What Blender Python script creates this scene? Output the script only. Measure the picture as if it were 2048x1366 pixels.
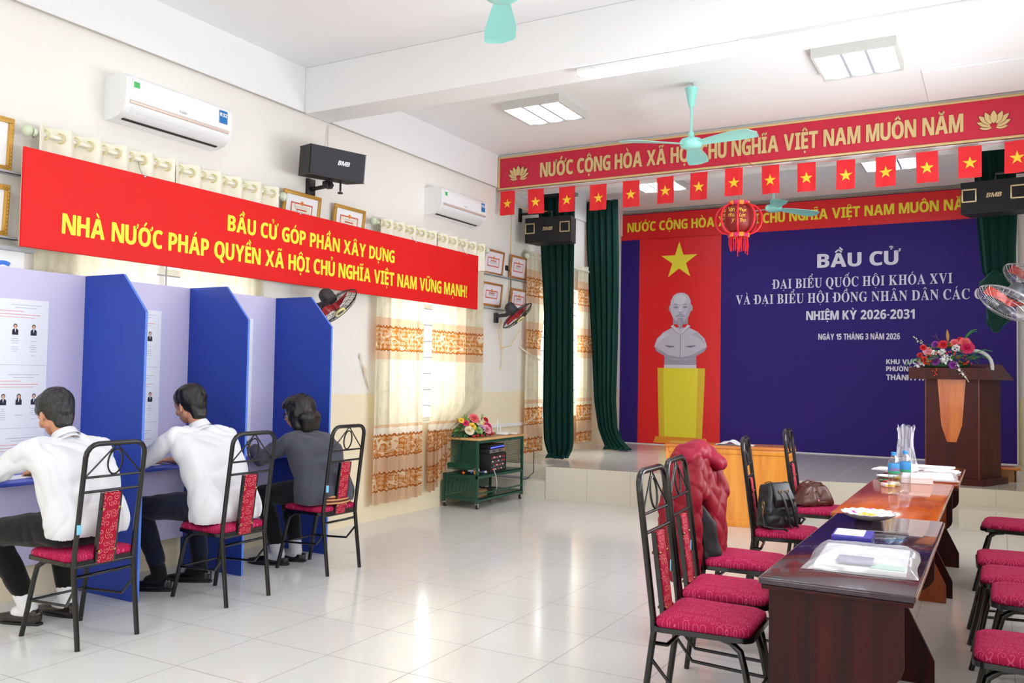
import bpy, bmesh, math, random, unicodedata
from mathutils import Vector as V, Matrix as M, noise, Quaternion

for _o in list(bpy.data.objects):
    bpy.data.objects.remove(_o)
SC = bpy.context.scene
COL = SC.collection
PI = math.pi

# ------------------------------------------------------------------ camera
CAM = V((5.2105, 0.0, 1.4217))
YAW, PIT, ROLL, FPX = math.radians(-29.2493), math.radians(2.1269), math.radians(0.9632), 1736.66
_f = V((math.sin(YAW) * math.cos(PIT), math.cos(YAW) * math.cos(PIT), math.sin(PIT)))
_r = V((math.cos(YAW), -math.sin(YAW), 0.0))
_u = _r.cross(_f)
_r2 = _r * math.cos(ROLL) + _u * math.sin(ROLL)
_u2 = -_r * math.sin(ROLL) + _u * math.cos(ROLL)
cam_data = bpy.data.cameras.new('camera')
cam_data.sensor_fit = 'HORIZONTAL'
cam_data.sensor_width = 36.0
cam_data.lens = FPX / 2048.0 * 36.0
cam_data.clip_start = 0.05
cam_data.clip_end = 200.0
cam = bpy.data.objects.new('camera', cam_data)
COL.objects.link(cam)
_m = M.Identity(4)
for _i in range(3):
    _m[_i][0], _m[_i][1], _m[_i][2], _m[_i][3] = _r2[_i], _u2[_i], -_f[_i], CAM[_i]
cam.matrix_world = _m
SC.camera = cam

# ------------------------------------------------------------------ world, lights, exposure
SC.view_settings.view_transform = 'Standard'
SC.view_settings.look = 'None'
SC.view_settings.gamma = 1.0
SC.view_settings.use_curve_mapping = False
SC.view_settings.exposure = 0.42
SC.cycles.use_denoising = True
SC.cycles.max_bounces = 8
SC.cycles.diffuse_bounces = 5
SC.cycles.transparent_max_bounces = 12
SC.cycles.caustics_reflective = False
SC.cycles.caustics_refractive = False
SC.cycles.sample_clamp_indirect = 6.0

world = bpy.data.worlds.new('overcast_sky')
SC.world = world
world.use_nodes = True
_nt = world.node_tree
_nt.nodes.clear()
_wo = _nt.nodes.new('ShaderNodeOutputWorld')
_bg = _nt.nodes.new('ShaderNodeBackground')
_bg.inputs['Color'].default_value = (0.93, 0.97, 1.0, 1)
_bg.inputs['Strength'].default_value = 1.6
_nt.links.new(_bg.outputs[0], _wo.inputs[0])


def area(name, loc, direction, sx, sy, power, color=(1, 1, 1)):
    l = bpy.data.lights.new(name, 'AREA')
    l.shape = 'RECTANGLE'
    l.size, l.size_y = sx, sy
    l.energy = power
    l.color = color
    o = bpy.data.objects.new(name, l)
    o.location = loc
    o.rotation_euler = V(direction).to_track_quat('-Z', 'Z').to_euler()
    COL.objects.link(o)
    return o


DAY = (0.915, 0.962, 1.0)
# daylight entering through the windows of the wall beside and behind the camera
for _y, _p in ((-2.2, 8), (0.2, 9), (2.6, 13), (4.9, 44), (6.95, 66)):
    area('daylight_window_right', (5.70, _y, 1.85), (-1, 0, 0.5), 1.5, 1.7, _p, DAY)
area('daylight_window_rear', (2.9, -3.5, 1.9), (0, 1, 0.45), 4.6, 2.4, 70, DAY)
# daylight through the windows of the left wall
for _y0, _y1, _p in ((3.5, 5.0, 16), (6.75, 8.05, 22), (9.95, 11.25, 45)):
    area('daylight_window_left', (-0.3, (_y0 + _y1) / 2, 1.75), (1, 0, -0.1), _y1 - _y0, 1.7, _p, (0.95, 0.98, 1.0))


# ------------------------------------------------------------------ helpers
def C(r, g, b):
    def f(c):
        c = c / 255.0
        return c / 12.92 if c <= 0.04045 else ((c + 0.055) / 1.055) ** 2.4
    return (f(r), f(g), f(b), 1.0)


MATS = {}


def mat(name, rgb=None, rough=0.5, metal=0.0, spec=0.5, emit=None, estr=0.0, trans=0.0, alpha=1.0, coat=0.0, sheen=0.0):
    if name in MATS:
        return MATS[name]
    m = bpy.data.materials.new(name)
    m.use_nodes = True
    p = m.node_tree.nodes['Principled BSDF']
    if rgb is not None:
        p.inputs['Base Color'].default_value = C(*rgb)
        m.diffuse_color = C(*rgb)
    p.inputs['Roughness'].default_value = rough
    p.inputs['Metallic'].default_value = metal
    p.inputs['Specular IOR Level'].default_value = spec
    p.inputs['Transmission Weight'].default_value = trans
    p.inputs['Alpha'].default_value = alpha
    p.inputs['Coat Weight'].default_value = coat
    p.inputs['Sheen Weight'].default_value = sheen
    if emit is not None:
        p.inputs['Emission Color'].default_value = C(*emit)
        p.inputs['Emission Strength'].default_value = estr
    MATS[name] = m
    return m


class NT:
    """small helper to wire shader nodes"""
    def __init__(s, m):
        s.m = m
        s.t = m.node_tree
        s.p = s.t.nodes.get('Principled BSDF')

    def n(s, kind, **kw):
        x = s.t.nodes.new('ShaderNode' + kind)
        for k, v in kw.items():
            setattr(x, k, v)
        return x

    def l(s, a, b):
        s.t.links.new(a, b)

    def val(s, sock, v):
        if hasattr(v, 'is_linked') or isinstance(v, bpy.types.NodeSocket):
            s.l(v, sock)
        else:
            sock.default_value = v

    def math(s, op, a, b=None, c=None):
        x = s.n('Math', operation=op)
        s.val(x.inputs[0], a)
        if b is not None:
            s.val(x.inputs[1], b)
        if c is not None:
            s.val(x.inputs[2], c)
        return x.outputs[0]

    def mix(s, fac, a, b):
        x = s.n('Mix', data_type='RGBA')
        s.val(x.inputs['Factor'], fac)
        s.val(x.inputs['A'], a)
        s.val(x.inputs['B'], b)
        return x.outputs['Result']

    def obj(s):
        return s.n('TexCoord').outputs['Object']

    def xyz(s, v):
        x = s.n('SeparateXYZ')
        s.l(v, x.inputs[0])
        return x.outputs

    def noise(s, vec, scale, detail=3.0, rough=0.5):
        x = s.n('TexNoise')
        s.l(vec, x.inputs['Vector'])
        x.inputs['Scale'].default_value = scale
        x.inputs['Detail'].default_value = detail
        x.inputs['Roughness'].default_value = rough
        return x.outputs['Fac']

    def mapping(s, vec, scale=(1, 1, 1), loc=(0, 0, 0), rot=(0, 0, 0)):
        x = s.n('Mapping')
        s.l(vec, x.inputs[0])
        x.inputs['Scale'].default_value = scale
        x.inputs['Location'].default_value = loc
        x.inputs['Rotation'].default_value = rot
        return x.outputs[0]

    def ramp(s, fac, stops, interp='LINEAR'):
        x = s.n('ValToRGB')
        s.l(fac, x.inputs[0])
        e = x.color_ramp.elements
        x.color_ramp.interpolation = interp
        while len(e) < len(stops):
            e.new(0.5)
        for i, (p, c) in enumerate(stops):
            e[i].position = p
            e[i].color = c
        return x.outputs[0]

    def bump(s, h, strength=0.3, dist=0.01):
        x = s.n('Bump')
        x.inputs['Strength'].default_value = strength
        x.inputs['Distance'].default_value = dist
        s.l(h, x.inputs['Height'])
        s.l(x.outputs[0], s.p.inputs['Normal'])


def wood(name, dark, light, rough=0.3, axis='Z', scale=6.0, coat=0.0, contrast=1.0):
    if name in MATS:
        return MATS[name]
    m = mat(name, light, rough, coat=coat)
    t = NT(m)
    o = t.obj()
    sc = {'Z': (scale, scale, scale * 0.08), 'X': (scale * 0.08, scale, scale), 'Y': (scale, scale * 0.08, scale)}[axis]
    v = t.mapping(o, sc)
    n1 = t.noise(v, 2.0, 6.0, 0.6)
    c = t.ramp(n1, [(0.5 - 0.22 / contrast, C(*dark)), (0.5 + 0.2 / contrast, C(*light))])
    t.l(c, t.p.inputs['Base Color'])
    return m


class MB:
    """collects shapes of ONE part in a bmesh; build() links it as one mesh object"""
    def __init__(s):
        s.bm = bmesh.new()
        s.mi = 0

    def _mark(s, faces):
        for f in faces:
            f.material_index = s.mi

    def poly(s, pts):
        f = s.bm.faces.new([s.bm.verts.new(p) for p in pts])
        f.material_index = s.mi
        return f

    def box(s, c, d, rot=None, bev=0.0, seg=2):
        m = M.Translation(V(c))
        if rot is not None:
            m = m @ (rot.to_4x4() if isinstance(rot, (M, Quaternion)) and not (isinstance(rot, M) and len(rot) == 4) else rot)
        if isinstance(rot, Quaternion):
            m = M.Translation(V(c)) @ rot.to_matrix().to_4x4()
        m = m @ M.Diagonal((d[0], d[1], d[2], 1))
        r = bmesh.ops.create_cube(s.bm, size=1.0, matrix=m)
        vs = r['verts']
        fs = list({f for v in vs for f in v.link_faces})
        s._mark(fs)
        if bev > 0:
            es = list({e for v in vs for e in v.link_edges})
            rr = bmesh.ops.bevel(s.bm, geom=es, offset=bev, segments=seg, profile=0.5, affect='EDGES')
            s._mark(rr['faces'])
        return vs

    def span(s, a, b, bev=0.0):
        return s.box([(a[i] + b[i]) / 2 for i in range(3)], [abs(b[i] - a[i]) for i in range(3)], bev=bev)

    def tube(s, pts, r, n=8, closed=False, caps=True):
        pts = [V(p) for p in pts]
        k = len(pts)
        rs = r if isinstance(r, (list, tuple)) else [r] * k
        rings = []
        up = None
        for i in range(k):
            if closed:
                d = (pts[(i + 1) % k] - pts[i - 1]).normalized()
            else:
                a, b = pts[max(0, i - 1)], pts[min(k - 1, i + 1)]
                d = (b - a).normalized()
            if up is None:
                up = d.orthogonal().normalized()
            up = (up - d * up.dot(d))
            if up.length < 1e-6:
                up = d.orthogonal()
            up.normalize()
            w = d.cross(up)
            rings.append([s.bm.verts.new(pts[i] + (up * math.cos(2 * PI * j / n) + w * math.sin(2 * PI * j / n)) * rs[i]) for j in range(n)])
        for i in range(k if closed else k - 1):
            A, B = rings[i], rings[(i + 1) % k]
            for j in range(n):
                f = s.bm.faces.new((A[j], A[(j + 1) % n], B[(j + 1) % n], B[j]))
                f.material_index = s.mi
        if caps and not closed:
            f = s.bm.faces.new(rings[0][::-1]); f.material_index = s.mi
            f = s.bm.faces.new(rings[-1]); f.material_index = s.mi

    def lathe(s, prof, n=24, m=None, ang=2 * PI, wave=None, caps=True):
        m = m or M.Identity(4)
        full = abs(ang - 2 * PI) < 1e-6
        cols = n if full else n + 1
        rings = []
        for i, (r, z) in enumerate(prof):
            ring = []
            for j in range(cols):
                a = ang * j / n
                rr, zz = r, z
                if wave:
                    rr, zz = wave(i, a, r, z)
                ring.append(s.bm.verts.new(m @ V((rr * math.cos(a), rr * math.sin(a), zz))))
            rings.append(ring)
        for i in range(len(prof) - 1):
            for j in range(n):
                q = (rings[i][j], rings[i][(j + 1) % cols], rings[i + 1][(j + 1) % cols], rings[i + 1][j])
                f = s.bm.faces.new(q); f.material_index = s.mi
        for ring, rev in ((rings[0], True), (rings[-1], False)):
            if caps and full and (ring[0].co - ring[n // 2].co).length > 1e-5:
                f = s.bm.faces.new(ring[::-1] if rev else ring); f.material_index = s.mi
        return rings

    def cyl(s, a, b, r, n=16, r2=None):
        s.tube([a, b], [r, r if r2 is None else r2], n)

    def prism(s, poly, t, m=None):
        """polygon in local XY extruded to local z in [0, t]"""
        m = m or M.Identity(4)
        lo = [s.bm.verts.new(m @ V((x, y, 0))) for x, y in poly]
        hi = [s.bm.verts.new(m @ V((x, y, t))) for x, y in poly]
        k = len(poly)
        fs = [s.bm.faces.new(lo[::-1]), s.bm.faces.new(hi)]
        for i in range(k):
            fs.append(s.bm.faces.new((lo[i], lo[(i + 1) % k], hi[(i + 1) % k], hi[i])))
        s._mark(fs)

    def flat(s, poly, m, z=0.0):
        f = s.bm.faces.new([s.bm.verts.new(m @ V((x, y, z))) for x, y in poly])
        f.material_index = s.mi

    def sheet(s, fn, nu, nv, uv=None, closed_u=False):
        lay = s.bm.loops.layers.uv.verify() if uv else None
        g = [[s.bm.verts.new(fn(i / nu, j / nv)) for j in range(nv + 1)] for i in range(nu + (0 if closed_u else 1))]
        k = len(g)
        for i in range(nu):
            for j in range(nv):
                f = s.bm.faces.new((g[i][j], g[(i + 1) % k][j], g[(i + 1) % k][j + 1], g[i][j + 1]))
                f.material_index = s.mi
                if lay:
                    for lp, (a, b) in zip(f.loops, ((i, j), (i + 1, j), (i + 1, j + 1), (i, j + 1))):
                        lp[lay].uv = uv(a / nu, b / nv)

    def ell(s, c, r, u=14, v=9, rot=None):
        m = M.Translation(V(c))
        if rot is not None:
            m = m @ rot
        rr = r if isinstance(r, (tuple, list)) else (r, r, r)
        m = m @ M.Diagonal((rr[0], rr[1], rr[2], 1))
        q = bmesh.ops.create_uvsphere(s.bm, u_segments=u, v_segments=v, radius=1.0, matrix=m)
        s._mark({f for x in q['verts'] for f in x.link_faces})

    def hull(s, balls, sub=2):
        """convex hull of spheres [(centre, radius), ...]"""
        tb = bmesh.new()
        for c, r in balls:
            bmesh.ops.create_icosphere(tb, subdivisions=sub, radius=r, matrix=M.Translation(V(c)))
        pts = [v.co.copy() for v in tb.verts]
        tb.clear()
        for p in pts:
            tb.verts.new(p)
        q = bmesh.ops.convex_hull(tb, input=tb.verts[:], use_existing_faces=False)
        new = {}
        for f in tb.faces:
            vs = []
            for v in f.verts:
                if v not in new:
                    new[v] = s.bm.verts.new(v.co)
                vs.append(new[v])
            s.bm.faces.new(vs).material_index = s.mi
        tb.free()

    def build(s, name, mats, parent=None, smooth=True, angle=35, recalc=True):
        if recalc:
            bmesh.ops.recalc_face_normals(s.bm, faces=s.bm.faces[:])
        me = bpy.data.meshes.new(name)
        s.bm.to_mesh(me)
        s.bm.free()
        for m_ in (mats if isinstance(mats, (list, tuple)) else [mats]):
            me.materials.append(m_)
        if smooth:
            me.shade_smooth()
            if angle is not None:
                me.set_sharp_from_angle(angle=math.radians(angle))
        o = bpy.data.objects.new(name, me)
        COL.objects.link(o)
        if parent is not None:
            o.parent = parent
        return o


def tag(o, label=None, cat=None, group=None, kind=None):
    if label:
        o['label'] = label
    if cat:
        o['category'] = cat
    if group:
        o['group'] = group
    if kind:
        o['kind'] = kind
    return o


def thing(name, label, cat, loc=(0, 0, 0), rotz=0.0, group=None, rot=None):
    o = bpy.data.objects.new(name, None)
    o.empty_display_size = 0.1
    COL.objects.link(o)
    o.location = loc
    o.rotation_euler = rot if rot is not None else (0, 0, rotz)
    return tag(o, label, cat, group)


def copy_tree(o, parent=None):
    c = o.copy()
    COL.objects.link(c)
    if parent is not None:
        c.parent = parent
    for ch in [x for x in o.children]:
        copy_tree(ch, c)
    return c


def struct(o):
    o['kind'] = 'structure'
    return o


def remeshed(mb, name, mats, parent=None, voxel=0.007, smooth=3, wrinkle=None, keep=None):
    """fuse the overlapping shapes of mb into one continuous surface"""
    me = bpy.data.meshes.new(name + '_raw')
    bmesh.ops.recalc_face_normals(mb.bm, faces=mb.bm.faces[:])
    mb.bm.to_mesh(me)
    mb.bm.free()
    o = bpy.data.objects.new(name, me)
    COL.objects.link(o)
    md = o.modifiers.new('r', 'REMESH')
    md.mode = 'VOXEL'
    md.voxel_size = voxel
    md.adaptivity = 0.0
    if smooth:
        ms = o.modifiers.new('s', 'SMOOTH')
        ms.factor = 0.5
        ms.iterations = smooth
    dg = bpy.context.evaluated_depsgraph_get()
    dg.update()
    me2 = bpy.data.meshes.new_from_object(o.evaluated_get(dg))
    o.modifiers.clear()
    o.data = me2
    me2.name = name
    bpy.data.meshes.remove(me)
    if wrinkle or keep:
        bm = bmesh.new()
        bm.from_mesh(me2)
        bm.normal_update()
        if wrinkle:
            amp, f = wrinkle[0], wrinkle[1]
            st = wrinkle[2] if len(wrinkle) > 2 else (1, 1, 1)
            off = V((hash(name) % 7, 3.1, 1.7)) if False else V((1.3, 3.1, 1.7))
            ds = []
            for v in bm.verts:
                q = V((v.co.x * st[0], v.co.y * st[1], v.co.z * st[2])) * f + off
                q = q + noise.noise_vector(q * 0.5) * 0.8
                ds.append((abs(noise.noise(q)) * 2.0 - 0.55) * amp)
            nn = [v.normal.copy() for v in bm.verts]
            for v, d, n_ in zip(bm.verts, ds, nn):
                v.co += n_ * d
        if keep:
            dead = [f for f in bm.faces if not keep(f.calc_center_median())]
            bmesh.ops.delete(bm, geom=dead, context='FACES')
        bm.to_mesh(me2)
        bm.free()
    me2.materials.clear()
    for m_ in (mats if isinstance(mats, (list, tuple)) else [mats]):
        me2.materials.append(m_)
    me2.shade_smooth()
    if parent is not None:
        o.parent = parent
    return o


def arc(c, r, a0, a1, n, plane='YZ', x=0.0):
    out = []
    for i in range(n + 1):
        a = a0 + (a1 - a0) * i / n
        out.append((c[0] + r * math.cos(a), c[1] + r * math.sin(a)))
    return out


def star(r, ri=0.382, a0=PI / 2):
    return [((r if i % 2 == 0 else r * ri) * math.cos(a0 + i * PI / 5), (r if i % 2 == 0 else r * ri) * math.sin(a0 + i * PI / 5)) for i in range(10)]


def frame_mat(o, x, y):
    """matrix whose local x,y run along the given world vectors and z = x cross y"""
    x, y = V(x).normalized(), V(y).normalized()
    z = x.cross(y)
    m = M.Identity(4)
    for i in range(3):
        m[i][0], m[i][1], m[i][2], m[i][3] = x[i], y[i], z[i], o[i]
    return m


def LW(x, y, z):      # writing frame on the left wall (reads along +Y)
    return frame_mat((x, y, z), (0, 1, 0), (0, 0, 1))


def BW(x, y, z):      # writing frame facing the room from the stage end (reads along +X)
    return frame_mat((x, y, z), (1, 0, 0), (0, 0, 1))


# ------------------------------------------------------------------ lettering
_NEED = 'ABCDEGHIKLMNOPQRSTUVXYFJWZ0123456789'
GL = {}


def _load_glyphs():
    jobs = []
    for st, ba, bd in (('S', 0x1D5D4, 0x1D7EC), ('R', 0x1D400, 0x1D7CE)):
        for ch in _NEED:
            u = chr(ba + ord(ch) - 65) if ch.isalpha() else chr(bd + ord(ch) - 48)
            jobs.append((st, ch, u))
    for ch in 'abcdeghiklmnopqrstuvxyzPYTLXVNF':
        jobs.append(('L', ch, ch))
    obs = []
    for st, ch, u in jobs:
        c = bpy.data.curves.new('g', 'FONT')
        c.body = u
        c.size = 1.0
        c.resolution_u = 3
        c.offset = 0.0 if st != 'L' else 0.004
        o = bpy.data.objects.new('g', c)
        COL.objects.link(o)
        obs.append((st, ch, o))
    dg = bpy.context.evaluated_depsgraph_get()
    dg.update()
    for st, ch, o in obs:
        me = bpy.data.meshes.new_from_object(o.evaluated_get(dg))
        vs = [(v.co.x, v.co.y) for v in me.vertices]
        fs = [tuple(p.vertices) for p in me.polygons]
        bpy.data.meshes.remove(me)
        if vs:
            GL[(st, ch)] = (vs, fs)
    for st, ch, o in obs:
        c = o.data
        bpy.data.objects.remove(o)
        bpy.data.curves.remove(c)
    for st in 'SRL':
        ref = GL[(st, 'H' if st != 'L' else 'P')]
        h = max(y for x, y in ref[0]) - min(y for x, y in ref[0])
        for k in [k for k in GL if k[0] == st]:
            vs, fs = GL[k]
            x0 = min(x for x, y in vs)
            GL[k] = ([((x - x0) / h, y / h) for x, y in vs], fs, (max(x for x, y in vs) - x0) / h)


_load_glyphs()


def _stroke(pts, w):
    out = []
    for (x0, y0), (x1, y1) in zip(pts, pts[1:]):
        dx, dy = x1 - x0, y1 - y0
        l = math.hypot(dx, dy) or 1
        nx, ny = -dy / l * w / 2, dx / l * w / 2
        ex, ey = dx / l * w * .15, dy / l * w * .15
        out.append([(x0 + nx - ex, y0 + ny - ey), (x0 - nx - ex, y0 - ny - ey), (x1 - nx + ex, y1 - ny + ey), (x1 + nx + ex, y1 + ny + ey)])
    return out


def _marks(marks, w, st):
    """polygons of the tone and vowel marks over a letter of width w (cap height 1)"""
    out = []
    k = 0.11 if st == 'S' else 0.075
    cx = w / 2
    top = 1.07
    circ = '\u0302' in marks or '\u0306' in marks
    for mk in marks:
        if mk == '\u0302':
            out += _stroke([(cx - .2, top + .02), (cx, top + .19), (cx + .2, top + .02)], k)
        elif mk == '\u0306':
            out += _stroke([(cx - .2, top + .17), (cx - .1, top + .05), (cx + .1, top + .05), (cx + .2, top + .17)], k)
        elif mk == '\u0323':
            out.append([(cx - k * .7, -.26), (cx + k * .7, -.26), (cx + k * .7, -.26 + k * 1.3), (cx - k * .7, -.26 + k * 1.3)])
        elif mk == '\u031b':
            out += _stroke([(w - .04, .93), (w + .09, .97), (w + .12, 1.12)], k * 1.1)
        else:
            ox, oy = (cx + .2, top + .13) if circ else (cx, top)
            if mk == '\u0301':
                out += _stroke([(ox - .05, oy + .03), (ox + .12, oy + .22)], k)
            elif mk == '\u0300':
                out += _stroke([(ox - .12, oy + .22), (ox + .05, oy + .03)], k)
            elif mk == '\u0303':
                out += _stroke([(ox - .22, oy + .05), (ox - .09, oy + .15), (ox + .09, oy + .07), (ox + .22, oy + .17)], k)
            elif mk == '\u0309':
                out += _stroke([(ox - .1, oy + .2), (ox + .03, oy + .26), (ox + .1, oy + .18), (ox, oy + .1), (ox, oy + .02)], k * .9)
    return out


def text(mb, s, m, h, width=None, st='S', depth=0.0, squeeze=1.0, gap=0.125, space=0.42, slant=0.0, align=0, bold=0.026):
    """adds writing to mb in the local XY plane of matrix m; h = cap height; width = total length"""
    items = []
    x = 0.0
    for ch in s:
        if ch == ' ':
            x += space
            continue
        if ch in '-!.,':
            w = .3 if ch in '-!' else .2
            if ch == '-':
                items.append((x, [[(0.02, .36), (.3, .36), (.3, .5), (.02, .5)]], None))
            elif ch == '!':
                items.append((x, [[(.1, 0), (.25, 0), (.25, .16), (.1, .16)], [(.13, .26), (.22, .26), (.27, 1), (.08, 1)]], None))
            else:
                items.append((x, [[(.03, 0), (.15, 0), (.15, .13), (.03, .13)]], None))
            x += w + gap
            continue
        base = 'D' if ch == 'Đ' else unicodedata.normalize('NFD', ch)[0]
        mk = [] if ch == 'Đ' else list(unicodedata.normalize('NFD', ch)[1:])
        g = GL.get((st, base)) or GL.get((st, base.upper())) or GL.get(('S', base.upper()))
        polys = _marks(mk, g[2], st)
        if ch == 'Đ':
            polys.append([(-.07, .45), (.26, .45), (.26, .57), (-.07, .57)])
        items.append((x, polys, g))
        x += g[2] + gap
        if '\u031b' in mk:
            x += .07
    total = x - gap
    sx = (width / (total * h)) if width else squeeze
    ox = -align * total * h * sx
    bm = mb.bm
    new = []
    for x0, polys, g in items:
        def P(p, z=0.0):
            return m @ V(((x0 + p[0] + slant * p[1]) * h * sx + ox, p[1] * h, z))
        for kx, (ox_, oy_) in enumerate(((-bold, 0), (0, 0), (bold, 0), (0, bold * .5), (0, -bold * .5)) if st == 'S' else ((0, 0),)):
            if not g:
                break
            vs = [bm.verts.new(P((p[0] + ox_, p[1] + oy_), .0001 * kx)) for p in g[0]]
            for f in g[1]:
                try:
                    q = bm.faces.new([vs[i] for i in f])
                    q.material_index = mb.mi
                    new.append(q)
                except ValueError:
                    pass
        for pl in polys:
            q = bm.faces.new([bm.verts.new(P(p, 0.0004)) for p in pl])
            q.material_index = mb.mi
            new.append(q)
    if depth:
        r = bmesh.ops.extrude_face_region(bm, geom=new)
        d = (m.to_3x3() @ V((0, 0, 1))).normalized() * depth
        bmesh.ops.translate(bm, verts=[v for v in r['geom'] if isinstance(v, bmesh.types.BMVert)], vec=d)
    return total * h * sx

# ------------------------------------------------------------------ materials
def plaster(name, rgb, rgb2=None, zsplit=None):
    m = mat(name, rgb, 0.75, spec=0.25)
    t = NT(m)
    o = t.obj()
    n1 = t.noise(o, 1.3, 4)
    col = t.mix(t.math('MULTIPLY', n1, 0.10), C(*rgb), C(*[max(0, c - 22) for c in rgb]))
    if rgb2:
        z = t.xyz(o)[2]
        f = t.math('LESS_THAN', z, zsplit)
        col2 = t.mix(t.math('MULTIPLY', n1, 0.12), C(*rgb2), C(*[max(0, c - 22) for c in rgb2]))
        col = t.mix(f, col, col2)
    t.l(col, t.p.inputs['Base Color'])
    t.bump(t.noise(o, 60, 3), 0.06, 0.004)
    return m


m_wall = plaster('cream_wall_paint', (237, 233, 227), (240, 227, 197), 1.21)
m_white = plaster('white_ceiling_paint', (240, 240, 241))


def tiles(name, rgb, size, ox, oy, rough=0.1, axes=(0, 1), grout=0.0035, gcol=(176, 172, 166)):
    m = mat(name, rgb, rough, spec=0.5)
    t = NT(m)
    o = t.obj()
    xs = t.xyz(o)
    a = t.math('FRACT', t.math('DIVIDE', t.math('SUBTRACT', xs[axes[0]], ox), size))
    b = t.math('FRACT', t.math('DIVIDE', t.math('SUBTRACT', xs[axes[1]], oy), size))
    g = grout / size
    ga = t.math('GREATER_THAN', t.math('ABSOLUTE', t.math('SUBTRACT', a, 0.5)), 0.5 - g / 2)
    gb = t.math('GREATER_THAN', t.math('ABSOLUTE', t.math('SUBTRACT', b, 0.5)), 0.5 - g / 2)
    gg = t.math('MAXIMUM', ga, gb)
    n1 = t.noise(o, 2.5, 5)
    base = t.mix(t.math('MULTIPLY', n1, 0.25), C(*rgb), C(*[max(0, c - 14) for c in rgb]))
    t.l(t.mix(gg, base, C(*gcol)), t.p.inputs['Base Color'])
    t.l(t.math('ADD', t.math('MULTIPLY', gg, 0.4), rough), t.p.inputs['Roughness'])
    return m


m_floor = tiles('glossy_floor_tiles', (228, 228, 225), 0.5, 0.277, 0.40, 0.13, grout=0.0045, gcol=(150, 148, 146))
m_stage = tiles('glossy_stage_tiles', (219, 214, 204), 0.5, 0.2, 0.1, 0.12, (0, 1), 0.0025, (196, 190, 180))
m_riser = tiles('riser_tiles', (226, 220, 204), 0.5, 0.69, -0.13, 0.2, (0, 2), 0.004, (178, 172, 160))

m_frame = mat('white_window_metal', (225, 225, 222), 0.4)
m_steel = mat('brushed_steel', (185, 188, 192), 0.3, metal=1.0)
m_chrome = mat('chrome', (215, 217, 220), 0.12, metal=1.0)
m_brass = mat('brass_metal', (176, 148, 92), 0.3, metal=1.0)
m_black = mat('black_plastic', (22, 23, 26), 0.45)
m_dark = mat('charcoal_plastic', (52, 53, 60), 0.5)
m_glossblack = mat('glossy_black_metal', (10, 10, 12), 0.25, spec=0.5, coat=0.15)
m_whitep = mat('white_plastic', (240, 240, 240), 0.35)
m_paper = mat('white_paper', (240, 240, 243), 0.7, spec=0.2)
m_red = mat('red_print', (205, 28, 34), 0.6)
m_yellow = mat('yellow_print', (238, 214, 40), 0.6)


def glass_mat():
    m = bpy.data.materials.new('clear_window_glass')
    m.use_nodes = True
    t = NT(m)
    t.t.nodes.clear()
    o = t.n('OutputMaterial')
    a = t.n('BsdfTransparent')
    b = t.n('BsdfGlossy')
    b.inputs['Roughness'].default_value = 0.03
    x = t.n('MixShader')
    x.inputs[0].default_value = 0.07
    t.l(a.outputs[0], x.inputs[1]); t.l(b.outputs[0], x.inputs[2]); t.l(x.outputs[0], o.inputs[0])
    return m


m_glass = glass_mat()


# ------------------------------------------------------------------ setting
def wall_with_holes(name, o, ax, ay, W, H, thick, holes, m):
    """wall in local (a, b) coordinates with rectangular openings; thick goes along ax x ay"""
    fm = frame_mat(o, ax, ay)
    us = sorted({0, W} | {h[0] for h in holes} | {h[1] for h in holes})
    vs = sorted({0, H} | {h[2] for h in holes} | {h[3] for h in holes})
    inside = lambda u, v: any(h[0] < u < h[1] and h[2] < v < h[3] for h in holes)
    mb = MB()
    for i in range(len(us) - 1):
        for j in range(len(vs) - 1):
            u0, u1, v0, v1 = us[i], us[i + 1], vs[j], vs[j + 1]
            if inside((u0 + u1) / 2, (v0 + v1) / 2):
                continue
            for z in (0, thick):
                mb.flat([(u0, v0), (u1, v0), (u1, v1), (u0, v1)], fm, z)
    bd = holes + [(0, W, 0, H)]
    for h in bd:
        for a, b in (((h[0], h[2]), (h[1], h[2])), ((h[1], h[2]), (h[1], h[3])), ((h[1], h[3]), (h[0], h[3])), ((h[0], h[3]), (h[0], h[2]))):
            mb.poly([fm @ V((a[0], a[1], 0)), fm @ V((b[0], b[1], 0)), fm @ V((b[0], b[1], thick)), fm @ V((a[0], a[1], thick))])
    bmesh.ops.remove_doubles(mb.bm, verts=mb.bm.verts[:], dist=1e-4)
    return struct(mb.build(name, m, None, smooth=False))


Y0, Y1, RX, CZ = -3.6, 12.86, 5.74, 4.02
mb = MB(); mb.span((-0.2, Y0 - 0.2, -0.1), (RX + 0.2, Y1 + 0.2, 0.0))
struct(mb.build('floor', m_floor, smooth=False))
mb = MB(); mb.span((-0.2, Y0 - 0.2, CZ), (RX + 0.2, Y1 + 0.2, CZ + 0.12))
struct(mb.build('ceiling', m_white, smooth=False))
WINS = ((3.5, 5.0, 0.9, 2.6), (6.75, 8.05, 0.9, 2.6), (9.95, 11.25, 0.85, 2.62))
wall_with_holes('wall_left', (0, Y0 - 0.2, 0), (0, 1, 0), (0, 0, 1), Y1 - Y0 + 0.4, CZ, -0.2,
                [(a - Y0 + 0.2, b - Y0 + 0.2, c, d) for a, b, c, d in WINS], m_wall)
mb = MB(); mb.span((0, Y1, 0), (RX, Y1 + 0.2, CZ))
struct(mb.build('wall_back', m_wall, smooth=False))
RWINS = tuple((y - .7, y + .7, 1.0, 2.7) for y in (-2.2, .2, 2.6, 4.9, 6.95))
wall_with_holes('wall_right', (RX, Y0 - 0.2, 0), (0, 1, 0), (0, 0, 1), Y1 - Y0 + 0.4, CZ, 0.2,
                [(a - Y0 + 0.2, b - Y0 + 0.2, c, d) for a, b, c, d in RWINS], m_wall)
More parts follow.
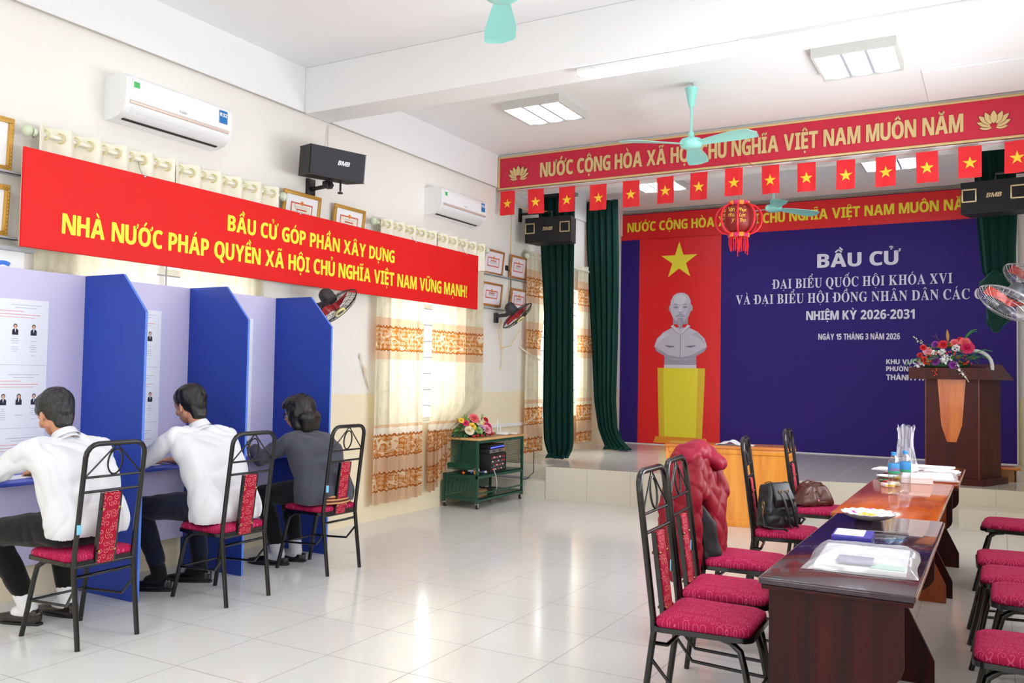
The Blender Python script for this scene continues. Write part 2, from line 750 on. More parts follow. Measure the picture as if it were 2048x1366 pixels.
mb = MB(); mb.span((0, Y0 - 0.2, 0), (RX, Y0, CZ))
struct(mb.build('wall_rear', m_wall, smooth=False))

# beams under the ceiling
mb = MB(); mb.span((0.0, Y0, 3.63), (0.022, Y1, CZ))
struct(mb.build('beam_left', m_white, smooth=False))
mb = MB(); mb.span((0.022, 5.55, 3.62), (RX, 5.86, CZ), bev=0.006)
struct(mb.build('beam_middle', m_white, smooth=False))
mb = MB(); mb.span((0.022, 8.88, 3.585), (RX, 9.2, CZ), bev=0.006)
struct(mb.build('beam_stage', m_white, smooth=False))
mb = MB(); mb.tube([(0.03, -3, 3.625), (0.03, 5.5, 3.625), (0.03, 8.86, 3.625)], 0.006, 6)
struct(mb.build('trim_1', mat('grey_cable', (176, 168, 160), 0.6)))
mb = MB(); mb.span((4.66, 7.93, CZ - 0.02), (RX, 8.8, CZ), bev=0.004)
struct(mb.build('trim_2', m_white, smooth=False))
mb = MB(); mb.span((3.74, 5.555, 3.608), (RX, 5.585, 3.622), bev=0.002)
struct(mb.build('trim_3', mat('cable_duct_grey', (205, 203, 203), 0.5), smooth=False))
mb = MB(); mb.span((0.0, 8.35, 0.78), (0.03, 9.75, 0.82), bev=0.004)
struct(mb.build('trim_4', m_whitep, smooth=False))

# stage with corner steps
STZ = 0.37
mb = MB()
mb.prism([(0.0, 9.12), (0.70, 9.12), (0.70, 8.895), (1.76, 9.0), (3.4, 9.34), (4.25, 9.58), (4.86, 9.74), (RX, 9.78), (RX, Y1), (0, Y1)], STZ)
mb.bm.faces.ensure_lookup_table()
for f in mb.bm.faces:
    f.normal_update()
    if abs(f.normal.z) < 0.5:
        f.material_index = 1
struct(tag(mb.build('floor_stage', [m_stage, m_riser], smooth=False), kind='structure'))
for nm, pts in (('floor_step', [(0, 8.85), (0.695, 8.9), (0.695, 9.118), (0, 9.118)]), ('floor_step', [(4.88, 9.40), (RX, 9.44), (RX, 9.775), (4.88, 9.735)])):
    mb = MB(); mb.prism(pts, 0.2)
    struct(mb.build(nm, m_riser, smooth=False))

# windows of the left wall
m_out = mat('pale_house_front', (214, 210, 200), 0.8)
for k, (a, b, c, d) in enumerate(WINS + RWINS):
    w = thing('window_%d' % (k + 1), None, None, (-0.13 if k < 3 else RX + .13, (a + b) / 2, c), 0.0 if k < 3 else PI)
    w['kind'] = 'structure'
    wd, hh = b - a, d - c
    fr = MB()
    for y in (-wd / 2 + 0.025, 0, wd / 2 - 0.025):
        fr.span((-0.03, y - 0.025, 0), (0.03, y + 0.025, hh), bev=0.004)
    for z in (0.025, hh * 0.72, hh - 0.025):
        fr.span((-0.028, -wd / 2, z - 0.025), (0.028, wd / 2, z + 0.025), bev=0.004)
    fr.build('window_frame', m_frame, w)
    ba = MB()
    for i in range(1, 10):
        z = hh * i / 10
        ba.cyl((0.075, -wd / 2, z), (0.075, wd / 2, z), 0.006, 6)
    for i in range(1, 4):
        y = -wd / 2 + wd * i / 4
        ba.cyl((0.075, y, 0), (0.075, y, hh), 0.007, 6)
    ba.build('window_bars', mat('grey_bar', (150, 152, 156), 0.5), w)
    gl = MB(); gl.span((-0.006, -wd / 2 + 0.02, 0.02), (0.0, wd / 2 - 0.02, hh - 0.02))
    gl.build('window_pane', m_glass, w, smooth=False)
mb = MB(); mb.span((-12, -20, -0.4), (-0.25, 40, -0.3))
struct(mb.build('ground_outside', mat('yard_concrete', (196, 194, 188), 0.9), smooth=False))
mb = MB(); mb.span((-9.5, 2.0, -0.3), (-8.5, 16.0, 2.3)); mb.prism([(-9.9, 2.3), (-8.2, 2.3), (-9.05, 3.1)], 14.4, frame_mat((0, 16.2, 0), (1, 0, 0), (0, 0, 1)))
struct(mb.build('exterior_house', m_out, smooth=False))

# ------------------------------------------------------------------ chairs
def scroll_fabric(name, plane, base, line, scale):
    m = mat(name, base, 0.7, spec=0.2)
    t = NT(m)
    x = t.xyz(t.obj())
    cmb = t.n('CombineXYZ')
    i, j = plane
    t.l(x[i], cmb.inputs[0]); t.l(x[j], cmb.inputs[1])
    vec = t.mapping(cmb.outputs[0], (scale, scale, 1))
    vo = t.n('TexVoronoi', voronoi_dimensions='2D', feature='F1')
    t.l(vec, vo.inputs['Vector'])
    vo.inputs['Scale'].default_value = 1.0
    vo.inputs['Randomness'].default_value = 0.55
    sub = t.n('VectorMath', operation='SUBTRACT')
    t.l(vec, sub.inputs[0]); t.l(vo.outputs['Position'], sub.inputs[1])
    q = t.xyz(sub.outputs[0])
    ang = t.math('ARCTAN2', q[1], q[0])
    r = vo.outputs['Distance']
    hand = t.math('SUBTRACT', t.math('MULTIPLY', t.math('GREATER_THAN', t.xyz(vo.outputs['Color'])[0], 0.5), 2.0), 1.0)
    s = t.math('SINE', t.math('ADD', t.math('MULTIPLY', ang, hand), t.math('MULTIPLY', r, 17.0)))
    ln = t.math('GREATER_THAN', s, 0.86)
    ln = t.math('MULTIPLY', ln, t.math('LESS_THAN', r, 0.5))
    n1 = t.noise(t.obj(), 30, 2)
    b2 = t.mix(t.math('MULTIPLY', n1, 0.35), C(*base), C(*[int(c * 0.7) for c in base]))
    t.l(t.mix(ln, b2, C(*line)), t.p.inputs['Base Color'])
    t.bump(t.noise(t.obj(), 300, 2), 0.15, 0.002)
    return m


m_seat = scroll_fabric('crimson_scroll_seat_fabric', (0, 1), (176, 22, 76), (206, 80, 120), 30.0)
m_backf = scroll_fabric('crimson_scroll_back_fabric', (1, 2), (172, 14, 52), (222, 150, 140), 30.0)


def lean(z):   # x of the back posts at height z
    if z < 0.42:
        return -0.185 - 0.055 * (0.42 - z) / 0.42
    return -0.185 - 0.075 * (z - 0.42) / 0.6


def seat_outline(k, ins=0.0):
    """rounded trapezoid, front (+x) a little narrower"""
    xb, xf, wb, wf = -0.185 + ins, 0.195 - ins, 0.195 - ins, 0.18 - ins
    out = []
    for cx, cy, a0 in ((xf - .05, wf - .05, 0), (xb + .04, wb - .04, PI / 2), (xb + .04, -wb + .04, PI), (xf - .05, -wf + .05, 1.5 * PI)):
        r = .05 if a0 in (0, 1.5 * PI) else .04
        for i in range(k + 1):
            a = a0 + PI / 2 * i / k
            out.append((cx + r * math.cos(a), cy + r * math.sin(a)))
    return out


def make_chair(label, group):
    t = thing('banquet_chair', label, 'chair', group=group)
    # cushion
    mb = MB()
    bm = mb.bm
    rings = []
    for ins, z in ((0.004, 0.43), (0.0, 0.445), (0.003, 0.458), (0.02, 0.469), (0.06, 0.477), (0.12, 0.481)):
        rings.append([bm.verts.new((x, y, z)) for x, y in seat_outline(4, ins)])
    n = len(rings[0])
    for a, b in zip(rings, rings[1:]):
        for i in range(n):
            bm.faces.new((a[i], a[(i + 1) % n], b[(i + 1) % n], b[i]))
    bm.faces.new(rings[-1]); bm.faces.new(rings[0][::-1])
    mb.build('seat', m_seat, t, angle=60)
    mb = MB()
    mb.prism(seat_outline(4, -0.006), 0.02, M.Translation((0, 0, 0.412)))
    for y in (-.13, .13):
        mb.span((-.17, y - .012, .40), (.17, y + .012, .414))
    mb.build('seat_frame', m_glossblack, t, angle=40)
    # arched back tube
    R = 0.0135
    W = 0.172
    pts = [(lean(z), -W, z) for z in (0.40, 0.46, 0.55, 0.7, 0.85, 0.95)]
    for a in (0, 22, 45, 67, 90):
        q = math.radians(a)
        zz = 0.965 + 0.065 * math.sin(q)
        pts.append((lean(zz), -W + 0.065 - 0.065 * math.cos(q), zz))
    pts += [(x, -y, z) for x, y, z in reversed(pts)]
    mb = MB(); mb.tube(pts, R, 10)
    for z, r in ((0.86, .0065), (0.785, .0075), (0.405, .009)):
        mb.tube([(lean(z), -W, z), (lean(z), W, z)], r, 8)
    mb.tube([(lean(.36), -W, .36), (lean(.33) + .05, -W + .05, .345), (lean(.33) + .05, W - .05, .345), (lean(.36), W, .36)], .0085, 8)
    mb.build('back_frame', m_glossblack, t, angle=60)
    mb = MB()
    for s in (-1, 1):
        mb.tube([(lean(1.02), s * .004, 1.02), (lean(.865), s * (W - .012), .865)], .0045, 6)
    cz, ry, rz = 0.932, 0.042, 0.064
    mb.tube([(lean(cz + rz * math.sin(a)), ry * math.cos(a), cz + rz * math.sin(a)) for a in [2 * PI * i / 28 for i in range(28)]], .005, 6, closed=True)
    mb.build('back_ornament', m_glossblack, t, angle=60)
    # upholstered splat
    mb = MB()
    bm = mb.bm
    z0, z1, w = 0.405, 0.775, 0.048
    ang = math.atan2(0.075, 0.6)
    q = M.Rotation(-ang, 4, 'Y')
    ctr = V((lean(0.59), 0, 0.59))
    mb.box(ctr, (0.028, w * 2, z1 - z0), rot=q, bev=.006)
    sp = mb.build('back_panel', m_backf, t, angle=60)
    mb = MB()
    for s in (-1, 1):
        mb.box(ctr + V((0, s * (w + .0055), 0)), (0.02, .011, z1 - z0), rot=q)
    mb.build('panel_rail', m_glossblack, sp)
    mb = MB()
    for z in (0.69, 0.47):
        for s in (-1, 1):
            mb.ell((lean(z) - .016, s * (w - .002), z), (.004, .007, .007), 8, 6)
            mb.ell((lean(z) + .016, s * (w - .002), z), (.004, .007, .007), 8, 6)
    mb.build('panel_studs', m_brass, sp)
    # legs
    for s in (-1, 1):
        mb = MB()
        mb.tube([(lean(z), s * W, z) for z in (0.41, 0.38, 0.2, 0.0)], [R, R, R, R * .95], 10)
        mb.build('leg', m_glossblack, t, angle=60)
        mb = MB()
        mb.tube([(.06, s * .12, .405), (.11, s * .135, .398), (.15, s * .147, .37), (.17, s * .152, .3), (.2, s * .16, .15), (.235, s * .168, 0)], R, 10)
        mb.build('leg', m_glossblack, t, angle=60)
        mb = MB()
        mb.tube([(lean(.30), s * W, .30), (lean(.22) + .09, s * (W - .012), .205), (.19, s * .157, .19)], .0075, 8)
        mb.build('stretcher', m_glossblack, t, angle=60)
    mb = MB(); mb.tube([(.193, -.157, .19), (.193, .157, .19)], .007, 8)
    mb.build('stretcher', m_glossblack, t, angle=60)
    return t


CH0 = None


def chair(x, y, deg, label, group):
    global CH0
    if CH0 is None:
        CH0 = make_chair(label, group)
        o = CH0
    else:
        o = copy_tree(CH0)
    o.location = (x, y, 0)
    o.rotation_euler = (0, 0, math.radians(deg))
    o['label'] = label
    o['group'] = group
    return o


GV, GL_, GR = 'chairs at the voting booths', 'chairs along the left of the tables', 'chairs along the right of the tables'
c1 = chair(0.955, 2.955, 180, 'red and black chair under the man in black trousers at the first booth', GV)
c2 = chair(0.955, 3.915, 180, 'red and black chair under the man in navy trousers at the second booth', GV)
c3 = chair(0.92, 4.85, 180, 'red and black chair under the woman in the grey jacket', GV)
for c in (c1, c3):
    mb = MB(); mb.box((lean(.6) - .013, .172, .6), (.006, .024, .05), bev=.002)
    o = mb.build('sticker', mat('pale_blue_sticker', (120, 196, 226), .5), c)
    o['label'] = 'pale blue sticker on the chair post'
chair(4.19, 3.52, 2, 'empty red chair at the near end of the dark table, closest to the camera', GL_)
chair(4.13, 4.02, 4, 'empty red chair half hidden behind the nearest chair, before the padded jacket', GL_)
chair(4.03, 4.72, 2, 'red chair with a crimson padded jacket hung over its back', GL_)
chair(4.03, 5.73, 8, 'red chair carrying the black leather backpack on its seat', GL_)
chair(4.07, 6.83, 3, 'red chair carrying the brown leather handbag on its seat', GL_)
chair(5.325, 3.71, 180, 'red chair by the right wall, nearest seat in the lower right corner', GR)
chair(5.375, 4.66, 180, 'red chair by the right wall, second seat from the lower right corner', GR)
chair(5.325, 5.07, 180, 'red chair by the right wall, third seat from the lower right corner', GR)
chair(5.30, 5.54, 182, 'red chair by the right wall, fourth seat from the lower right corner', GR)
chair(5.31, 6.9, 176, 'red chair by the right wall, farthest seat, close to the corner step', GR)

# ------------------------------------------------------------------ tables
m_mahog = wood('dark_mahogany', (30, 10, 14), (66, 18, 22), 0.16, 'Y', 7, coat=0.5)
m_mahogp = wood('dark_mahogany_panel', (16, 3, 6), (66, 8, 11), 0.42, 'Z', 9)
m_mahogp.node_tree.nodes['Principled BSDF'].inputs['Specular IOR Level'].default_value = .25
m_mahtop = wood('plum_brown_table_top', (34, 20, 40), (52, 28, 46), 0.13, 'Y', 4, coat=0.5)
m_oran = wood('orange_brown_table_top', (160, 66, 18), (206, 100, 30), 0.14, 'Y', 5, coat=0.2)
m_oranp = wood('orange_brown_panel', (120, 48, 16), (172, 82, 26), 0.25, 'Z', 8, coat=0.3)
m_edge = wood('worn_table_edge', (122, 92, 84), (196, 170, 152), 0.3, 'Y', 20)


def end_panel_poly(w):
    """outline in (x, z): straight on the seat-free side, S-curve and spreading foot on the other"""
    p = [(0, 0), (w * .97, 0), (w * .97, .11), (w * .97 - .13, .38)]
    for i in range(9):
        a = i / 8
        p.append((w * .97 - .13 + .13 * (3 * a * a - 2 * a ** 3) , .38 + .02 * a + .10 * a ** 1.5))
    p += [(w * .97, .72), (0, .72)]
    return p


def table(x0, x1, y0, y1, top_m, pan_m, label, ztop=0.75, cat='table'):
    t = thing('meeting_table', label, cat, ((x0 + x1) / 2, (y0 + y1) / 2, 0), group='long tables in a row')
    w, l = x1 - x0, y1 - y0
    mb = MB()
    mb.box((0, 0, ztop - .012), (w, l, .024), bev=.006)
    mb.build('tabletop', top_m, t)
    mb = MB()
    mb.box((0, 0, ztop - .033), (w - .016, l - .016, .016), bev=.004)
    mb.build('edge_moulding', pan_m, t)
    for s in (-1, 1):
        mb = MB(); mb.box((s * (w / 2 + .0015), 0, ztop - .012), (.003, l - .02, .014)); mb.build('edge_strip', m_edge, t)
    for y in (-l / 2 + .06, l / 2 - .09):
        mb = MB()
        mb.prism([(a - w / 2 + .025, b) for a, b in end_panel_poly(w - .05)], .022, frame_mat((0, y + .011, 0), (1, 0, 0), (0, 0, 1)))
        mb.build('end_panel', pan_m, t)
    mb = MB()
    mb.span((-w / 2 + .05, -l / 2 + .08, .28), (-w / 2 + .068, l / 2 - .1, .71))
    mb.build('modesty_panel', pan_m, t)
    mb = MB()
    for y in (-l / 2 + .06, l / 2 - .09):
        for x in (-w / 2 + .06, w / 2 - .07):
            mb.cyl((x, y, -0.0), (x, y, .012), .012, 8)
    mb.build('foot', m_black, t)
    return t


table(4.50, 4.985, 3.0, 4.655, m_mahtop, m_mahogp, 'dark plum-brown table nearest the camera with the plastic-wrapped papers')
table(4.47, 4.955, 4.665, 6.36, m_oran, m_oranp, 'orange-brown table in the middle of the row with two water bottles')
table(4.48, 4.985, 6.37, 7.6, wood('reddish_brown_table_top', (70, 28, 22), (150, 66, 26), 0.14, 'Y', 4, coat=0.4), m_mahogp, 'reddish-brown table at the far end of the row nearest the lectern')

# desk standing in front of the stage
m_pine = wood('honey_pine', (206, 116, 30), (238, 160, 58), 0.35, 'Z', 7, coat=0.2)
m_pinet = wood('honey_pine_top', (186, 98, 32), (222, 140, 54), 0.25, 'X', 6, coat=0.3)
d = thing('pine_desk', 'honey-coloured wooden desk standing against the stage front', 'desk', (2.92, 8.50, 0), math.radians(11.5))
mb = MB(); mb.box((0, .0, .75), (1.22, .44, .028), bev=.006); mb.build('desktop', m_pinet, d)
mb = MB()
mb.span((-.58, -.19, .03), (.58, -.17, .70)); mb.build('front_panel', m_pine, d)
for x in (-.585, .585):
    mb = MB(); mb.span((x - .014, -.20, 0.0), (x + .014, .2, .736), bev=.002); mb.build('side_panel', m_pine, d)
mb = MB(); mb.span((-.57, -.205, .69), (.57, -.172, .736), bev=.002); mb.span((-.57, -.2, .0), (.57, -.172, .06), bev=.002)
mb.build('apron', m_pine, d)
cl = MB()
def _cloth(u, v):
    x = -.17 + .36 * u
    y = -.10 + .2 * v
    z = .004 + .045 * max(0, 1 - abs(u - .38) / .33) * (.6 + .4 * v) + .006 * math.sin(u * 19 + v * 5)
    return (x, y, max(.003, z))
cl.sheet(_cloth, 26, 12)
cl.sheet(lambda u, v: (-.17 + .36 * u, -.10 + .2 * v, .0015), 4, 3)
o = cl.build('folded_cloth', mat('white_cloth', (232, 234, 240), .8), angle=None)
o.location = (2.97, 8.46, .7645); o.rotation_euler = (0, 0, math.radians(8))
tag(o, 'folded white cloth lying on the honey-coloured desk', 'cloth')

# ------------------------------------------------------------------ things on the tables
TZ = 0.7505


def petal_plate(name, label, x, y, R):
    t = thing(name, label, 'plate', (x, y, TZ))
    mb = MB()
    wv = lambda i, a, r, z: (r * (1 + (.03 * math.cos(16 * a) if 4 <= i <= 8 else 0)), z + (.002 * math.cos(16 * a) if 5 <= i <= 7 else 0))
    mb.lathe([(0.001, 0), (R * .5, 0), (R * .56, .003), (R * .8, .014), (R * .93, .026), (R, .033), (R * .985, .036), (R * .9, .029), (R * .76, .018), (R * .5, .009), (0.001, .008)], 60, wave=wv)
    m = mat('flower_print_china', (236, 234, 236), .18, coat=.5)
    nt = NT(m)
    vo = nt.n('TexVoronoi'); nt.l(nt.obj(), vo.inputs['Vector']); vo.inputs['Scale'].default_value = 17
    f = nt.math('LESS_THAN', vo.outputs['Distance'], 0.33)
    f = nt.math('MULTIPLY', f, nt.math('GREATER_THAN', nt.xyz(vo.outputs['Color'])[0], .55))
    nt.l(nt.mix(f, C(238, 236, 238), C(224, 72, 160)), nt.p.inputs['Base Color'])
    mb.build('plate_body', m, t, angle=60)
    return t


pl = petal_plate('scalloped_plate', 'scalloped white plate with pink flowers holding yellow sweets', 4.665, 4.52, .125)
rng = random.Random(4)
mw = mat('yellow_sweet_wrapper', (240, 196, 30), .35)
for i in range(9):
    sw = MB()
    sw.ell((0, 0, 0), (.014, .009, .007), 8, 6)
    for s in (-1, 1):
        sw.hull([((s * .012, 0, 0), .003), ((s * .022, .006, 0), .0015), ((s * .022, -.006, 0), .0015)], 1)
    o = sw.build('wrapped_sweet', mw, angle=60)
    a = i * 2.4
    r = .012 * math.sqrt(i) * 1.25
    o.location = (4.655 + r * math.cos(a), 4.515 + r * math.sin(a), TZ + .0175 + (.004 if i % 3 == 0 else 0))
    o.rotation_euler = (0, 0, rng.uniform(0, 6))
    tag(o, 'small yellow wrapped sweet on the scalloped pink-flowered plate', 'sweet', 'yellow sweets on the plate')

o = MB(); o.box((0, 0, .0015), (.2, .014, .003), bev=.0008)
o = o.build('metal_ruler', mat('dull_ruler', (150, 145, 152), .35, metal=.6)); o.location = (4.77, 4.18, TZ); o.rotation_euler = (0, 0, math.radians(16))
tag(o, 'thin grey ruler lying between the plate and the blue box', 'ruler')

bx = thing('blue_box', 'flat blue box with a white label behind the wrapped papers', 'box', (4.675, 3.93, TZ), math.radians(3))
mb = MB(); mb.box((0, 0, .012), (.155, .2, .024), bev=.002); mb.build('box_body', mat('royal_blue_card', (58, 52, 158), .45), bx)
mb = MB(); mb.box((-.012, .01, .0246), (.115, .16, .0012)); mb.mi = 1
for i, w_ in enumerate((.06, .04, .07)):
    mb.box((.0 - .01, .04 - i * .03, .0254), (w_, .004, .0003))
mb.build('label', [m_paper, mat('grey_ink', (150, 152, 170), .7)], bx)


def plastic_mat():
    m = bpy.data.materials.new('clear_plastic_film')
    m.use_nodes = True
    t = NT(m)
    t.t.nodes.clear()
    o = t.n('OutputMaterial')
    a = t.n('BsdfTransparent'); b = t.n('BsdfPrincipled'); x = t.n('MixShader')
    b.inputs['Base Color'].default_value = C(236, 236, 242)
    b.inputs['Roughness'].default_value = .15
    b.inputs['Specular IOR Level'].default_value = .8
    lw = t.n('LayerWeight'); lw.inputs['Blend'].default_value = .35
    t.l(t.math('ADD', t.math('MULTIPLY', lw.outputs['Facing'], .5), .15), x.inputs[0])
    t.l(a.outputs[0], x.inputs[1]); t.l(b.outputs[0], x.inputs[2]); t.l(x.outputs[0], o.inputs[0])
    return m


m_film = plastic_mat()


def film_pack(name, label, x, y, z, sx, sy, h, rot, seed, inner, cat='package'):
    """sheaf of papers sealed in a clear crumpled bag"""
    t = thing(name, label, cat, (x, y, z), math.radians(rot))
    mb = MB()
    for i, (dx, dy, w, l, hh, c) in enumerate(inner):
        mb.mi = i
        mb.box((dx, dy, hh[0] + hh[1] / 2), (w, l, hh[1]), bev=.0015)
    mb.build('papers', [c for *_, c in inner], t)
    rg = random.Random(seed)
    ph = [rg.uniform(0, 6) for _ in range(6)]
    def top(u, v):
        a, b = u * 2 - 1, v * 2 - 1
        e = max(abs(a), abs(b))
        k = max(0.0, 1 - e ** 5)
        w = noise.noise(V((u * 5 + seed, v * 4, 0))) * .5 + noise.noise(V((u * 13, v * 11 + seed, 2))) * .22
        return (a * sx / 2 * (1 + .02 * math.sin(9 * v + ph[0])), b * sy / 2 * (1 + .02 * math.sin(8 * u + ph[1])), .003 + h * k * (.95 + .32 * w) + .002 * w)
    mb = MB()
    mb.sheet(top, 34, 26)
    mb.build('plastic_bag', m_film, t, angle=28)
    return t


m_green_p = mat('mint_paper', (168, 206, 186), .7)
m_blu_p = mat('slate_blue_folder', (108, 112, 146), .5)
film_pack('wrapped_papers', 'large clear plastic bag of white papers on the near dark table', 4.775, 3.47, TZ, .37, .52, .042, 3, 3,
          [(-.0, .0, .30, .44, (.001, .016), m_paper), (-.02, .03, .22, .3, (.017, .008), m_paper), (-.02, -.13, .12, .13, (.025, .004), m_blu_p), (.09, -.17, .11, .08, (.018, .003), m_green_p)])
film_pack('wrapped_papers', 'flat clear plastic bag of papers at the right edge of the far table', 4.83, 6.72, TZ, .28, .5, .03, 4, 8,
          [(.0, .0, .22, .4, (.001, .014), m_paper)])


def paper_stack(label, x, y, rot, n, w=.21, l=.297, name='paper_stack'):
    mb = MB()
    rg = random.Random(int(x * 100))
    for i in range(n):
        mb.box((rg.uniform(-.008, .008), rg.uniform(-.008, .008), .003 + .006 * i), (w, l, .0052), rot=M.Rotation(rg.uniform(-.08, .08), 4, 'Z'))
    o = mb.build(name, m_paper, smooth=False)
    o.location = (x, y, TZ); o.rotation_euler = (0, 0, math.radians(rot))
    tag(o, label, 'papers')
    return o


paper_stack('stack of white papers by the standing plastic bag on the far table', 4.74, 7.33, 84, 4, .2, .34)
paper_stack('white papers sticking out past the left edge of the far table', 4.54, 7.08, 78, 2, .18, .28)
paper_stack('white papers at the far right of the row of tables', 4.85, 7.10, 86, 3, .18, .22)

fb = thing('foam_box', 'white foam food box behind the water bottles', 'box', (4.74, 6.33, TZ), math.radians(6))
mb = MB()
mb.prism([(-.095, -.07), (.095, -.07), (.095, .07), (-.095, .07)], .03); mb.build('box_base', m_whitep, fb)
mb = MB(); mb.hull([((sx * .082, sy * .058, .05), .008) for sx in (-1, 1) for sy in (-1, 1)] + [((sx * .092, sy * .066, .034), .004) for sx in (-1, 1) for sy in (-1, 1)], 1)
mb.build('box_lid', m_whitep, fb)

# small clutter at the left edge of the far tables
def small_plate(label, x, y, c):
    mb = MB(); mb.lathe([(.001, 0), (.05, 0), (.078, .014), (.08, .017), (.05, .005), (.001, .004)], 28)
    o = mb.build('paper_plate', mat('plate_' + str(c[0]), c, .4), angle=60); o.location = (x, y, TZ)
    tag(o, label, 'plate'); return o
small_plate('pale mint dish at the left edge of the far table', 4.555, 6.49, (206, 226, 222))
pk = MB(); pk.box((0, 0, .01), (.055, .085, .02), bev=.002); pk.mi = 1; pk.box((.0, -.0435, .01), (.05, .001, .012)); pk.mi = 2; pk.box((0, .01, .0205), (.04, .03, .001))
o = pk.build('cigarette_pack', [m_paper, m_yellow, m_red]); o.location = (4.60, 5.98, TZ); o.rotation_euler = (0, 0, .5); tag(o, 'small cream and red pack by the water bottles', 'pack')
pk = MB(); pk.box((0, 0, .008), (.07, .1, .016), bev=.003)
o = pk.build('small_carton', mat('cream_carton', (226, 214, 186), .5)); o.location = (4.625, 6.1, TZ); o.rotation_euler = (0, 0, .2); tag(o, 'small cream carton behind the red and cream pack', 'carton')
for nm, lb, x, y, c, r in (('snack_wrapper', 'crumpled red snack wrapper beside the mint dish', 4.615, 6.55, (206, 34, 40), .5), ('snack_wrapper', 'crumpled yellow snack wrapper beside the mint dish', 4.62, 6.46, (236, 178, 30), 1.4), ('snack_wrapper', 'small pink wrapper on the tray by the cream carton', 4.585, 6.2, (206, 60, 110), .2), ('snack_wrapper', 'dark green wrapper behind the cream carton', 4.54, 6.27, (40, 92, 60), 2.1)):
    mb = MB()
    mb.sheet(lambda u, v: ((u - .5) * .075, (v - .5) * .05, .004 + .014 * abs(noise.noise(V((u * 4 + x * 9, v * 4, y)))) + .006 * math.sin(u * 3.1)), 10, 8)
    mb.sheet(lambda u, v: ((u - .5) * .075, (v - .5) * .05, .001), 2, 2)
    o = mb.build(nm, mat('wrapper_%d' % c[0], c, .3), angle=20); o.location = (x, y, TZ); o.rotation_euler = (0, 0, r); tag(o, lb, 'wrapper')

# bottles
def water_mat():
    m = bpy.data.materials.new('clear_bottle_plastic')
    m.use_nodes = True
    t = NT(m); t.t.nodes.clear()
    o = t.n('OutputMaterial'); a = t.n('BsdfTransparent'); b = t.n('BsdfGlossy'); x = t.n('MixShader')
    a.inputs[0].default_value = (.93, .95, .97, 1)
    b.inputs['Roughness'].default_value = .06
    lw = t.n('LayerWeight'); lw.inputs['Blend'].default_value = .45
    t.l(t.math('ADD', t.math('MULTIPLY', lw.outputs['Facing'], .55), .08), x.inputs[0])
    t.l(a.outputs[0], x.inputs[1]); t.l(b.outputs[0], x.inputs[2]); t.l(x.outputs[0], o.inputs[0])
    return m


m_bottle = water_mat()
m_cap = mat('sky_blue_cap', (36, 140, 226), .35)


def label_mat():
    m = mat('blue_bottle_label', (60, 140, 220), .35)
    t = NT(m)
    z = t.xyz(t.obj())[2]
    c = t.ramp(t.math('MULTIPLY', t.math('SUBTRACT', z, .125), 16.0), [(0, C(52, 150, 110)), (.22, C(60, 160, 120)), (.3, C(64, 140, 214)), (1, C(70, 160, 230))], 'LINEAR')
    t.l(c, t.p.inputs['Base Color'])
    return m


m_lab = label_mat()


def bottle(x, y, rot, label):
    t = thing('water_bottle', label, 'bottle', (x, y, TZ), rot, 'water bottles on the middle table')
    mb = MB()
    mb.lathe([(.001, .004), (.02, .001), (.029, .006), (.031, .018), (.0295, .04), (.031, .05), (.0295, .062), (.031, .074), (.0295, .088), (.031, .1), (.0315, .122), (.0315, .188), (.029, .2), (.02, .218), (.0135, .228), (.0125, .235)], 24)
    mb.build('bottle_body', m_bottle, t, angle=60)
    mb = MB(); mb.lathe([(.0321, .125), (.0321, .186), (.0316, .186), (.0316, .125)], 24, caps=False)
    lw_ = mb.build('label_wrap', [m_lab, m_red], t, angle=60)
    mb = MB()
    for i, ch in enumerate('LaVie'):
        a = -PI / 2 + (i - 2) * .33
        fm = frame_mat((.0324 * math.cos(a), .0324 * math.sin(a), .143), (-math.sin(a), math.cos(a), 0), (0, 0, 1))
        text(mb, ch, fm, .017, st='L', align=.5)
    mb.build('label_lettering', m_red, lw_)
    mb = MB(); mb.lathe([(.001, .25), (.0135, .25), (.0142, .247), (.0142, .232), (.0125, .232)], 24); mb.build('cap', m_cap, t, angle=40)
    return t


bottle(4.675, 5.56, .5, 'water bottle with blue cap nearer the camera, label facing out')
bottle(4.725, 5.70, 2.2, 'water bottle with blue cap standing just behind the other bottle')

# upright crumpled clear bag
pb = MB()
def _bag(i, a, r, z):
    k = z / .34
    return (r * (1 + .13 * math.sin(5 * a + 7 * k) + .09 * math.sin(9 * a - 4 * k)), z + (.016 * math.sin(4 * a) if k > .9 else 0))
pb.lathe([(.055, .003), (.066, .02), (.07, .06), (.062, .12), (.05, .19), (.046, .25), (.052, .3), (.056, .34)], 36, wave=_bag, caps=False)
o = pb.build('plastic_bag', m_film, angle=22); o.location = (4.63, 6.86, TZ); tag(o, 'tall crumpled clear plastic bag standing open behind the bottles', 'plastic bag')

# ------------------------------------------------------------------ voting booths
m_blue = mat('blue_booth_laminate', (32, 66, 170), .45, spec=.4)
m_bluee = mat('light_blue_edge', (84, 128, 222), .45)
m_lav = mat('lavender_booth_board', (206, 200, 232), .6)
m_lt = mat('grey_small_print', (176, 180, 196), .8)
m_rt = mat('red_small_print', (226, 150, 160), .8)
m_poster = mat('poster_paper', (232, 235, 243), .6)
m_suit = mat('printed_dark_suit', (36, 34, 56), .8)
m_face = mat('printed_face', (214, 168, 150), .8)
m_hairp = mat('printed_hair', (40, 34, 36), .8)


def side_poly():
    return [(0.05, 0.0), (0.665, 0.0), (0.665, 1.765), (0.445, 2.005), (0.05, 2.005)]


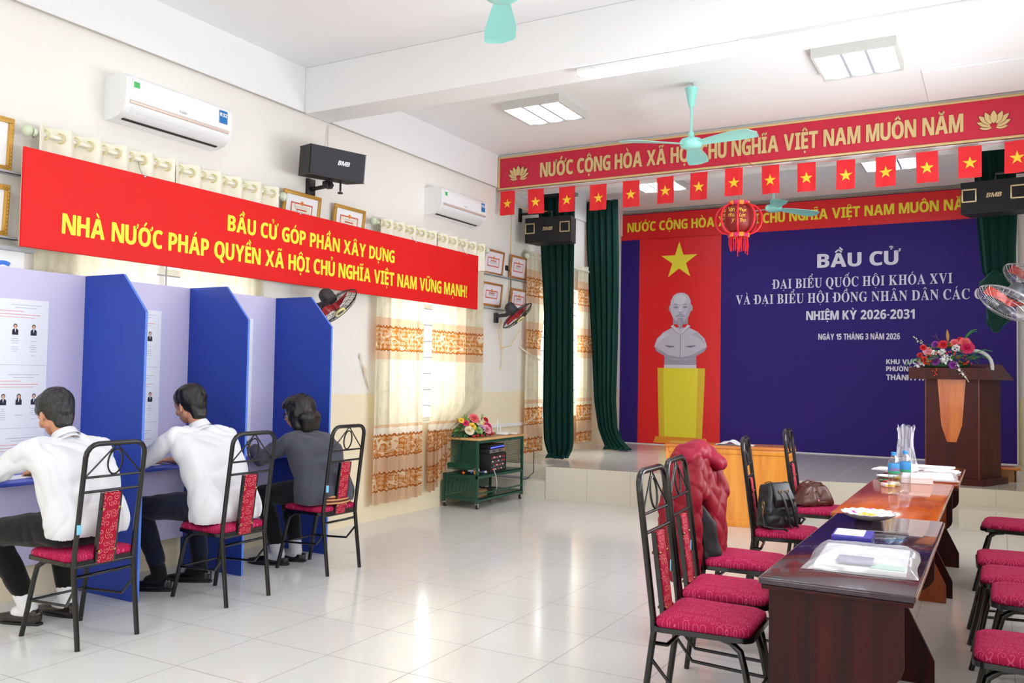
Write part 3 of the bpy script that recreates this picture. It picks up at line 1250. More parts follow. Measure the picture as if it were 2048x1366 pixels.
def candidate_poster(y0, y1, z0, z1):
    """printed list: heading lines, rows of portraits, columns of small print"""
    mb = MB()
    fm = LW(0.0, 0, 0)
    R = lambda a, b, c, d, z=.0012: mb.flat([(a, b), (c, b), (c, d), (a, d)], fm, z)
    mb.box((0, (y0 + y1) / 2, (z0 + z1) / 2), (.0016, y1 - y0, z1 - z0))
    W = y1 - y0
    secs = [(z1, z1 - .40, 4), (z1 - .42, z1 - .78, 5), (z1 - .80, z0, 5)]
    rg = random.Random(5)
    for top, bot, n in secs:
        mb.mi = 1
        R(y0 + W * .55, top - .035, y1 - .05, top - .032)
        R(y0 + W * .6, top - .052, y1 - .08, top - .049)
        mb.mi = 2
        R(y0 + W * .12, top - .075, y1 - W * .3, top - .071)
        R(y0 + W * .04, top - .094, y1 - W * .1, top - .090)
        R(y0 + W * .1, top - .110, y1 - W * .16, top - .107)
        for i in range(n):
            cx = y0 + W * (i + .8) / (n + .6)
            pz = top - .215
            mb.mi = 3
            mb.flat([(cx - .019, pz), (cx + .019, pz), (cx + .019, pz + .028), (cx + .009, pz + .037), (cx - .009, pz + .037), (cx - .019, pz + .028)], fm, .0012)
            mb.mi = 0
            mb.flat([(cx - .004, pz + .037), (cx + .004, pz + .037), (cx, pz + .012)], fm, .0015)
            mb.mi = 5
            long = (i + n) % 4 == 0
            mb.flat([(cx + .0125 * math.cos(a), pz + .053 + .0145 * math.sin(a)) for a in [2 * PI * k / 12 for k in range(12)]], fm, .0013)
            if long:
                mb.flat([(cx - .013, pz + .028), (cx + .013, pz + .028), (cx + .0125, pz + .053), (cx - .0125, pz + .053)], fm, .0013)
            mb.mi = 4
            mb.flat([(cx + .0095 * math.cos(a), pz + .049 + .0125 * math.sin(a)) for a in [2 * PI * k / 12 for k in range(12)]], fm, .0017)
            mb.mi = 1
            z = pz - .025
            k = 0
            while z > bot + .05:
                ln = rg.uniform(.3, .9) if rg.random() > .25 else 0
                if ln:
                    R(cx - .028 * ln, z, cx + .028 * ln, z + .0028)
                z -= .0125
                k += 1
        R(y0 + .01, bot + .004, y1 - .01, bot + .006)
    return mb


BY = [2.70, 3.54, 4.372, 5.235]
LB = ['first voting booth from the left, holding the older man in black trousers', 'middle voting booth, holding the man in navy trousers', 'third voting booth, holding the woman in the grey jacket']
PL = ['white candidate list with portraits in the first booth, fully visible', 'white candidate list with portraits in the middle booth', 'white candidate list in the third booth, mostly hidden by the blue divider']
for k in range(3):
    ya, yb = BY[k], BY[k + 1]
    t = thing('voting_booth', LB[k], 'voting booth', (0, 0, 0), group='blue voting booths along the wall')
    mb = MB(); mb.span((.055, ya + .008, .21), (.073, yb - .0125, 2.005)); mb.build('back_panel', m_lav, t, smooth=False)
    mb = MB()
    mb.prism(side_poly(), .018, frame_mat((0, yb + .006, 0), (1, 0, 0), (0, 0, 1)))
    mb.bm.faces.ensure_lookup_table()
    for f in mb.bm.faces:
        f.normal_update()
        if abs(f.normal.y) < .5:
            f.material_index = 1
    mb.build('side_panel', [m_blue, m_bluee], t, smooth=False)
    mb = MB(); mb.span((.074, ya + .012, .752), (.46, yb - .013, .772), bev=.003); mb.build('writing_shelf', mat('blue_shelf', (62, 84, 190), .35), t)
    mb = MB()
    for y in (ya + .025, yb - .025):
        mb.span((.12, y - .012, .725), (.40, y + .012, .751))
    mb.build('shelf_bracket', m_steel, t)
    py0 = yb - .84 + .0 if k == 0 else ya + .06
    mb = candidate_poster(ya + .06, yb - .255, .86, 1.82)
    for v in mb.bm.verts:
        v.co.x += .0745
    o = mb.build('candidate_poster', [m_poster, m_lt, m_rt, m_suit, m_face, m_hairp], smooth=False)
    tag(o, PL[k], 'poster', 'candidate lists in the booths')
    mb = MB(); mb.box((0, 0, .0008), (.15, .21, .0016))
    o = mb.build('ballot_paper', m_paper, smooth=False); o.location = (.24, (3.02, 3.93, 4.79)[k], .7728); o.rotation_euler = (0, 0, .2)
    tag(o, 'white ballot paper on the shelf of the %s booth' % ('first', 'middle', 'third')[k], 'paper', 'ballot papers on the booth shelves')

# ------------------------------------------------------------------ people
m_skin = mat('light_brown_skin', (206, 150, 122), .5, spec=.3)
m_skin.node_tree.nodes['Principled BSDF'].inputs['Subsurface Weight'].default_value = .12
m_skin.node_tree.nodes['Principled BSDF'].inputs['Subsurface Radius'].default_value = (.02, .008, .005)


def cloth(name, rgb, rough=.85, weave=0.12, scale=420):
    m = mat(name, rgb, rough, spec=.2, sheen=.15)
    t = NT(m)
    t.bump(t.noise(t.obj(), scale, 2), weave, .002)
    return m


def hair_mat(name, rgb, hi):
    m = mat(name, rgb, .42, spec=.5)
    t = NT(m)
    n1 = t.noise(t.mapping(t.obj(), (60, 60, 16)), 2.0, 3)
    t.l(t.ramp(n1, [(.4, C(*rgb)), (.75, C(*hi))]), t.p.inputs['Base Color'])
    t.bump(n1, .5, .004)
    return m


m_shirt = cloth('white_shirt_cotton', (222, 224, 230))
m_polo = cloth('white_polo_knit', (226, 227, 233))
m_wool = cloth('charcoal_grey_wool', (76, 78, 90), .95, .35, 300)
m_blk = cloth('black_trouser_cloth', (16, 16, 19), .85)
m_navy = cloth('navy_trouser_cloth', (22, 26, 48), .85)
m_hair1 = hair_mat('black_hair_grey_streaks', (11, 11, 13), (46, 47, 52))
m_hair2 = hair_mat('black_hair', (8, 8, 9), (20, 19, 21))
m_hair3 = hair_mat('dark_brown_hair', (11, 8, 8), (34, 26, 25))
m_leather = mat('dark_brown_shoe_leather', (34, 20, 18), .28, coat=.3)
m_bleather = mat('black_shoe_leather', (14, 14, 17), .3, coat=.3)
m_eye = mat('eye_white', (228, 224, 220), .3)
m_lens = mat('black_glasses_rim', (16, 16, 18), .25)


def limb(mb, pts):
    """chain of tapered capsules [(point, radius), ...]"""
    for a, b in zip(pts, pts[1:]):
        mb.hull([a, b], 2)


def person(label, base, turn, J, kind):
    """J: joints in the sitter's own frame (forward, left, up) -> world"""
    f = V((-math.cos(turn), -math.sin(turn), 0))
    l = V((math.sin(turn), -math.cos(turn), 0))
    B = V((base[0], base[1], 0))
    P = lambda p: f * p[0] + l * p[1] + V((0, 0, p[2]))       # local to the Empty
    W = lambda p: P(V(p) - B) if False else P(p)
    t = thing('person', label, 'person', (B.x, B.y, 0))
    toL = lambda w: V((w[0] - B.x, w[1] - B.y, w[2]))          # world joints -> Empty frame
    hd = toL(J['head']); hf = V(J['look']).normalized()
    hup = (V(J.get('head_up', (0, 0, 1))) - hf * V(J.get('head_up', (0, 0, 1))).dot(hf)).normalized()
    hl = hup.cross(hf)
    H = lambda a, b, c: hd + hf * a + hl * b + hup * c
    nk = toL(J['neck']); ch = toL(J['chest']); wa = toL(J['waist']); hp = toL(J['hip'])
    sL, sR = toL(J['sL']), toL(J['sR'])
    # --- body: one continuous skin surface
    mb = MB()
    k = J.get('hs', 1.0)
    mb.hull([(H(-.025 * k, 0, .045 * k), .083 * k), (H(.03 * k, 0, .04 * k), .072 * k), (H(.0, 0, .02 * k), .076 * k)], 3)
    mb.hull([(H(.025 * k, 0, .01), .064 * k), (H(.052 * k, 0, -.062 * k), .034 * k), (H(.005, .035 * k, -.045 * k), .028 * k), (H(.005, -.035 * k, -.045 * k), .028 * k)], 2)
    mb.hull([(H(.094 * k, 0, .012 * k), .010), (H(.112 * k, 0, -.018 * k), .0125), (H(.09 * k, .012, -.022 * k), .009), (H(.09 * k, -.012, -.022 * k), .009)], 2)
    for s in (-1, 1):
        mb.hull([(H(.078 * k, s * .018, .026 * k), .013), (H(.066 * k, s * .048, .024 * k), .012)], 2)          # brow
        mb.hull([(H(.066 * k, s * .04, -.022 * k), .02), (H(.05 * k, s * .05, -.015), .018)], 2)              # cheek
        er = H(-.005, s * .077 * k, -.005)
        mb.hull([(er + hup * .022 - hf * .012, .0085), (er + hup * .018 + hf * .004, .007), (er - hup * .022, .008)], 2)
    mb.hull([(H(.088 * k, .018, -.047 * k), .0075), (H(.094 * k, 0, -.045 * k), .0085), (H(.088 * k, -.018, -.047 * k), .0075)], 2)
    mb.hull([(H(.084 * k, .014, -.058 * k), .0075), (H(.09 * k, 0, -.058 * k), .008), (H(.084 * k, -.014, -.058 * k), .0075)], 2)
    limb(mb, [(H(-.03, 0, -.02), .056), (nk + hup * .02, .055), (nk - V((0, 0, .05)), .06)])
    mb.hull([(sL, .05), (sR, .05), (nk - V((0, 0, .06)), .055), (ch + (sL - sR) * .28, .085), (ch - (sL - sR) * .28, .085)], 2)
    mb.hull([(ch + (sL - sR) * .26, .085), (ch - (sL - sR) * .26, .085), (wa + (sL - sR) * .2, .085), (wa - (sL - sR) * .2, .085)], 2)
    mb.hull([(wa + (sL - sR) * .18, .075), (wa - (sL - sR) * .18, .075), (hp + (sL - sR) * .22, .08), (hp - (sL - sR) * .22, .08)], 2)
    for s, S in (('L', sL), ('R', sR)):
        e, w = toL(J['e' + s]), toL(J['w' + s])
        limb(mb, [(S, .05), (e, .037), (w, .027)])
        kn, an, toe = toL(J['k' + s]), toL(J['a' + s]), toL(J['t' + s])
        h0 = hp + (sL - sR) * (.24 if s == 'L' else -.24)
        limb(mb, [(h0, .085), (kn, .055), (an, .038)])
        limb(mb, [(an, .034), (an + (toe - an) * .15 - V((0, 0, .02)), .026)])
        # hand: palm, four fingers, thumb
        g = V(J['g' + s]).normalized()
        up = V((0, 0, 1)); sd = g.cross(up).normalized()
        if s == 'R':
            sd = -sd
        pn = sd.cross(g)
        pc = w + g * .05
        mb.hull([(w + g * .01, .022), (pc + sd * .026 + g * .02, .013), (pc - sd * .026 + g * .018, .013)], 2)
        for i, (o, ln) in enumerate(((.03, .062), (.011, .072), (-.009, .068), (-.028, .052))):
            a = pc + g * .022 + sd * o
            q1 = a + g * ln * .48 - up * .006
            q2 = q1 + (g * .75 - up * .66).normalized() * ln * .34
            q3 = q2 + (g * .35 - up * .94).normalized() * ln * .26
            limb(mb, [(a, .0095), (q1, .0088), (q2, .0082), (q3, .0072)])
        th = w + g * .03 + sd * .022
        q1 = th + (g * .6 + sd * .75 - up * .1).normalized() * .032
        q2 = q1 + (g * .95 + sd * .05 - up * .3).normalized() * .028
        limb(mb, [(th, .013), (q1, .0105), (q2, .0085)])
    remeshed(mb, 'body', m_skin, t, voxel=.0052, smooth=3)
    # --- eyes
    for s in (-1, 1):
        mb = MB(); mb.ell(H(.076 * k, s * .033, .008), .0115, 10, 8); mb.mi = 1; mb.ell(H(.0845 * k, s * .0335, .008), .0048, 8, 6)
        mb.build('eye', [m_eye, m_black], t)
    # --- clothes
    s_ = V((sL - sR)).normalized()
    fat = kind['fat']
    mb = MB()
    bk = -f
    mb.hull([(sL + s_ * .008, .062), (sR - s_ * .008, .062), (nk - V((0, 0, .055)), .07), (ch + (sL - sR) * .33 + bk * .02, .1 * fat), (ch - (sL - sR) * .33 + bk * .02, .1 * fat)], 3)
    mb.hull([(ch + (sL - sR) * .33 + bk * .02, .1 * fat), (ch - (sL - sR) * .33 + bk * .02, .1 * fat), (wa + (sL - sR) * .27, .108 * fat), (wa - (sL - sR) * .27, .108 * fat)], 3)
    hem = hp + V((0, 0, kind['hem']))
    mb.hull([(wa + (sL - sR) * .27, .108 * fat), (wa - (sL - sR) * .27, .108 * fat), (hem + (sL - sR) * .30 + bk * .012, kind.get('hemr', .128) * fat), (hem - (sL - sR) * .30 + bk * .012, kind.get('hemr', .128) * fat)], 3)
    for s, S in (('L', sL), ('R', sR)):
        e, w = toL(J['e' + s]), toL(J['w' + s])
        sh = kind['sleeve' + s]
        c_ = e + (w - e) * sh
        limb(mb, [(S, .068), (S + (e - S) * .5, .062), (e, .054), (c_, .043)])
    cuts = []
    for s in 'LR':
        e, w = toL(J['e' + s]), toL(J['w' + s])
        cuts.append((e + (w - e) * kind['sleeve' + s], (w - e).normalized()))
    zc = hem.z - .06
    nkt = nk - V((0, 0, .012)) 
    nup = (hd - nk).normalized()

    def keep(c):
        for q, d in cuts:
            if (c - q).length < .12 and (c - q).dot(d) > .012:
                return False
        if (c - nkt).dot(nup) > .0 and (c - nkt).length < .088:
            return False
        return c.z > zc
    remeshed(mb, kind['top_name'], kind['top'], t, voxel=.009, smooth=4, wrinkle=(kind.get('wr', .008), 10.5, (1, 1, .5)), keep=keep)
    # collar: a tilted ring around the neck
    if kind.get('collar'):
        mb = MB()
        rx = nup.orthogonal().normalized(); ry = nup.cross(rx)
        def ring(i, r, h):
            a = 2 * PI * i / 32
            return nk + nup * h + (rx * math.cos(a) + ry * math.sin(a)) * r
        rows = [(.064, -.045), (.060, .012), (.064, .017), (.075, -.028)]
        vs = [[mb.bm.verts.new(ring(i, r, h)) for i in range(32)] for r, h in rows]
        for a, b in zip(vs, vs[1:]):
            for i in range(32):
                mb.bm.faces.new((a[i], a[(i + 1) % 32], b[(i + 1) % 32], b[i]))
        mb.build('collar', kind['top'], t, angle=80)
    mb = MB()
    hp = hp + f * .025
    mb.hull([(hp + (sL - sR) * .25 + V((0, 0, .0)), .104), (hp - (sL - sR) * .25 + V((0, 0, .0)), .104), (hp + (sL - sR) * .2 + V((0, 0, kind.get('rise', .04))), .1), (hp - (sL - sR) * .2 + V((0, 0, kind.get('rise', .04))), .1)], 3)
    for s in 'LR':
        kn, an = toL(J['k' + s]), toL(J['a' + s])
        h0 = hp + (sL - sR) * (.25 if s == 'L' else -.25)
        limb(mb, [(h0, .105), (h0 + (kn - h0) * .5, .09), (kn, .073), (kn + (an - kn) * .45, .068), (an + (kn - an) * .18, .058)])
    zmin = min(toL(J['aL']).z, toL(J['aR']).z) + .055
    remeshed(mb, 'trousers', kind['bottom'], t, voxel=.009, smooth=4, wrinkle=(.007, 8, (1, 1, .7)), keep=lambda c: c.z > zmin)
    for s in 'LR':
        an, toe = toL(J['a' + s]), toL(J['t' + s])
        d = (toe - an); d.z = 0; d.normalize()
        heel = V((an.x, an.y, 0)) - d * .045
        sd = V((-d.y, d.x, 0))
        mb = MB()
        tp = heel + d * .262
        mb.hull([(heel + V((0, 0, .034)), .034), (heel + d * .06 + V((0, 0, .036)), .036), (heel + d * .17 + sd * .012 + V((0, 0, .03)), .03), (heel + d * .17 - sd * .012 + V((0, 0, .03)), .03), (tp + V((0, 0, .021)), .021)], 3)
        mb.hull([(heel + V((0, 0, .055)), .034), (heel + d * .07 + V((0, 0, .062)), .034), (heel + d * .13 + V((0, 0, .045)), .03)], 3)
        sho = remeshed(mb, 'shoe', kind['shoe'], t, voxel=.006, smooth=2, keep=lambda c: c.z < kind.get('shoe_top', .085))
        mb = MB(); mb.prism([( (heel + d * a + sd * b).x, (heel + d * a + sd * b).y) for a, b in ((-.034, -.02), (-.034, .02), (.06, .036), (.17, .042), (.245, .02), (.262, 0), (.245, -.02), (.17, -.042), (.06, -.036))], .014)
        so = mb.build('sole', m_black, sho)
        mb = MB(); mb.hull([(an + V((0, 0, -.035)), .047), (an + d * .075 + V((0, 0, -.055)), .036)], 2); limb(mb, [(an + V((0, 0, -.03)), .048), (an + (toL(J['k' + s]) - an) * .3, .053)])
        remeshed(mb, 'sock', kind['sock'], t, voxel=.008, smooth=2)
    kind['hair'](t, H, k)
    return t, H


def hair_short(m, full=1.0, name='hair'):
    def f(t, H, k):
        mb = MB()
        mb.hull([(H(-.036, 0, .06), .092 * k * full), (H(.026, 0, .068), .078 * k * full), (H(-.05, 0, .01), .078 * k)], 3)
        mb.hull([(H(.06, .015, .098 * k), .03), (H(.052, -.03, .09), .034), (H(.01, 0, .09), .06)], 3)
        for s in (-1, 1):
            mb.hull([(H(-.02, s * .052, .025), .036), (H(.028, s * .058, .045), .025), (H(.02, s * .068, .012), .009)], 2)
        mb.hull([(H(-.07, .03, -.03), .036), (H(-.07, -.03, -.03), .036), (H(-.066, .02, -.075), .03), (H(-.066, -.02, -.075), .03)], 2)
        c0 = H(0, 0, 0); fx = (H(1, 0, 0) - c0); ux = (H(0, 0, 1) - c0); sx = (H(0, 1, 0) - c0)
        def keep(c):
            d = c - c0
            a, b, z = d.dot(fx), d.dot(sx), d.dot(ux)
            if z < .028 and a > .022:
                return False
            if a > .068 and z < .072:
                return False
            return z > -.105
        remeshed(mb, name, m, t, voxel=.006, smooth=2, wrinkle=(.006, 22, (1, 1, .5)), keep=keep)
    return f


def hair_bob(m):
    def f(t, H, k):
        mb = MB()
        mb.hull([(H(-.03, 0, .055), .105), (H(.03, 0, .062), .088), (H(-.045, 0, -.02), .1)], 3)
        for s in (-1, 1):
            mb.hull([(H(-.02, s * .066, .03), .045), (H(.012, s * .078, -.02), .028), (H(-.03, s * .064, -.085), .044), (H(-.075, s * .045, -.1), .04)], 3)
        mb.hull([(H(-.09, .05, -.03), .06), (H(-.09, -.05, -.03), .06), (H(-.085, .05, -.1), .045), (H(-.085, -.05, -.1), .045)], 3)
        c0 = H(0, 0, 0); fx = (H(1, 0, 0) - c0); ux = (H(0, 0, 1) - c0)
        def keep(c):
            d = c - c0
            return not (d.dot(fx) > .05 and d.dot(ux) < .055)
        remeshed(mb, 'hair', m, t, voxel=.007, smooth=2, wrinkle=(.006, 20, (1, 1, .5)), keep=keep)
    return f


# man in black trousers, first booth
J1 = dict(head=(.685, 2.955, 1.148), look=(-.88, .10, -.46), neck=(.765, 2.96, 1.045), chest=(.86, 2.955, .87), waist=(.945, 2.955, .70), hip=(.975, 2.955, .575),
          sL=(.79, 2.765, .975), sR=(.80, 3.145, .97), eL=(.56, 2.64, .80), wL=(.36, 2.80, .845), gL=(-.55, .8, .1), eR=(.56, 3.24, .80), wR=(.34, 3.12, .81), gR=(-.95, -.2, -.05),
          kL=(.46, 2.76, .52), aL=(.55, 2.93, .115), tL=(.37, 2.88, .03), kR=(.53, 3.10, .52), aR=(.58, 3.135, .115), tR=(.40, 3.12, .03), hs=1.0)
person('man in a white dress shirt and black trousers, bent forward writing in the first booth', (.975, 2.955), 0.0, J1,
       dict(top=m_shirt, top_name='shirt', fat=1.0, hem=.02, hemr=.112, rise=.09, sleeveL=.93, sleeveR=.93, collar=True, bottom=m_blk, shoe=m_leather, sock=cloth('white_sock', (236, 236, 240)), hair=hair_short(m_hair1, 1.03), wr=.017))
# man in navy trousers, second booth
J2 = dict(head=(.640, 3.905, 1.172), look=(-.94, .03, -.32), neck=(.705, 3.92, 1.055), chest=(.80, 3.92, .87), waist=(.905, 3.92, .69), hip=(.965, 3.92, .575),
          sL=(.715, 3.735, .985), sR=(.76, 4.105, .98), eL=(.50, 3.635, .815), wL=(.335, 3.80, .83), gL=(-.5, .86, .05), eR=(.53, 4.15, .80), wR=(.34, 4.03, .80), gR=(-.9, -.4, 0),
          kL=(.40, 3.735, .52), aL=(.535, 3.80, .115), tL=(.36, 3.72, .03), kR=(.50, 4.07, .52), aR=(.56, 4.10, .115), tR=(.39, 4.03, .03), hs=1.0)
person('man in a white polo shirt and navy trousers writing in the middle booth', (.965, 3.92), 0.0, J2,
       dict(top=m_polo, top_name='shirt', fat=1.02, hem=-.035, sleeveL=.9, sleeveR=.25, collar=True, bottom=m_navy, shoe=m_bleather, sock=cloth('black_sock', (18, 18, 22)), hair=hair_short(m_hair2, .99), wr=.013))
# woman in the third booth
J3 = dict(head=(.680, 4.865, 1.088), look=(-.96, -.24, -.12), neck=(.755, 4.875, .985), chest=(.84, 4.86, .82), waist=(.92, 4.85, .66), hip=(.955, 4.85, .56),
          sL=(.755, 4.70, .905), sR=(.79, 5.035, .90), eL=(.58, 4.60, .775), wL=(.36, 4.74, .835), gL=(-.85, .5, .05), eR=(.58, 5.10, .77), wR=(.36, 4.98, .80), gR=(-.9, -.3, 0),
          kL=(.47, 4.74, .50), aL=(.62, 4.76, .10), tL=(.44, 4.69, .03), kR=(.50, 4.97, .50), aR=(.64, 4.92, .10), tR=(.46, 4.88, .03), hs=.94)
p3, H3 = person('woman with a dark bob and glasses in a grey jacket writing in the third booth', (.955, 4.85), 0.0, J3,
       dict(top=m_wool, top_name='jacket', fat=1.12, hem=-.02, sleeveL=.86, sleeveR=.86, bottom=m_blk, shoe=m_bleather, shoe_top=.055, sock=cloth('pale_grey_sock', (196, 198, 206)), hair=hair_bob(m_hair3), wr=.012))
mb = MB()
for s in (-1, 1):
    c = lambda a: H3(.094, s * .033 + .024 * math.cos(a), .006 + .018 * math.sin(a))
    mb.tube([c(2 * PI * i / 16) for i in range(16)], .0026, 6, closed=True)
    mb.tube([H3(.094, s * .056, .012), H3(.05, s * .076, .014), H3(-.01, s * .08, .006)], .0026, 6)
mb.tube([H3(.094, -.01, .008), H3(.098, 0, .011), H3(.094, .01, .008)], .0022, 6)
mb.build('glasses', m_lens, p3)
# striped cushion rim she sits on
mb = MB()
for i in range(5):
    z = .487 + i * .011
    a0 = -PI * .62
    mb.mi = i % 2
    mb.tube([(.955 + (.185 - .004 * i) * math.cos(a), 4.85 + (.188 - .004 * i) * math.sin(a), z) for a in [2 * PI * j / 40 for j in range(40)]], .0062, 6, closed=True)
mb.mi = 2
mb.lathe([(.001, .48), (.17, .48), (.18, .49), (.17, .53), (.001, .532)], 32, M.Translation((.955, 4.85, 0)))
o = mb.build('seat_cushion', [mat('tan_piping', (206, 150, 96), .6), mat('dark_red_stripe', (86, 20, 26), .6), mat('maroon_cushion', (70, 16, 22), .8)], angle=60)
tag(o, 'round dark red cushion with tan stripes under the woman', 'cushion')

# pens in the writing hands
for nm, a, b in (('the man in navy trousers', (.285, 3.845, .79), (.262, 3.80, .90)), ('the woman in the grey jacket', (.30, 4.775, .79), (.29, 4.73, .90)), ('the man in black trousers', (.31, 2.85, .79), (.30, 2.80, .90))):
    mb = MB(); mb.tube([a, V(a) + (V(b) - V(a)) * .1, b], [.001, .004, .004], 8)
    tag(mb.build('pen', m_black), 'dark pen in the hand of ' + nm, 'pen', 'pens in writing hands')

# ------------------------------------------------------------------ red banner on the left wall
def fabric_print(name, rgb, rough=.55):
    m = mat(name, rgb, rough, spec=.3)
    t = NT(m)
    w = t.noise(t.mapping(t.obj(), (400, 60, 400)), 1.0, 2)
    t.bump(w, .12, .002)
    return m


m_banner = fabric_print('red_banner_cloth', (224, 24, 22))
m_bany = mat('yellow_banner_print', (240, 232, 60), .55)
b = thing('slogan_banner', 'long red slogan banner with yellow letters on the left wall', 'banner', (0.15, 3.05, 2.13))
mb = MB()
fm = frame_mat((0, 0, 0), (0, 1, 0), (0, 0, 1))
L, Hb = 5.19, .6
mb.box((-.012, L / 2, Hb / 2), (.022, L, Hb), bev=.004)
mb.mi = 1
text(mb, 'BẦU CỬ GÓP PHẦN XÂY DỰNG', LW(0.0005, 4.625 - 3.05, .335), .118, 2.07)
text(mb, 'NHÀ NƯỚC PHÁP QUYỀN XÃ HỘI CHỦ NGHĨA VIỆT NAM VỮNG MẠNH!', LW(0.0005, 3.305 - 3.05, .115), .125, 4.71)
mb.build('banner_cloth', [m_banner, m_bany], b, smooth=False)
mb = MB(); mb.span((-.028, .002, .002), (-.0235, L - .002, Hb - .002)); mb.build('banner_backing', mat('pale_backing', (226, 214, 196), .7), b, smooth=False)
for y in (.84, 2.35, 4.0, 4.95):
    mb = MB(); mb.ell((0, y, Hb - .008), (.009, .011, .011), 10, 8)
    mb.build('hanging_pin', m_steel, b)
for y in (.84, 2.35, 4.0, 4.95):
    mb = MB(); mb.tube([(-.02, y, Hb - .01), (-.06, y, Hb + .05), (-.075, y, Hb + .1)], .0025, 6); mb.build('hanging_wire', m_steel, b)

# ------------------------------------------------------------------ sign over the stage
m_sign = mat('crimson_sign_board', (198, 34, 62), .42, spec=.4)
m_gold = mat('champagne_gold', (216, 190, 132), .38, metal=.25)


def petal(cx, cy, w, h, a, n=9):
    out = []
    for i in range(n):
        u = i / (n - 1)
        out.append((w * math.sin(PI * u) ** .8 * (1 - .35 * u), h * u))
    pts = out + [(-x, y) for x, y in reversed(out[1:-1])]
    ca, sa = math.cos(a), math.sin(a)
    return [(cx + x * ca - y * sa, cy + x * sa + y * ca) for x, y in pts]


def lotus(mb, m, s, depth):
    petals = [(-.0, -.02, .17, .62, 0)]
    for a, w, h, x, y in ((.42, .15, .62, -.1, -.03), (.8, .14, .66, -.14, -.06), (1.16, .13, .62, -.12, -.14), (1.52, .1, .5, -.08, -.2)):
        petals += [(x, y, w, h, a), (-x, y, w, h, -a)]
    for i, (x, y, w, h, a) in enumerate(reversed(petals)):
        off = M.Translation((0, 0, .0015 * (len(petals) - i - 0)))
        z = .001 + .0014 * i
        mm = m @ M.Translation((0, 0, 0))
        mb.mi = 1
        pl = [(px * s * 1.0, py * s) for px, py in petal(x, y, w * 1.13, h * 1.04, a)]
        mb.prism(pl, .0005 + z, mm)
        mb.mi = 0
        pl = [(px * s, py * s) for px, py in petal(x, y + .012, w, h * .97, a)]
        mb.prism(pl, .0012 + z, mm)


SX0, SX1, SZ0, SZ1, SY = 0.03, 5.46, 3.595, 3.99, 8.865
s = thing('stage_sign', 'long crimson sign with raised gold letters and lotus emblems above the stage', 'sign', (SX0, SY, SZ0))
W, Hs = SX1 - SX0, SZ1 - SZ0
mb = MB(); mb.box((W / 2, 0, Hs / 2), (W, .022, Hs)); mb.build('sign_board', m_sign, s, smooth=False)
mb = MB()
mb.box((W / 2, -.008, .011), (W, .034, .022), bev=.003); mb.box((W / 2, -.008, Hs - .011), (W, .034, .022), bev=.003)
mb.box((.011, -.008, Hs / 2), (.022, .034, Hs - .044), bev=.003); mb.box((W - .011, -.008, Hs / 2), (.022, .034, Hs - .044), bev=.003)
mb.build('sign_frame', m_gold, s)
mb = MB(); text(mb, 'NƯỚC CỘNG HÒA XÃ HỘI CHỦ NGHĨA VIỆT NAM MUÔN NĂM', BW(.565, -.0112, .105), .165, 4.345, depth=.012)
mb.build('raised_lettering', m_gold, s, smooth=False)
for x in (.275, 5.155):
    mb = MB(); lotus(mb, BW(x, -.0112, .15), .2, .004)
    mb.build('lotus_emblem', [m_gold, mat('lotus_outline', (120, 40, 30), .6)], s, smooth=False)

# ------------------------------------------------------------------ stage backdrop
m_purple = fabric_print('violet_blue_print', (40, 18, 112), .6)
m_bred = mat('bright_red_print', (226, 26, 30), .42)
m_byel = mat('warm_yellow_print', (246, 230, 58), .45)
m_bgol = mat('mustard_print', (230, 194, 46), .45)
m_bor = mat('orange_print', (236, 152, 42), .45)
m_bwht = mat('lilac_white_print', (226, 224, 240), .5)
g = [mat('stone_grey_%d' % i, c, .5) for i, c in enumerate(((204, 200, 214), (166, 162, 178), (222, 219, 229), (118, 114, 132), (186, 182, 198)))]
BYY = 12.80
bd = thing('stage_backdrop', 'large violet and red printed backdrop covering the wall behind the stage', 'backdrop', (0.0, BYY, STZ))
mb = MB()
BH = 3.985 - STZ - .03
mb.box((2.71, .012, BH / 2 + .012), (5.42, .02, BH))
fm = BW(0, -.0005, -STZ)
R = lambda a, b, c, d, z=0.0: mb.flat([(a, b), (c, b), (c, d), (a, d)], fm, z + .0015)
mb.mi = 1
R(0, 3.555, 5.42, 3.955); R(.31, .385, 1.605, 3.56)
mb.mi = 2
text(mb, 'NƯỚC CỘNG HÒA XÃ HỘI CHỦ NGHĨA VIỆT NAM MUÔN NĂM', BW(.105, -.004, 3.685 - STZ), .145, 4.86)
mb.flat([(.955 + x, 3.19 + y) for x, y in star(.30)], fm, .003)
# bust statue on a pedestal (printed)
mb.mi = 3
mb.flat([(.625, 1.55), (1.375, 1.55), (1.335, .50), (.66, .50)], fm, .003)
mb.mi = 2
mb.flat([(.72, 1.548), (1.265, 1.548), (1.24, .505), (.745, .505)], fm, .004)
mb.mi = 4
mb.flat([(.6, .50), (1.4, .50), (1.43, .40), (.57, .40)], fm, .003)
G0 = 5


def shape(k, pts, z):
    mb.mi = G0 + k
    mb.flat(pts, fm, z)


def oval(cx, cy, rx, ry, n=28, a0=0, a1=2 * PI):
    return [(cx + rx * math.cos(a0 + (a1 - a0) * i / n), cy + ry * math.sin(a0 + (a1 - a0) * i / n)) for i in range(n + (0 if abs(a1 - a0 - 2 * PI) < 1e-6 else 1))]


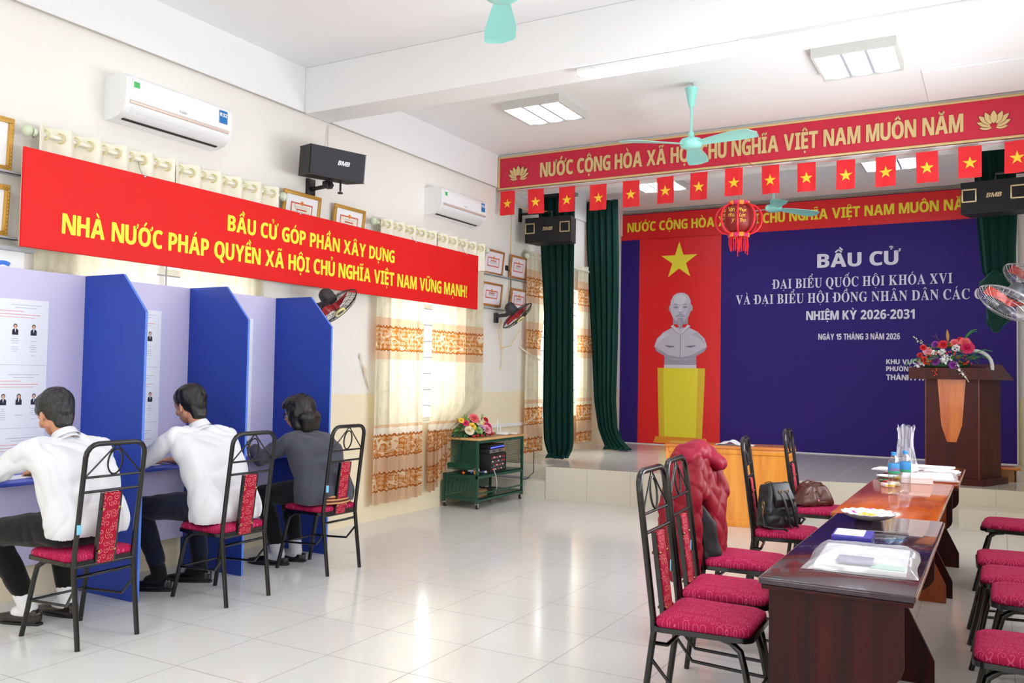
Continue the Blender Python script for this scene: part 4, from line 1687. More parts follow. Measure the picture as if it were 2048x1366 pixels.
cx = .985
shape(1, [(cx - .255, 1.55), (cx + .255, 1.55), (cx + .25, 1.74), (cx - .25, 1.74)], .0035)
shape(2, [(cx - .255, 1.55), (cx + .255, 1.55), (cx + .255, 1.60), (cx - .255, 1.60)], .0038)
tor = [(cx - .13, 2.17), (cx - .27, 2.10), (cx - .375, 2.0), (cx - .415, 1.88), (cx - .38, 1.81), (cx - .31, 1.77), (cx - .2, 1.70), (cx - .08, 1.675), (cx + .08, 1.675), (cx + .2, 1.70), (cx + .31, 1.77), (cx + .38, 1.81), (cx + .415, 1.88), (cx + .375, 2.0), (cx + .27, 2.10), (cx + .13, 2.17)]
shape(0, tor, .0042)
shape(1, [(cx - .415, 1.88), (cx - .38, 1.81), (cx - .2, 1.70), (cx + .02, 1.675), (cx + .2, 1.70), (cx + .38, 1.81), (cx + .415, 1.88), (cx + .33, 1.83), (cx + .18, 1.745), (cx, 1.715), (cx - .18, 1.745), (cx - .33, 1.83)], .0045)
shape(2, [(cx - .26, 2.09), (cx - .35, 2.0), (cx - .38, 1.9), (cx - .3, 1.99), (cx - .17, 2.07)], .0046)
shape(4, [(cx + .26, 2.09), (cx + .35, 2.0), (cx + .39, 1.9), (cx + .3, 1.99), (cx + .17, 2.07)], .0046)
for s_ in (-1, 1):
    shape(3, [(cx + s_ * .09, 1.885), (cx + s_ * .24, 1.90), (cx + s_ * .24, 1.888), (cx + s_ * .165, 1.862), (cx + s_ * .09, 1.873)], .0047)
    shape(2, [(cx + s_ * .02, 2.07), (cx + s_ * .155, 2.19), (cx + s_ * .115, 2.215), (cx + s_ * .015, 2.105)], .0051)
    shape(3, [(cx + s_ * .02, 2.062), (cx + s_ * .158, 2.182), (cx + s_ * .155, 2.19), (cx + s_ * .02, 2.07)], .0052)
shape(3, [(cx - .004, 1.70), (cx + .004, 1.70), (cx + .004, 2.06), (cx - .004, 2.06)], .0047)
shape(1, [(cx - .115, 2.22), (cx + .115, 2.22), (cx + .12, 2.36), (cx - .12, 2.36)], .0048)
head = [(cx - .165, 2.5), (cx - .155, 2.58), (cx - .12, 2.655), (cx - .06, 2.695), (cx, 2.705), (cx + .06, 2.695), (cx + .12, 2.655), (cx + .155, 2.58), (cx + .165, 2.5), (cx + .155, 2.4), (cx + .12, 2.32), (cx + .06, 2.265), (cx, 2.25), (cx - .06, 2.265), (cx - .12, 2.32), (cx - .155, 2.4)]
for s_ in (-1, 1):
    shape(1 if s_ < 0 else 4, oval(cx + s_ * .165, 2.465, .025, .05, 14), .0053)
shape(0, head, .0056)
shape(2, oval(cx - .01, 2.60, .1, .075, 22), .0058)
shape(4, [(cx + .165, 2.5), (cx + .155, 2.4), (cx + .12, 2.32), (cx + .06, 2.265), (cx + .08, 2.35), (cx + .12, 2.44), (cx + .135, 2.55)], .0058)
for s_ in (-1, 1):
    shape(3, [(cx + s_ * .03, 2.515), (cx + s_ * .075, 2.535), (cx + s_ * .125, 2.515), (cx + s_ * .075, 2.522)], .006)
    shape(1, oval(cx + s_ * .075, 2.48, .042, .022, 14), .006)
    shape(3, [(cx + s_ * .04, 2.477), (cx + s_ * .075, 2.486), (cx + s_ * .112, 2.477), (cx + s_ * .075, 2.472)], .0063)
shape(2, [(cx - .014, 2.5), (cx + .012, 2.5), (cx + .03, 2.41), (cx - .03, 2.41)], .0061)
shape(1, [(cx - .036, 2.412), (cx + .036, 2.412), (cx + .022, 2.395), (cx - .022, 2.395)], .0063)
shape(1, [(cx, 2.388), (cx + .07, 2.35), (cx + .075, 2.32), (cx, 2.36), (cx - .075, 2.32), (cx - .07, 2.35)], .0064)
shape(3, [(cx - .04, 2.343), (cx + .04, 2.343), (cx + .03, 2.335), (cx - .03, 2.335)], .0064)
shape(1, [(cx - .05, 2.32), (cx + .05, 2.32), (cx + .055, 2.24), (cx + .02, 2.16), (cx - .01, 2.14), (cx - .04, 2.2), (cx - .055, 2.26)], .0064)
shape(4, [(cx - .03, 2.3), (cx - .015, 2.3), (cx - .005, 2.17), (cx - .02, 2.19)], .0066)
mb.mi = G0 + 5
for s_txt, x, z, h, w, st in (('BẦU CỬ', 2.985, 2.995, .19, 1.06, 'S'), ('ĐẠI BIỂU QUỐC HỘI KHÓA XVI', 2.36, 2.715, .135, 2.33, 'R'), ('VÀ ĐẠI BIỂU HỘI ĐỒNG NHÂN DÂN CÁC CẤP', 1.83, 2.50, .135, 3.42, 'R'),
                              ('NHIỆM KỲ 2026-2031', 2.835, 2.255, .125, 1.4, 'S'), ('NGÀY 15 THÁNG 3 NĂM 2026', 3.0, 1.975, .082, 1.055, 'S'),
                              ('KHU VỰC BỎ', 3.885, 1.64, .064, .52, 'S'), ('PHƯỜNG X', 3.885, 1.545, .062, .41, 'S'), ('THÀNH PHỐ H', 3.885, 1.425, .072, .62, 'S')):
    text(mb, s_txt, BW(x, -.004, z - STZ), h, w, st)
mb.build('backdrop_print', [m_purple, m_bred, m_byel, m_bgol, m_bor] + g + [m_bwht], bd, smooth=False)
mb = MB(); mb.box((2.71, .0, BH + .02), (5.46, .03, .02), bev=.003); mb.build('top_batten', mat('tan_batten', (150, 126, 92), .5), bd)
mb = MB(); mb.box((2.71, .0, .006), (5.44, .03, .012)); mb.box((5.428, .0, BH / 2), (.014, .03, BH)); mb.build('edge_strip', m_frame, bd)

# ------------------------------------------------------------------ string of flags
mb = MB()
pts = []
fl = [(.08, 3.57, .195), (.45, 3.56, .205), (.85, 3.55, .205), (1.24, 3.54, .2), (1.63, 3.545, .19), (2.02, 3.55, .19), (2.39, 3.56, .185), (2.76, 3.57, .18), (3.13, 3.56, .175), (3.48, 3.55, .175), (3.85, 3.54, .17), (4.2, 3.535, .18), (4.55, 3.54, .185), (4.9, 3.55, .19), (5.27, 3.56, .19)]
FY = 8.90 - .08
mb.tube([(0.02, FY, 3.575)] + [(x + w / 2, FY, z) for x, z, w in fl] + [(5.72, FY, 3.57)], .0025, 5)
tag(mb.build('flag_string', mat('pink_string', (206, 110, 110), .8)), 'thin string stretched under the stage sign carrying small flags', 'string')
m_flag = mat('scarlet_flag_cloth', (226, 28, 38), .65)
m_star = mat('golden_flag_star', (250, 206, 48), .6)
ORD = ['leftmost', 'second from the left', 'third from the left', 'fourth from the left', 'fifth from the left', 'sixth from the left', 'seventh from the left', 'the one above the lantern', 'ninth from the left', 'tenth from the left', 'eleventh from the left', 'twelfth from the left', 'thirteenth from the left', 'second from the right', 'rightmost']
for i, (x, z, w) in enumerate(fl):
    mb = MB()
    hgt = .285
    ph = i * 1.7
    wob = lambda u, v: .006 * math.sin(u * 7 + ph) * (.3 + v) + .004 * math.sin(v * 6 + ph * 2)
    mb.sheet(lambda u, v: ((u - .5) * w + (.004 * math.sin(ph) * v), wob(u, v), -v * hgt), 10, 12)
    mb.mi = 1
    for sy in (-1, 1):
        vs = [mb.bm.verts.new((px, wob(px / w + .5, (.15 - py) / hgt) + sy * .0025, py - .15)) for px, py in star(.062)]
        c_ = mb.bm.verts.new((0, wob(.5, .15 / hgt) + sy * .0025, -.15))
        for k in range(10):
            f_ = mb.bm.faces.new((vs[k], vs[(k + 1) % 10], c_)); f_.material_index = 1
    mb.mi = 0
    mb.tube([(-w / 2, 0, 0.0), (w / 2, 0, 0.0)], .0035, 6)
    o = mb.build('hanging_flag', [m_flag, m_star], angle=60)
    o.location = (x + w / 2, FY, z)
    o.rotation_euler = (0, 0, .06 * math.sin(i * 2.1))
    tag(o, 'small red flag with a yellow star on the string, ' + ORD[i], 'flag', 'small flags on the string')

# ------------------------------------------------------------------ lantern
ln = thing('red_lantern', 'round red lantern with gold writing and a tasselled fringe hanging before the backdrop', 'lantern', (3.04, 8.3, 2.94))
m_lred = mat('red_lantern_tube', (226, 28, 44), .4)
m_gauze = mat('dark_red_gauze', (134, 18, 24), .5)
m_gil = mat('gilt_writing', (232, 188, 76), .35, metal=.3)
mb = MB(); mb.lathe([(.085 + .085 * math.sin(PI * i / 12), .13 * math.cos(PI * i / 12)) for i in range(13)], 24, caps=False); mb.build('lantern_body', m_gauze, ln)
for k in range(8):
    a = 2 * PI * k / 8 + .2
    mb = MB()
    mb.tube([((.09 + .125 * math.sin(PI * i / 14)) * math.cos(a), (.09 + .125 * math.sin(PI * i / 14)) * math.sin(a), .14 * math.cos(PI * i / 14)) for i in range(15)], .010, 8)
    mb.build('rib', m_lred, ln)
for z, nm in ((.152, 'top_collar'), (-.152, 'bottom_collar')):
    mb = MB()
    for k in range(12):
        mb.mi = k % 2
        a = 2 * PI * k / 12
        mb.box((.092 * math.cos(a), .092 * math.sin(a), z), (.016, .048, .042), rot=M.Rotation(a, 4, 'Z'), bev=.006)
    mb.build(nm, [mat('orange_felt', (246, 140, 46), .7), mat('magenta_felt', (214, 48, 112), .7)], ln)
mb = MB()
rg = random.Random(2)
for k in range(26):
    a = 2 * PI * k / 26
    l_ = rg.uniform(.09, .15) * (1.2 if k % 4 == 0 else 1)
    mb.tube([(.086 * math.cos(a), .086 * math.sin(a), -.17), (.086 * math.cos(a) + rg.uniform(-.008, .008), .086 * math.sin(a), -.17 - l_ * .5), (.082 * math.cos(a), .082 * math.sin(a), -.17 - l_)], .0045, 5)
mb.build('fringe', m_lred, ln)
mb = MB(); mb.lathe([(.001, -.16), (.02, -.17), (.028, -.2), (.014, -.24), (.02, -.27), (.001, -.31)], 12); mb.build('tassel', m_lred, ln)
mb = MB()
for tx, th0, zz, hh in (('Chúc', -2.35, .06, .03), ('mừng', -2.35, .02, .026), ('năm', -2.35, -.02, .026), ('mới', -2.35, -.06, .026), ('Vạn', -1.75, .055, .036), ('như', -1.75, .005, .034), ('ý', -1.65, -.045, .036), ('Phúc', -1.12, .05, .03), ('Lộc', -1.12, .0, .03), ('Thọ', -1.12, -.05, .03)):
    items = list(tx)
    for i, chh in enumerate(items):
        a = th0 + (i - (len(items) - 1) / 2) * .115
        rr = .085 + .085 * math.sqrt(max(0, 1 - (zz / .13) ** 2)) + .004
        fm2 = frame_mat((rr * math.cos(a), rr * math.sin(a), zz), (-math.sin(a), math.cos(a), 0), (0, 0, 1))
        text(mb, chh, fm2, hh * 1.15, st='L', align=.5, slant=.2)
mb.build('gold_writing', m_gil, ln, smooth=False)
mb = MB(); mb.tube([(0, 0, .17), (0, 0, .62), (0, .56, .64)], .003, 5); mb.lathe([(.001, .178), (.03, .176), (.09, .165)], 16, caps=False); mb.build('hanging_cord', m_lred, ln)

# ------------------------------------------------------------------ framed certificates and ledges
m_fgold = mat('gilt_picture_frame', (196, 150, 66), .4, metal=.35)
m_fwood = wood('light_brown_frame_wood', (150, 92, 46), (196, 136, 78), .4, 'Y', 10)
m_cert = mat('cream_certificate', (240, 234, 220), .6)
m_certp = mat('pale_certificate', (234, 224, 232), .6)
m_cred = mat('certificate_border_red', (206, 84, 60), .6)
m_cgold = mat('emblem_gold', (226, 150, 50), .5)


def certificate(y0, y1, z0, z1, label, frame_m, paper_m, lean_=.0, group=None, x=.012):
    """framed print; top tips forward from the wall by lean_ radians"""
    w, h = y1 - y0, z1 - z0
    t = thing('framed_certificate', label, 'certificate', (x, (y0 + y1) / 2, z0), group=group, rot=(0, lean_, 0))
    mb = MB(); fw = .032 if frame_m is m_fgold else .026
    for a, b_, c_, d_ in ((-w / 2, 0, w / 2, fw), (-w / 2, h - fw, w / 2, h), (-w / 2, fw, -w / 2 + fw, h - fw), (w / 2 - fw, fw, w / 2, h - fw)):
        mb.span((0, a, b_), (.022, c_, d_), bev=.004)
    if frame_m is m_fgold:
        n = int(h / .022)
        for i in range(n):
            for y in (-w / 2 + .008, w / 2 - .008):
                mb.ell((.022, y, (i + .5) * h / n), (.004, .0055, .008), 6, 4)
        n = int(w / .022)
        for i in range(n):
            for z in (.008, h - .008):
                mb.ell((.022, -w / 2 + (i + .5) * w / n, z), (.004, .008, .0055), 6, 4)
    mb.build('frame', frame_m, t)
    mb = MB()
    mb.span((.004, -w / 2 + fw * .8, fw * .8), (.010, w / 2 - fw * .8, h - fw * .8))
    fm_ = LW(.0105, 0, 0)
    R_ = lambda a, b_, c_, d_, z=0.0: mb.flat([(a, b_), (c_, b_), (c_, d_), (a, d_)], fm_, z)
    m_, bw = .075 * w / .4, .012
    mb.mi = 1
    yl, yr, zb, zt = -w / 2 + m_ + .01, w / 2 - m_ - .01, m_ + .005, h - m_ - .005
    R_(yl, zb, yr, zt, .0)
    mb.mi = 2
    R_(yl + bw, zb + bw, yr - bw, zt - bw, .0005)
    mb.mi = 3
    mb.flat([(.02 * math.cos(a), zt - .002 + .02 * math.sin(a)) for a in [2 * PI * i / 14 for i in range(14)]], fm_, .001)
    mb.mi = 1
    mb.flat([(x_ * 1, zt - .002 + y_) for x_, y_ in star(.013)], fm_, .0015)
    for zz, ww, k in ((.78, .5, 4), (.72, .36, 4), (.58, .34, 1), (.48, .56, 4), (.43, .5, 4), (.38, .44, 4), (.26, .3, 4)):
        mb.mi = k
        z = zb + (zt - zb) * zz
        R_(-w * ww / 2 * .8, z, w * ww / 2 * .8, z + (.012 if k == 1 else .004), .001)
    mb.build('certificate_print', [m_certp if paper_m is m_certp else m_paper, m_cred, paper_m, m_cgold, mat('faint_ink', (196, 190, 186), .8)], t, smooth=False)
    return t


GC = 'framed certificates on the left wall'
certificate(5.30, 5.75, 2.60, 2.93, 'gilt-framed certificate half behind the banner, left of the pair between the curtains', m_fgold, m_cert, .10, GC)
certificate(5.93, 6.36, 2.60, 2.92, 'gilt-framed certificate half behind the banner, right of the pair between the curtains', m_fgold, m_cert, .10, GC)
certificate(8.53, 8.99, 2.585, 2.875, 'upper left of the four brown-framed certificates near the stage', m_fwood, m_certp, .10, GC)
certificate(9.16, 9.58, 2.595, 2.875, 'upper right of the four brown-framed certificates near the stage', m_fwood, m_certp, .10, GC)
certificate(8.50, 8.96, 2.21, 2.485, 'lower left of the four brown-framed certificates near the stage', m_fwood, m_certp, .10, GC)
certificate(9.18, 9.60, 2.19, 2.47, 'lower right of the four brown-framed certificates, half behind the wall fan', m_fwood, m_certp, .10, GC)
certificate(2.56, 3.045, 2.585, 2.905, 'upper of two gilt-framed certificates cut off by the left picture edge', m_fgold, m_cert, .06, GC)
certificate(2.55, 3.035, 2.19, 2.50, 'lower of two gilt-framed certificates cut off by the left picture edge', m_fgold, m_cert, .06, GC)
m_ledge = mat('grey_metal_ledge', (176, 178, 182), .45)
for y0, y1, z, lb in ((8.45, 9.66, 2.575, 'thin metal ledge under the upper brown-framed certificates'), (8.45, 9.66, 2.18, 'thin metal ledge under the lower brown-framed certificates'),
                      (5.25, 6.42, 2.59, 'thin metal ledge behind the banner under two gilt frames'), (2.5, 3.11, 2.575, 'thin metal ledge under the upper gilt frame at the left picture edge'), (2.5, 3.09, 2.18, 'thin metal ledge under the lower gilt frame at the left picture edge')):
    mb = MB(); mb.span((0.0, y0, z - .006), (.05, y1, z), bev=.001); mb.span((.046, y0, z - .006), (.05, y1, z + .012), bev=.001)
    tag(mb.build('picture_ledge', m_ledge), lb, 'ledge', 'picture ledges on the left wall')

# white notice board behind the first booth
nb = thing('notice_board', 'white notice board with blue lettering behind the first booth', 'board', (0.002, 2.55, 1.4))
mb = MB(); mb.span((0, -1.0, 0), (.02, .60, .71)); mb.mi = 1
text(mb, 'C', LW(.0205, .405, .52), .125, .11); text(mb, 'C', LW(.0205, .26, .52), .125, .11)
mb.build('board_face', [m_whitep, mat('bright_blue_letter', (46, 120, 226), .5)], nb, smooth=False)
mb = MB(); mb.span((.0, -1.0, .71), (.06, .645, .735), bev=.003); mb.build('top_ledge', m_ledge, nb)

# ------------------------------------------------------------------ air conditioners
m_acw = mat('air_conditioner_white', (238, 239, 241), .22, coat=.3)
m_aclip = mat('champagne_strip', (222, 204, 192), .3, metal=.3)


def air_con(y0, y1, z0, z1, label):
    t = thing('air_conditioner', label, 'air conditioner', (0, (y0 + y1) / 2, z0), group='wall air conditioners')
    w, h = y1 - y0, z1 - z0
    prof = [(0, 0), (.07, 0), (.15, .018), (.19, .05), (.215, .095), (.22, .13), (.222, .22), (.214, h - .03), (.19, h - .006), (.17, h), (0, h)]
    mb = MB(); mb.prism(prof, w, frame_mat((0, w / 2, 0), (1, 0, 0), (0, 0, 1))); mb.build('casing', m_acw, t, angle=40)
    mb = MB(); mb.prism([(.196, .098), (.224, .122), (.227, .22), (.219, h - .032), (.196, h - .006), (.19, h - .004), (.19, .1)], w - .06, frame_mat((0, w / 2 - .03, 0), (1, 0, 0), (0, 0, 1))); fp = mb.build('front_panel', m_acw, t, angle=40)
    mb = MB(); mb.tube([(.217, -w / 2 + .03, .108), (.217, w / 2 - .03, .108)], .012, 8); mb.build('trim_strip', m_aclip, t)
    mb = MB(); mb.prism([(.10, .012), (.186, .052), (.206, .085), (.2, .09), (.17, .06), (.10, .02)], w - .1, frame_mat((.004, w / 2 - .05, -.004), (1, 0, 0), (0, 0, 1))); mb.build('louver', m_acw, t)
    mb = MB(); mb.box((.118, 0, .012), (.022, w - .1, .012), rot=M.Rotation(-.35, 4, 'Y')); mb.build('air_slot', m_black, t)
    mb = MB(); fm = LW(.2285, 0, 0); fm = frame_mat((.2345, 0, 0), (0, 1, 0), (-.03, 0, 1))
    R_ = lambda a, b_, c_, d_, z=0.001: mb.flat([(a, b_), (c_, b_), (c_, d_), (a, d_)], fm, z)
    R_(-w / 2 + .045, h - .095, -w / 2 + .10, h - .035); mb.mi = 1; R_(-w / 2 + .05, h - .09, -w / 2 + .095, h - .05, .002)
    mb.build('energy_label', [m_paper, mat('green_energy_print', (72, 178, 96), .5)], fp, smooth=False)
    mb = MB(); R_ = lambda a, b_, c_, d_, z=0.001: mb.flat([(a, b_), (c_, b_), (c_, d_), (a, d_)], fm, z)
    R_(w / 2 - .125, h - .135, w / 2 - .05, h - .04); mb.mi = 1
    text(mb, 'R32', frame_mat(fm @ V((w / 2 - .12, h - .085, .002)), (0, 1, 0), (-.03, 0, 1)), .026, .064)
    mb.build('refrigerant_label', [mat('label_blue', (30, 112, 180), .5), m_paper], fp, smooth=False)
    mb = MB(); text(mb, 'Funiki', frame_mat(fm @ V((-.03, .135, .001)), (0, 1, 0), (-.03, 0, 1)), .02, st='L'); mb.build('maker_lettering', mat('silver_grey_letters', (150, 152, 158), .4), fp, smooth=False)
    return t


air_con(3.67, 4.57, 3.07, 3.365, 'large white wall air conditioner above the left end of the banner')
air_con(7.38, 8.28, 3.06, 3.345, 'white wall air conditioner near the stage sign, farther along the left wall')

# ------------------------------------------------------------------ ceiling lights
m_tube = mat('lit_tube', (255, 255, 255), .5, emit=(240, 246, 255), estr=20.0)
m_tube2 = mat('stage_lit_tube', (255, 255, 255), .5, emit=(240, 246, 255), estr=75.0)
m_louv = mat('mirror_louver', (205, 212, 226), .45, metal=.3)
m_grey = mat('pale_grey_housing', (206, 207, 202), .5)


def panel_light(x, y, label, z=CZ, rot=0.0, tube=None):
    t = thing('ceiling_light', label, 'ceiling light', (x, y, z), rot, 'square louvered ceiling lights')
    s_, h = .31, .075
    mb = MB()
    for a in range(4):
        q = M.Rotation(a * PI / 2, 4, 'Z')
        mb.box(q @ V((s_ - .01, 0, -h / 2)), (.02, s_ * 2 - (.0402 if a % 2 else 0), h), rot=q)
    mb.box((0, 0, -.006), (s_ * 2 - .03, s_ * 2 - .03, .012))
    mb.build('housing', m_grey, t, smooth=False)
    for k in (-1, 0, 1):
        mb = MB(); mb.cyl((k * .18, -s_ + .035, -.045), (k * .18, s_ - .035, -.045), .013, 10); mb.build('lamp_tube', tube or m_tube, t)
    mb = MB()
    for k in (-1, 1):
        mb.box((k * .09, 0, -.05), (.022, s_ * 2 - .05, .04))
    for i in range(7):
        y_ = -s_ + .04 + i * (2 * s_ - .08) / 6
        mb.box((0, y_, -.058), (s_ * 2 - .05, .004, .024))
    mb.build('louver', m_louv, t, smooth=False)
    return t


panel_light(1.37, 7.42, 'square louvered ceiling light left of the teal ceiling fan')
panel_light(4.24, 7.33, 'square louvered ceiling light at the upper right, above the sign')
panel_light(1.27, 11.0, 'square louvered ceiling light over the stage, seen between the left flags', tube=m_tube2)
panel_light(4.12, 10.98, 'square louvered ceiling light over the stage, seen between the right flags', tube=m_tube2)
panel_light(1.40, 4.06, 'square louvered ceiling light just touching the top picture edge')
# the rest of the room behind the camera has the same lights
for x_, y_ in ((1.3, .9), (4.3, .9), (1.3, -2.1), (4.3, -2.1), (4.3, 4.1)):
    area('ceiling_lamp_glow', (x_, y_, CZ - .08), (0, 0, -1), .55, .55, 16, (.97, .985, 1.0))

tl = thing('tube_light', 'long glowing white tube light under the ceiling beam', 'ceiling light', (3.19, 5.60, 3.62))
mb = MB(); mb.box((0, 0, -.014), (1.22, .05, .028), bev=.006); mb.build('batten', m_whitep, tl)
mb = MB(); mb.tube([(-.58, 0, -.042), (.58, 0, -.042)], .017, 12); mb.build('lamp_tube', mat('bright_lit_tube', (255, 255, 255), .5, emit=(236, 244, 255), estr=26.0), tl)
for x_ in (-.6, .6):
    mb = MB(); mb.box((x_, 0, -.034), (.03, .046, .05), bev=.006); mb.build('end_cap', m_whitep, tl)

# ------------------------------------------------------------------ ceiling fans
m_teal = mat('pale_teal_enamel', (150, 222, 212), .35, coat=.3)


def ceiling_fan(x, y, zh, a0, label, R=.68, tilt=-.2):
    t = thing('ceiling_fan', label, 'ceiling fan', (x, y, zh), group='teal ceiling fans')
    top = CZ - zh
    mb = MB(); mb.lathe([(.001, -.052), (.05, -.05), (.088, -.036), (.1, -.012), (.1, .012), (.086, .034), (.05, .045), (.03, .055), (.022, .1), (.001, .1)], 32); mb.build('motor_housing', m_teal, t, angle=50)
    mb = MB(); mb.cyl((0, 0, .08), (0, 0, top - .06), .012, 12); mb.build('down_rod', m_teal, t)
    mb = MB(); mb.lathe([(.001, top - .22), (.02, top - .22), (.03, top - .19), (.055, top - .06), (.06, top - .05), (.05, top - .045), (.001, top - .05)], 24); mb.build('canopy', m_teal, t, angle=50)
    mb = MB(); mb.tube([(0, 0, top - .06), (.012, 0, top - .03), (0, 0, top)], .006, 6); mb.build('hook', m_steel, t)
    for k in range(3):
        a = a0 + k * 2 * PI / 3
        q = M.Rotation(a, 4, 'Z')
        mb = MB()
        top_, bot_ = [], []
        n = 16
        def w(u):
            return (.045 + .05 * min(1, u * 1.6)) * (1.0 if u < .9 else math.sqrt(max(0.0, 1 - ((u - .9) / .1) ** 2)) * .94 + .06)
        rows = []
        for i in range(n + 1):
            u = i / n
            xx = .1 + (R - .1) * u
            ww = w(u)
            row = []
            for v in (-1, -.5, 0, .5, 1):
                yy = v * ww
                zz = -.012 + yy * math.tan(tilt) * (1 - .3 * u) + .006 * (1 - v * v) - .02 * u * u
                row.append(q @ V((xx, yy, zz)))
            rows.append(row)
        up = [[mb.bm.verts.new(p + V((0, 0, .002))) for p in r] for r in rows]
        dn = [[mb.bm.verts.new(p - V((0, 0, .002))) for p in r] for r in rows]
        for i in range(n):
            for j in range(4):
                mb.bm.faces.new((up[i][j], up[i + 1][j], up[i + 1][j + 1], up[i][j + 1]))
                mb.bm.faces.new((dn[i][j + 1], dn[i + 1][j + 1], dn[i + 1][j], dn[i][j]))
        for i in range(n):
            for j in (0, 4):
                mb.bm.faces.new((up[i][j], dn[i][j], dn[i + 1][j], up[i + 1][j]))
        for i in (0, n):
            for j in range(4):
                mb.bm.faces.new((up[i][j], up[i][j + 1], dn[i][j + 1], dn[i][j]))
        mb.build('blade', m_teal, t, angle=50)
    return t


ceiling_fan(2.855, 7.38, 3.48, math.radians(101), 'teal three-bladed ceiling fan hanging in front of the stage sign', .66)
ceiling_fan(2.79, 10.9, 3.53, math.radians(49), 'small-looking teal ceiling fan over the stage, behind the lantern', .66)
ceiling_fan(2.86, 4.02, 3.50, math.radians(121), 'teal ceiling fan with a single blade dipping in at the top picture edge', .66)

# ------------------------------------------------------------------ loudspeakers
m_spk = mat('black_speaker_wood', (26, 27, 31), .55)
m_spkg = mat('dark_grey_grille', (62, 64, 72), .6)
_t = NT(m_spkg); _z = _t.xyz(_t.obj())[2]
_t.bump(_t.math('SINE', _t.math('MULTIPLY', _z, 700.0)), .6, .004)
m_gsil = mat('pale_gold_ring', (196, 180, 140), .3, metal=.7)


def stage_speaker(x0, x1, z0, z1, y, label, rz):
    t = thing('loudspeaker', label, 'loudspeaker', ((x0 + x1) / 2, y, z0), rz, 'stage loudspeakers with square rings')
    w, h = x1 - x0, z1 - z0
    mb = MB(); mb.prism([(-w / 2, 0), (w / 2, 0), (w / 2 - .05, .27), (-w / 2 + .05, .27)], h, M.Translation((0, -.0, 0))); mb.build('cabinet', m_spk, t)
    mb = MB(); mb.box((0, -.006, h / 2), (w - .012, .012, h - .012), bev=.004); gr = mb.build('grille', mat('black_grille_cloth', (20, 21, 26), .8), t)
    for sx in (-1, 1):
        cx_ = sx * (w / 2 - .075)
        mb = MB()
        for a in range(4):
            q = M.Rotation(a * PI / 2, 4, 'Y')
            mb.box(V((cx_, -.016, h * .56)) + q @ V((.058, 0, 0)), (.014, .014, .13), rot=q, bev=.002)
        mb.build('square_ring', m_gsil, gr)
        mb = MB(); mb.lathe([(.048, 0), (.036, .02), (.015, .03), (.001, .032)], 20, M.Translation((cx_, -.0125, h * .56)) @ M.Rotation(-PI / 2, 4, 'X'), caps=False); mb.build('cone', m_black, t)
    mb = MB(); text(mb, 'BMB', BW(-.062, -.0125, h * .46), .042, .125, slant=.25, depth=.002, bold=.01); mb.build('maker_letters', m_gsil, gr, smooth=False)
    return t


stage_speaker(.165, .775, 3.02, 3.325, 9.3, 'black stage loudspeaker with two square rings on the left wall bracket', math.radians(2))
stage_speaker(4.90, 5.46, 3.03, 3.335, 9.34, 'black stage loudspeaker with two square rings at the right end of the stage', math.radians(-6))
for x0, x1, lb in ((0.0, .45, 'black arm bracket holding the left stage loudspeaker'), (RX, 5.2, 'black arm bracket holding the right stage loudspeaker')):
    t = thing('speaker_bracket', lb, 'bracket', (x0, 9.44, 3.40), group='speaker brackets')
    sg = 1 if x1 > x0 else -1
    mb = MB(); mb.box((sg * .012, 0, 0), (.024, .06, .17), bev=.004); mb.build('wall_plate', m_black, t)
    mb = MB(); mb.tube([(sg * .02, 0, .01), (x1 - x0, 0, .01), (x1 - x0, 0, -.085)], .016, 8); mb.build('arm', m_black, t)

lw = thing('loudspeaker', 'dark grey ribbed loudspeaker tilted down on the left wall above the banner', 'loudspeaker', (.30, 5.57, 3.03), 0, None, rot=(.1, 0, math.radians(72)))
lw.scale = (.73, .73, .76)
mb = MB(); mb.prism([(-.36, -.16), (.36, -.16), (.32, .14), (-.32, .14)], .32); mb.build('cabinet', m_spk, lw)
mb = MB(); mb.box((0, -.168, .16), (.70, .022, .305), bev=.008); mb.build('grille', m_spkg, lw)
mb = MB()
for i in range(22):
    mb.box((.353, -.17, .02 + i * .0133), (.01, .02, .007))
mb.build('grille_ribs', m_spkg, lw)
mb = MB()
for z in (.004, .316):
    mb.prism([(-.365, -.175), (.365, -.175), (.325, .145), (-.325, .145)], .008, M.Translation((0, 0, z - .004)))
mb.build('edge_caps', m_black, lw)
mb = MB(); text(mb, 'BMB', BW(-.01, -.180, .15), .05, .15, slant=.25, depth=.003, bold=.01); mb.build('maker_letters', mat('white_letters', (236, 236, 238), .4), lw, smooth=False)
sb = thing('speaker_bracket', 'black bracket under the loudspeaker on the left wall', 'bracket', (0.0, 5.66, 3.01), group='speaker brackets')
mb = MB(); mb.box((.012, 0, 0), (.024, .1, .14), bev=.004); mb.build('wall_plate', m_black, sb)
mb = MB(); mb.tube([(.02, 0, -.02), (.3, -.05, -.02)], .018, 8); mb.build('arm', m_black, sb)
mb = MB(); mb.box((.24, -.04, -.01), (.06, .08, .06), bev=.01); mb.build('clamp', m_black, sb)
mb = MB(); mb.cyl((.33, .02, -.06), (.33, .02, .03), .009, 8); mb.lathe([(.001, 0), (.022, .002), (.024, .012), (.01, .02), (.001, .02)], 12, M.Translation((.33, .02, -.085))); mb.build('knob', m_black, sb)
mb = MB(); mb.tube([(.02, 5.86, 3.60), (.016, 5.86, 3.5), (.05, 5.83, 3.3), (.16, 5.80, 3.27)], .004, 6)
tag(mb.build('speaker_cable', mat('beige_cable', (216, 188, 170), .6)), 'thin beige cable dropping from the ceiling to the left wall loudspeaker', 'cable')

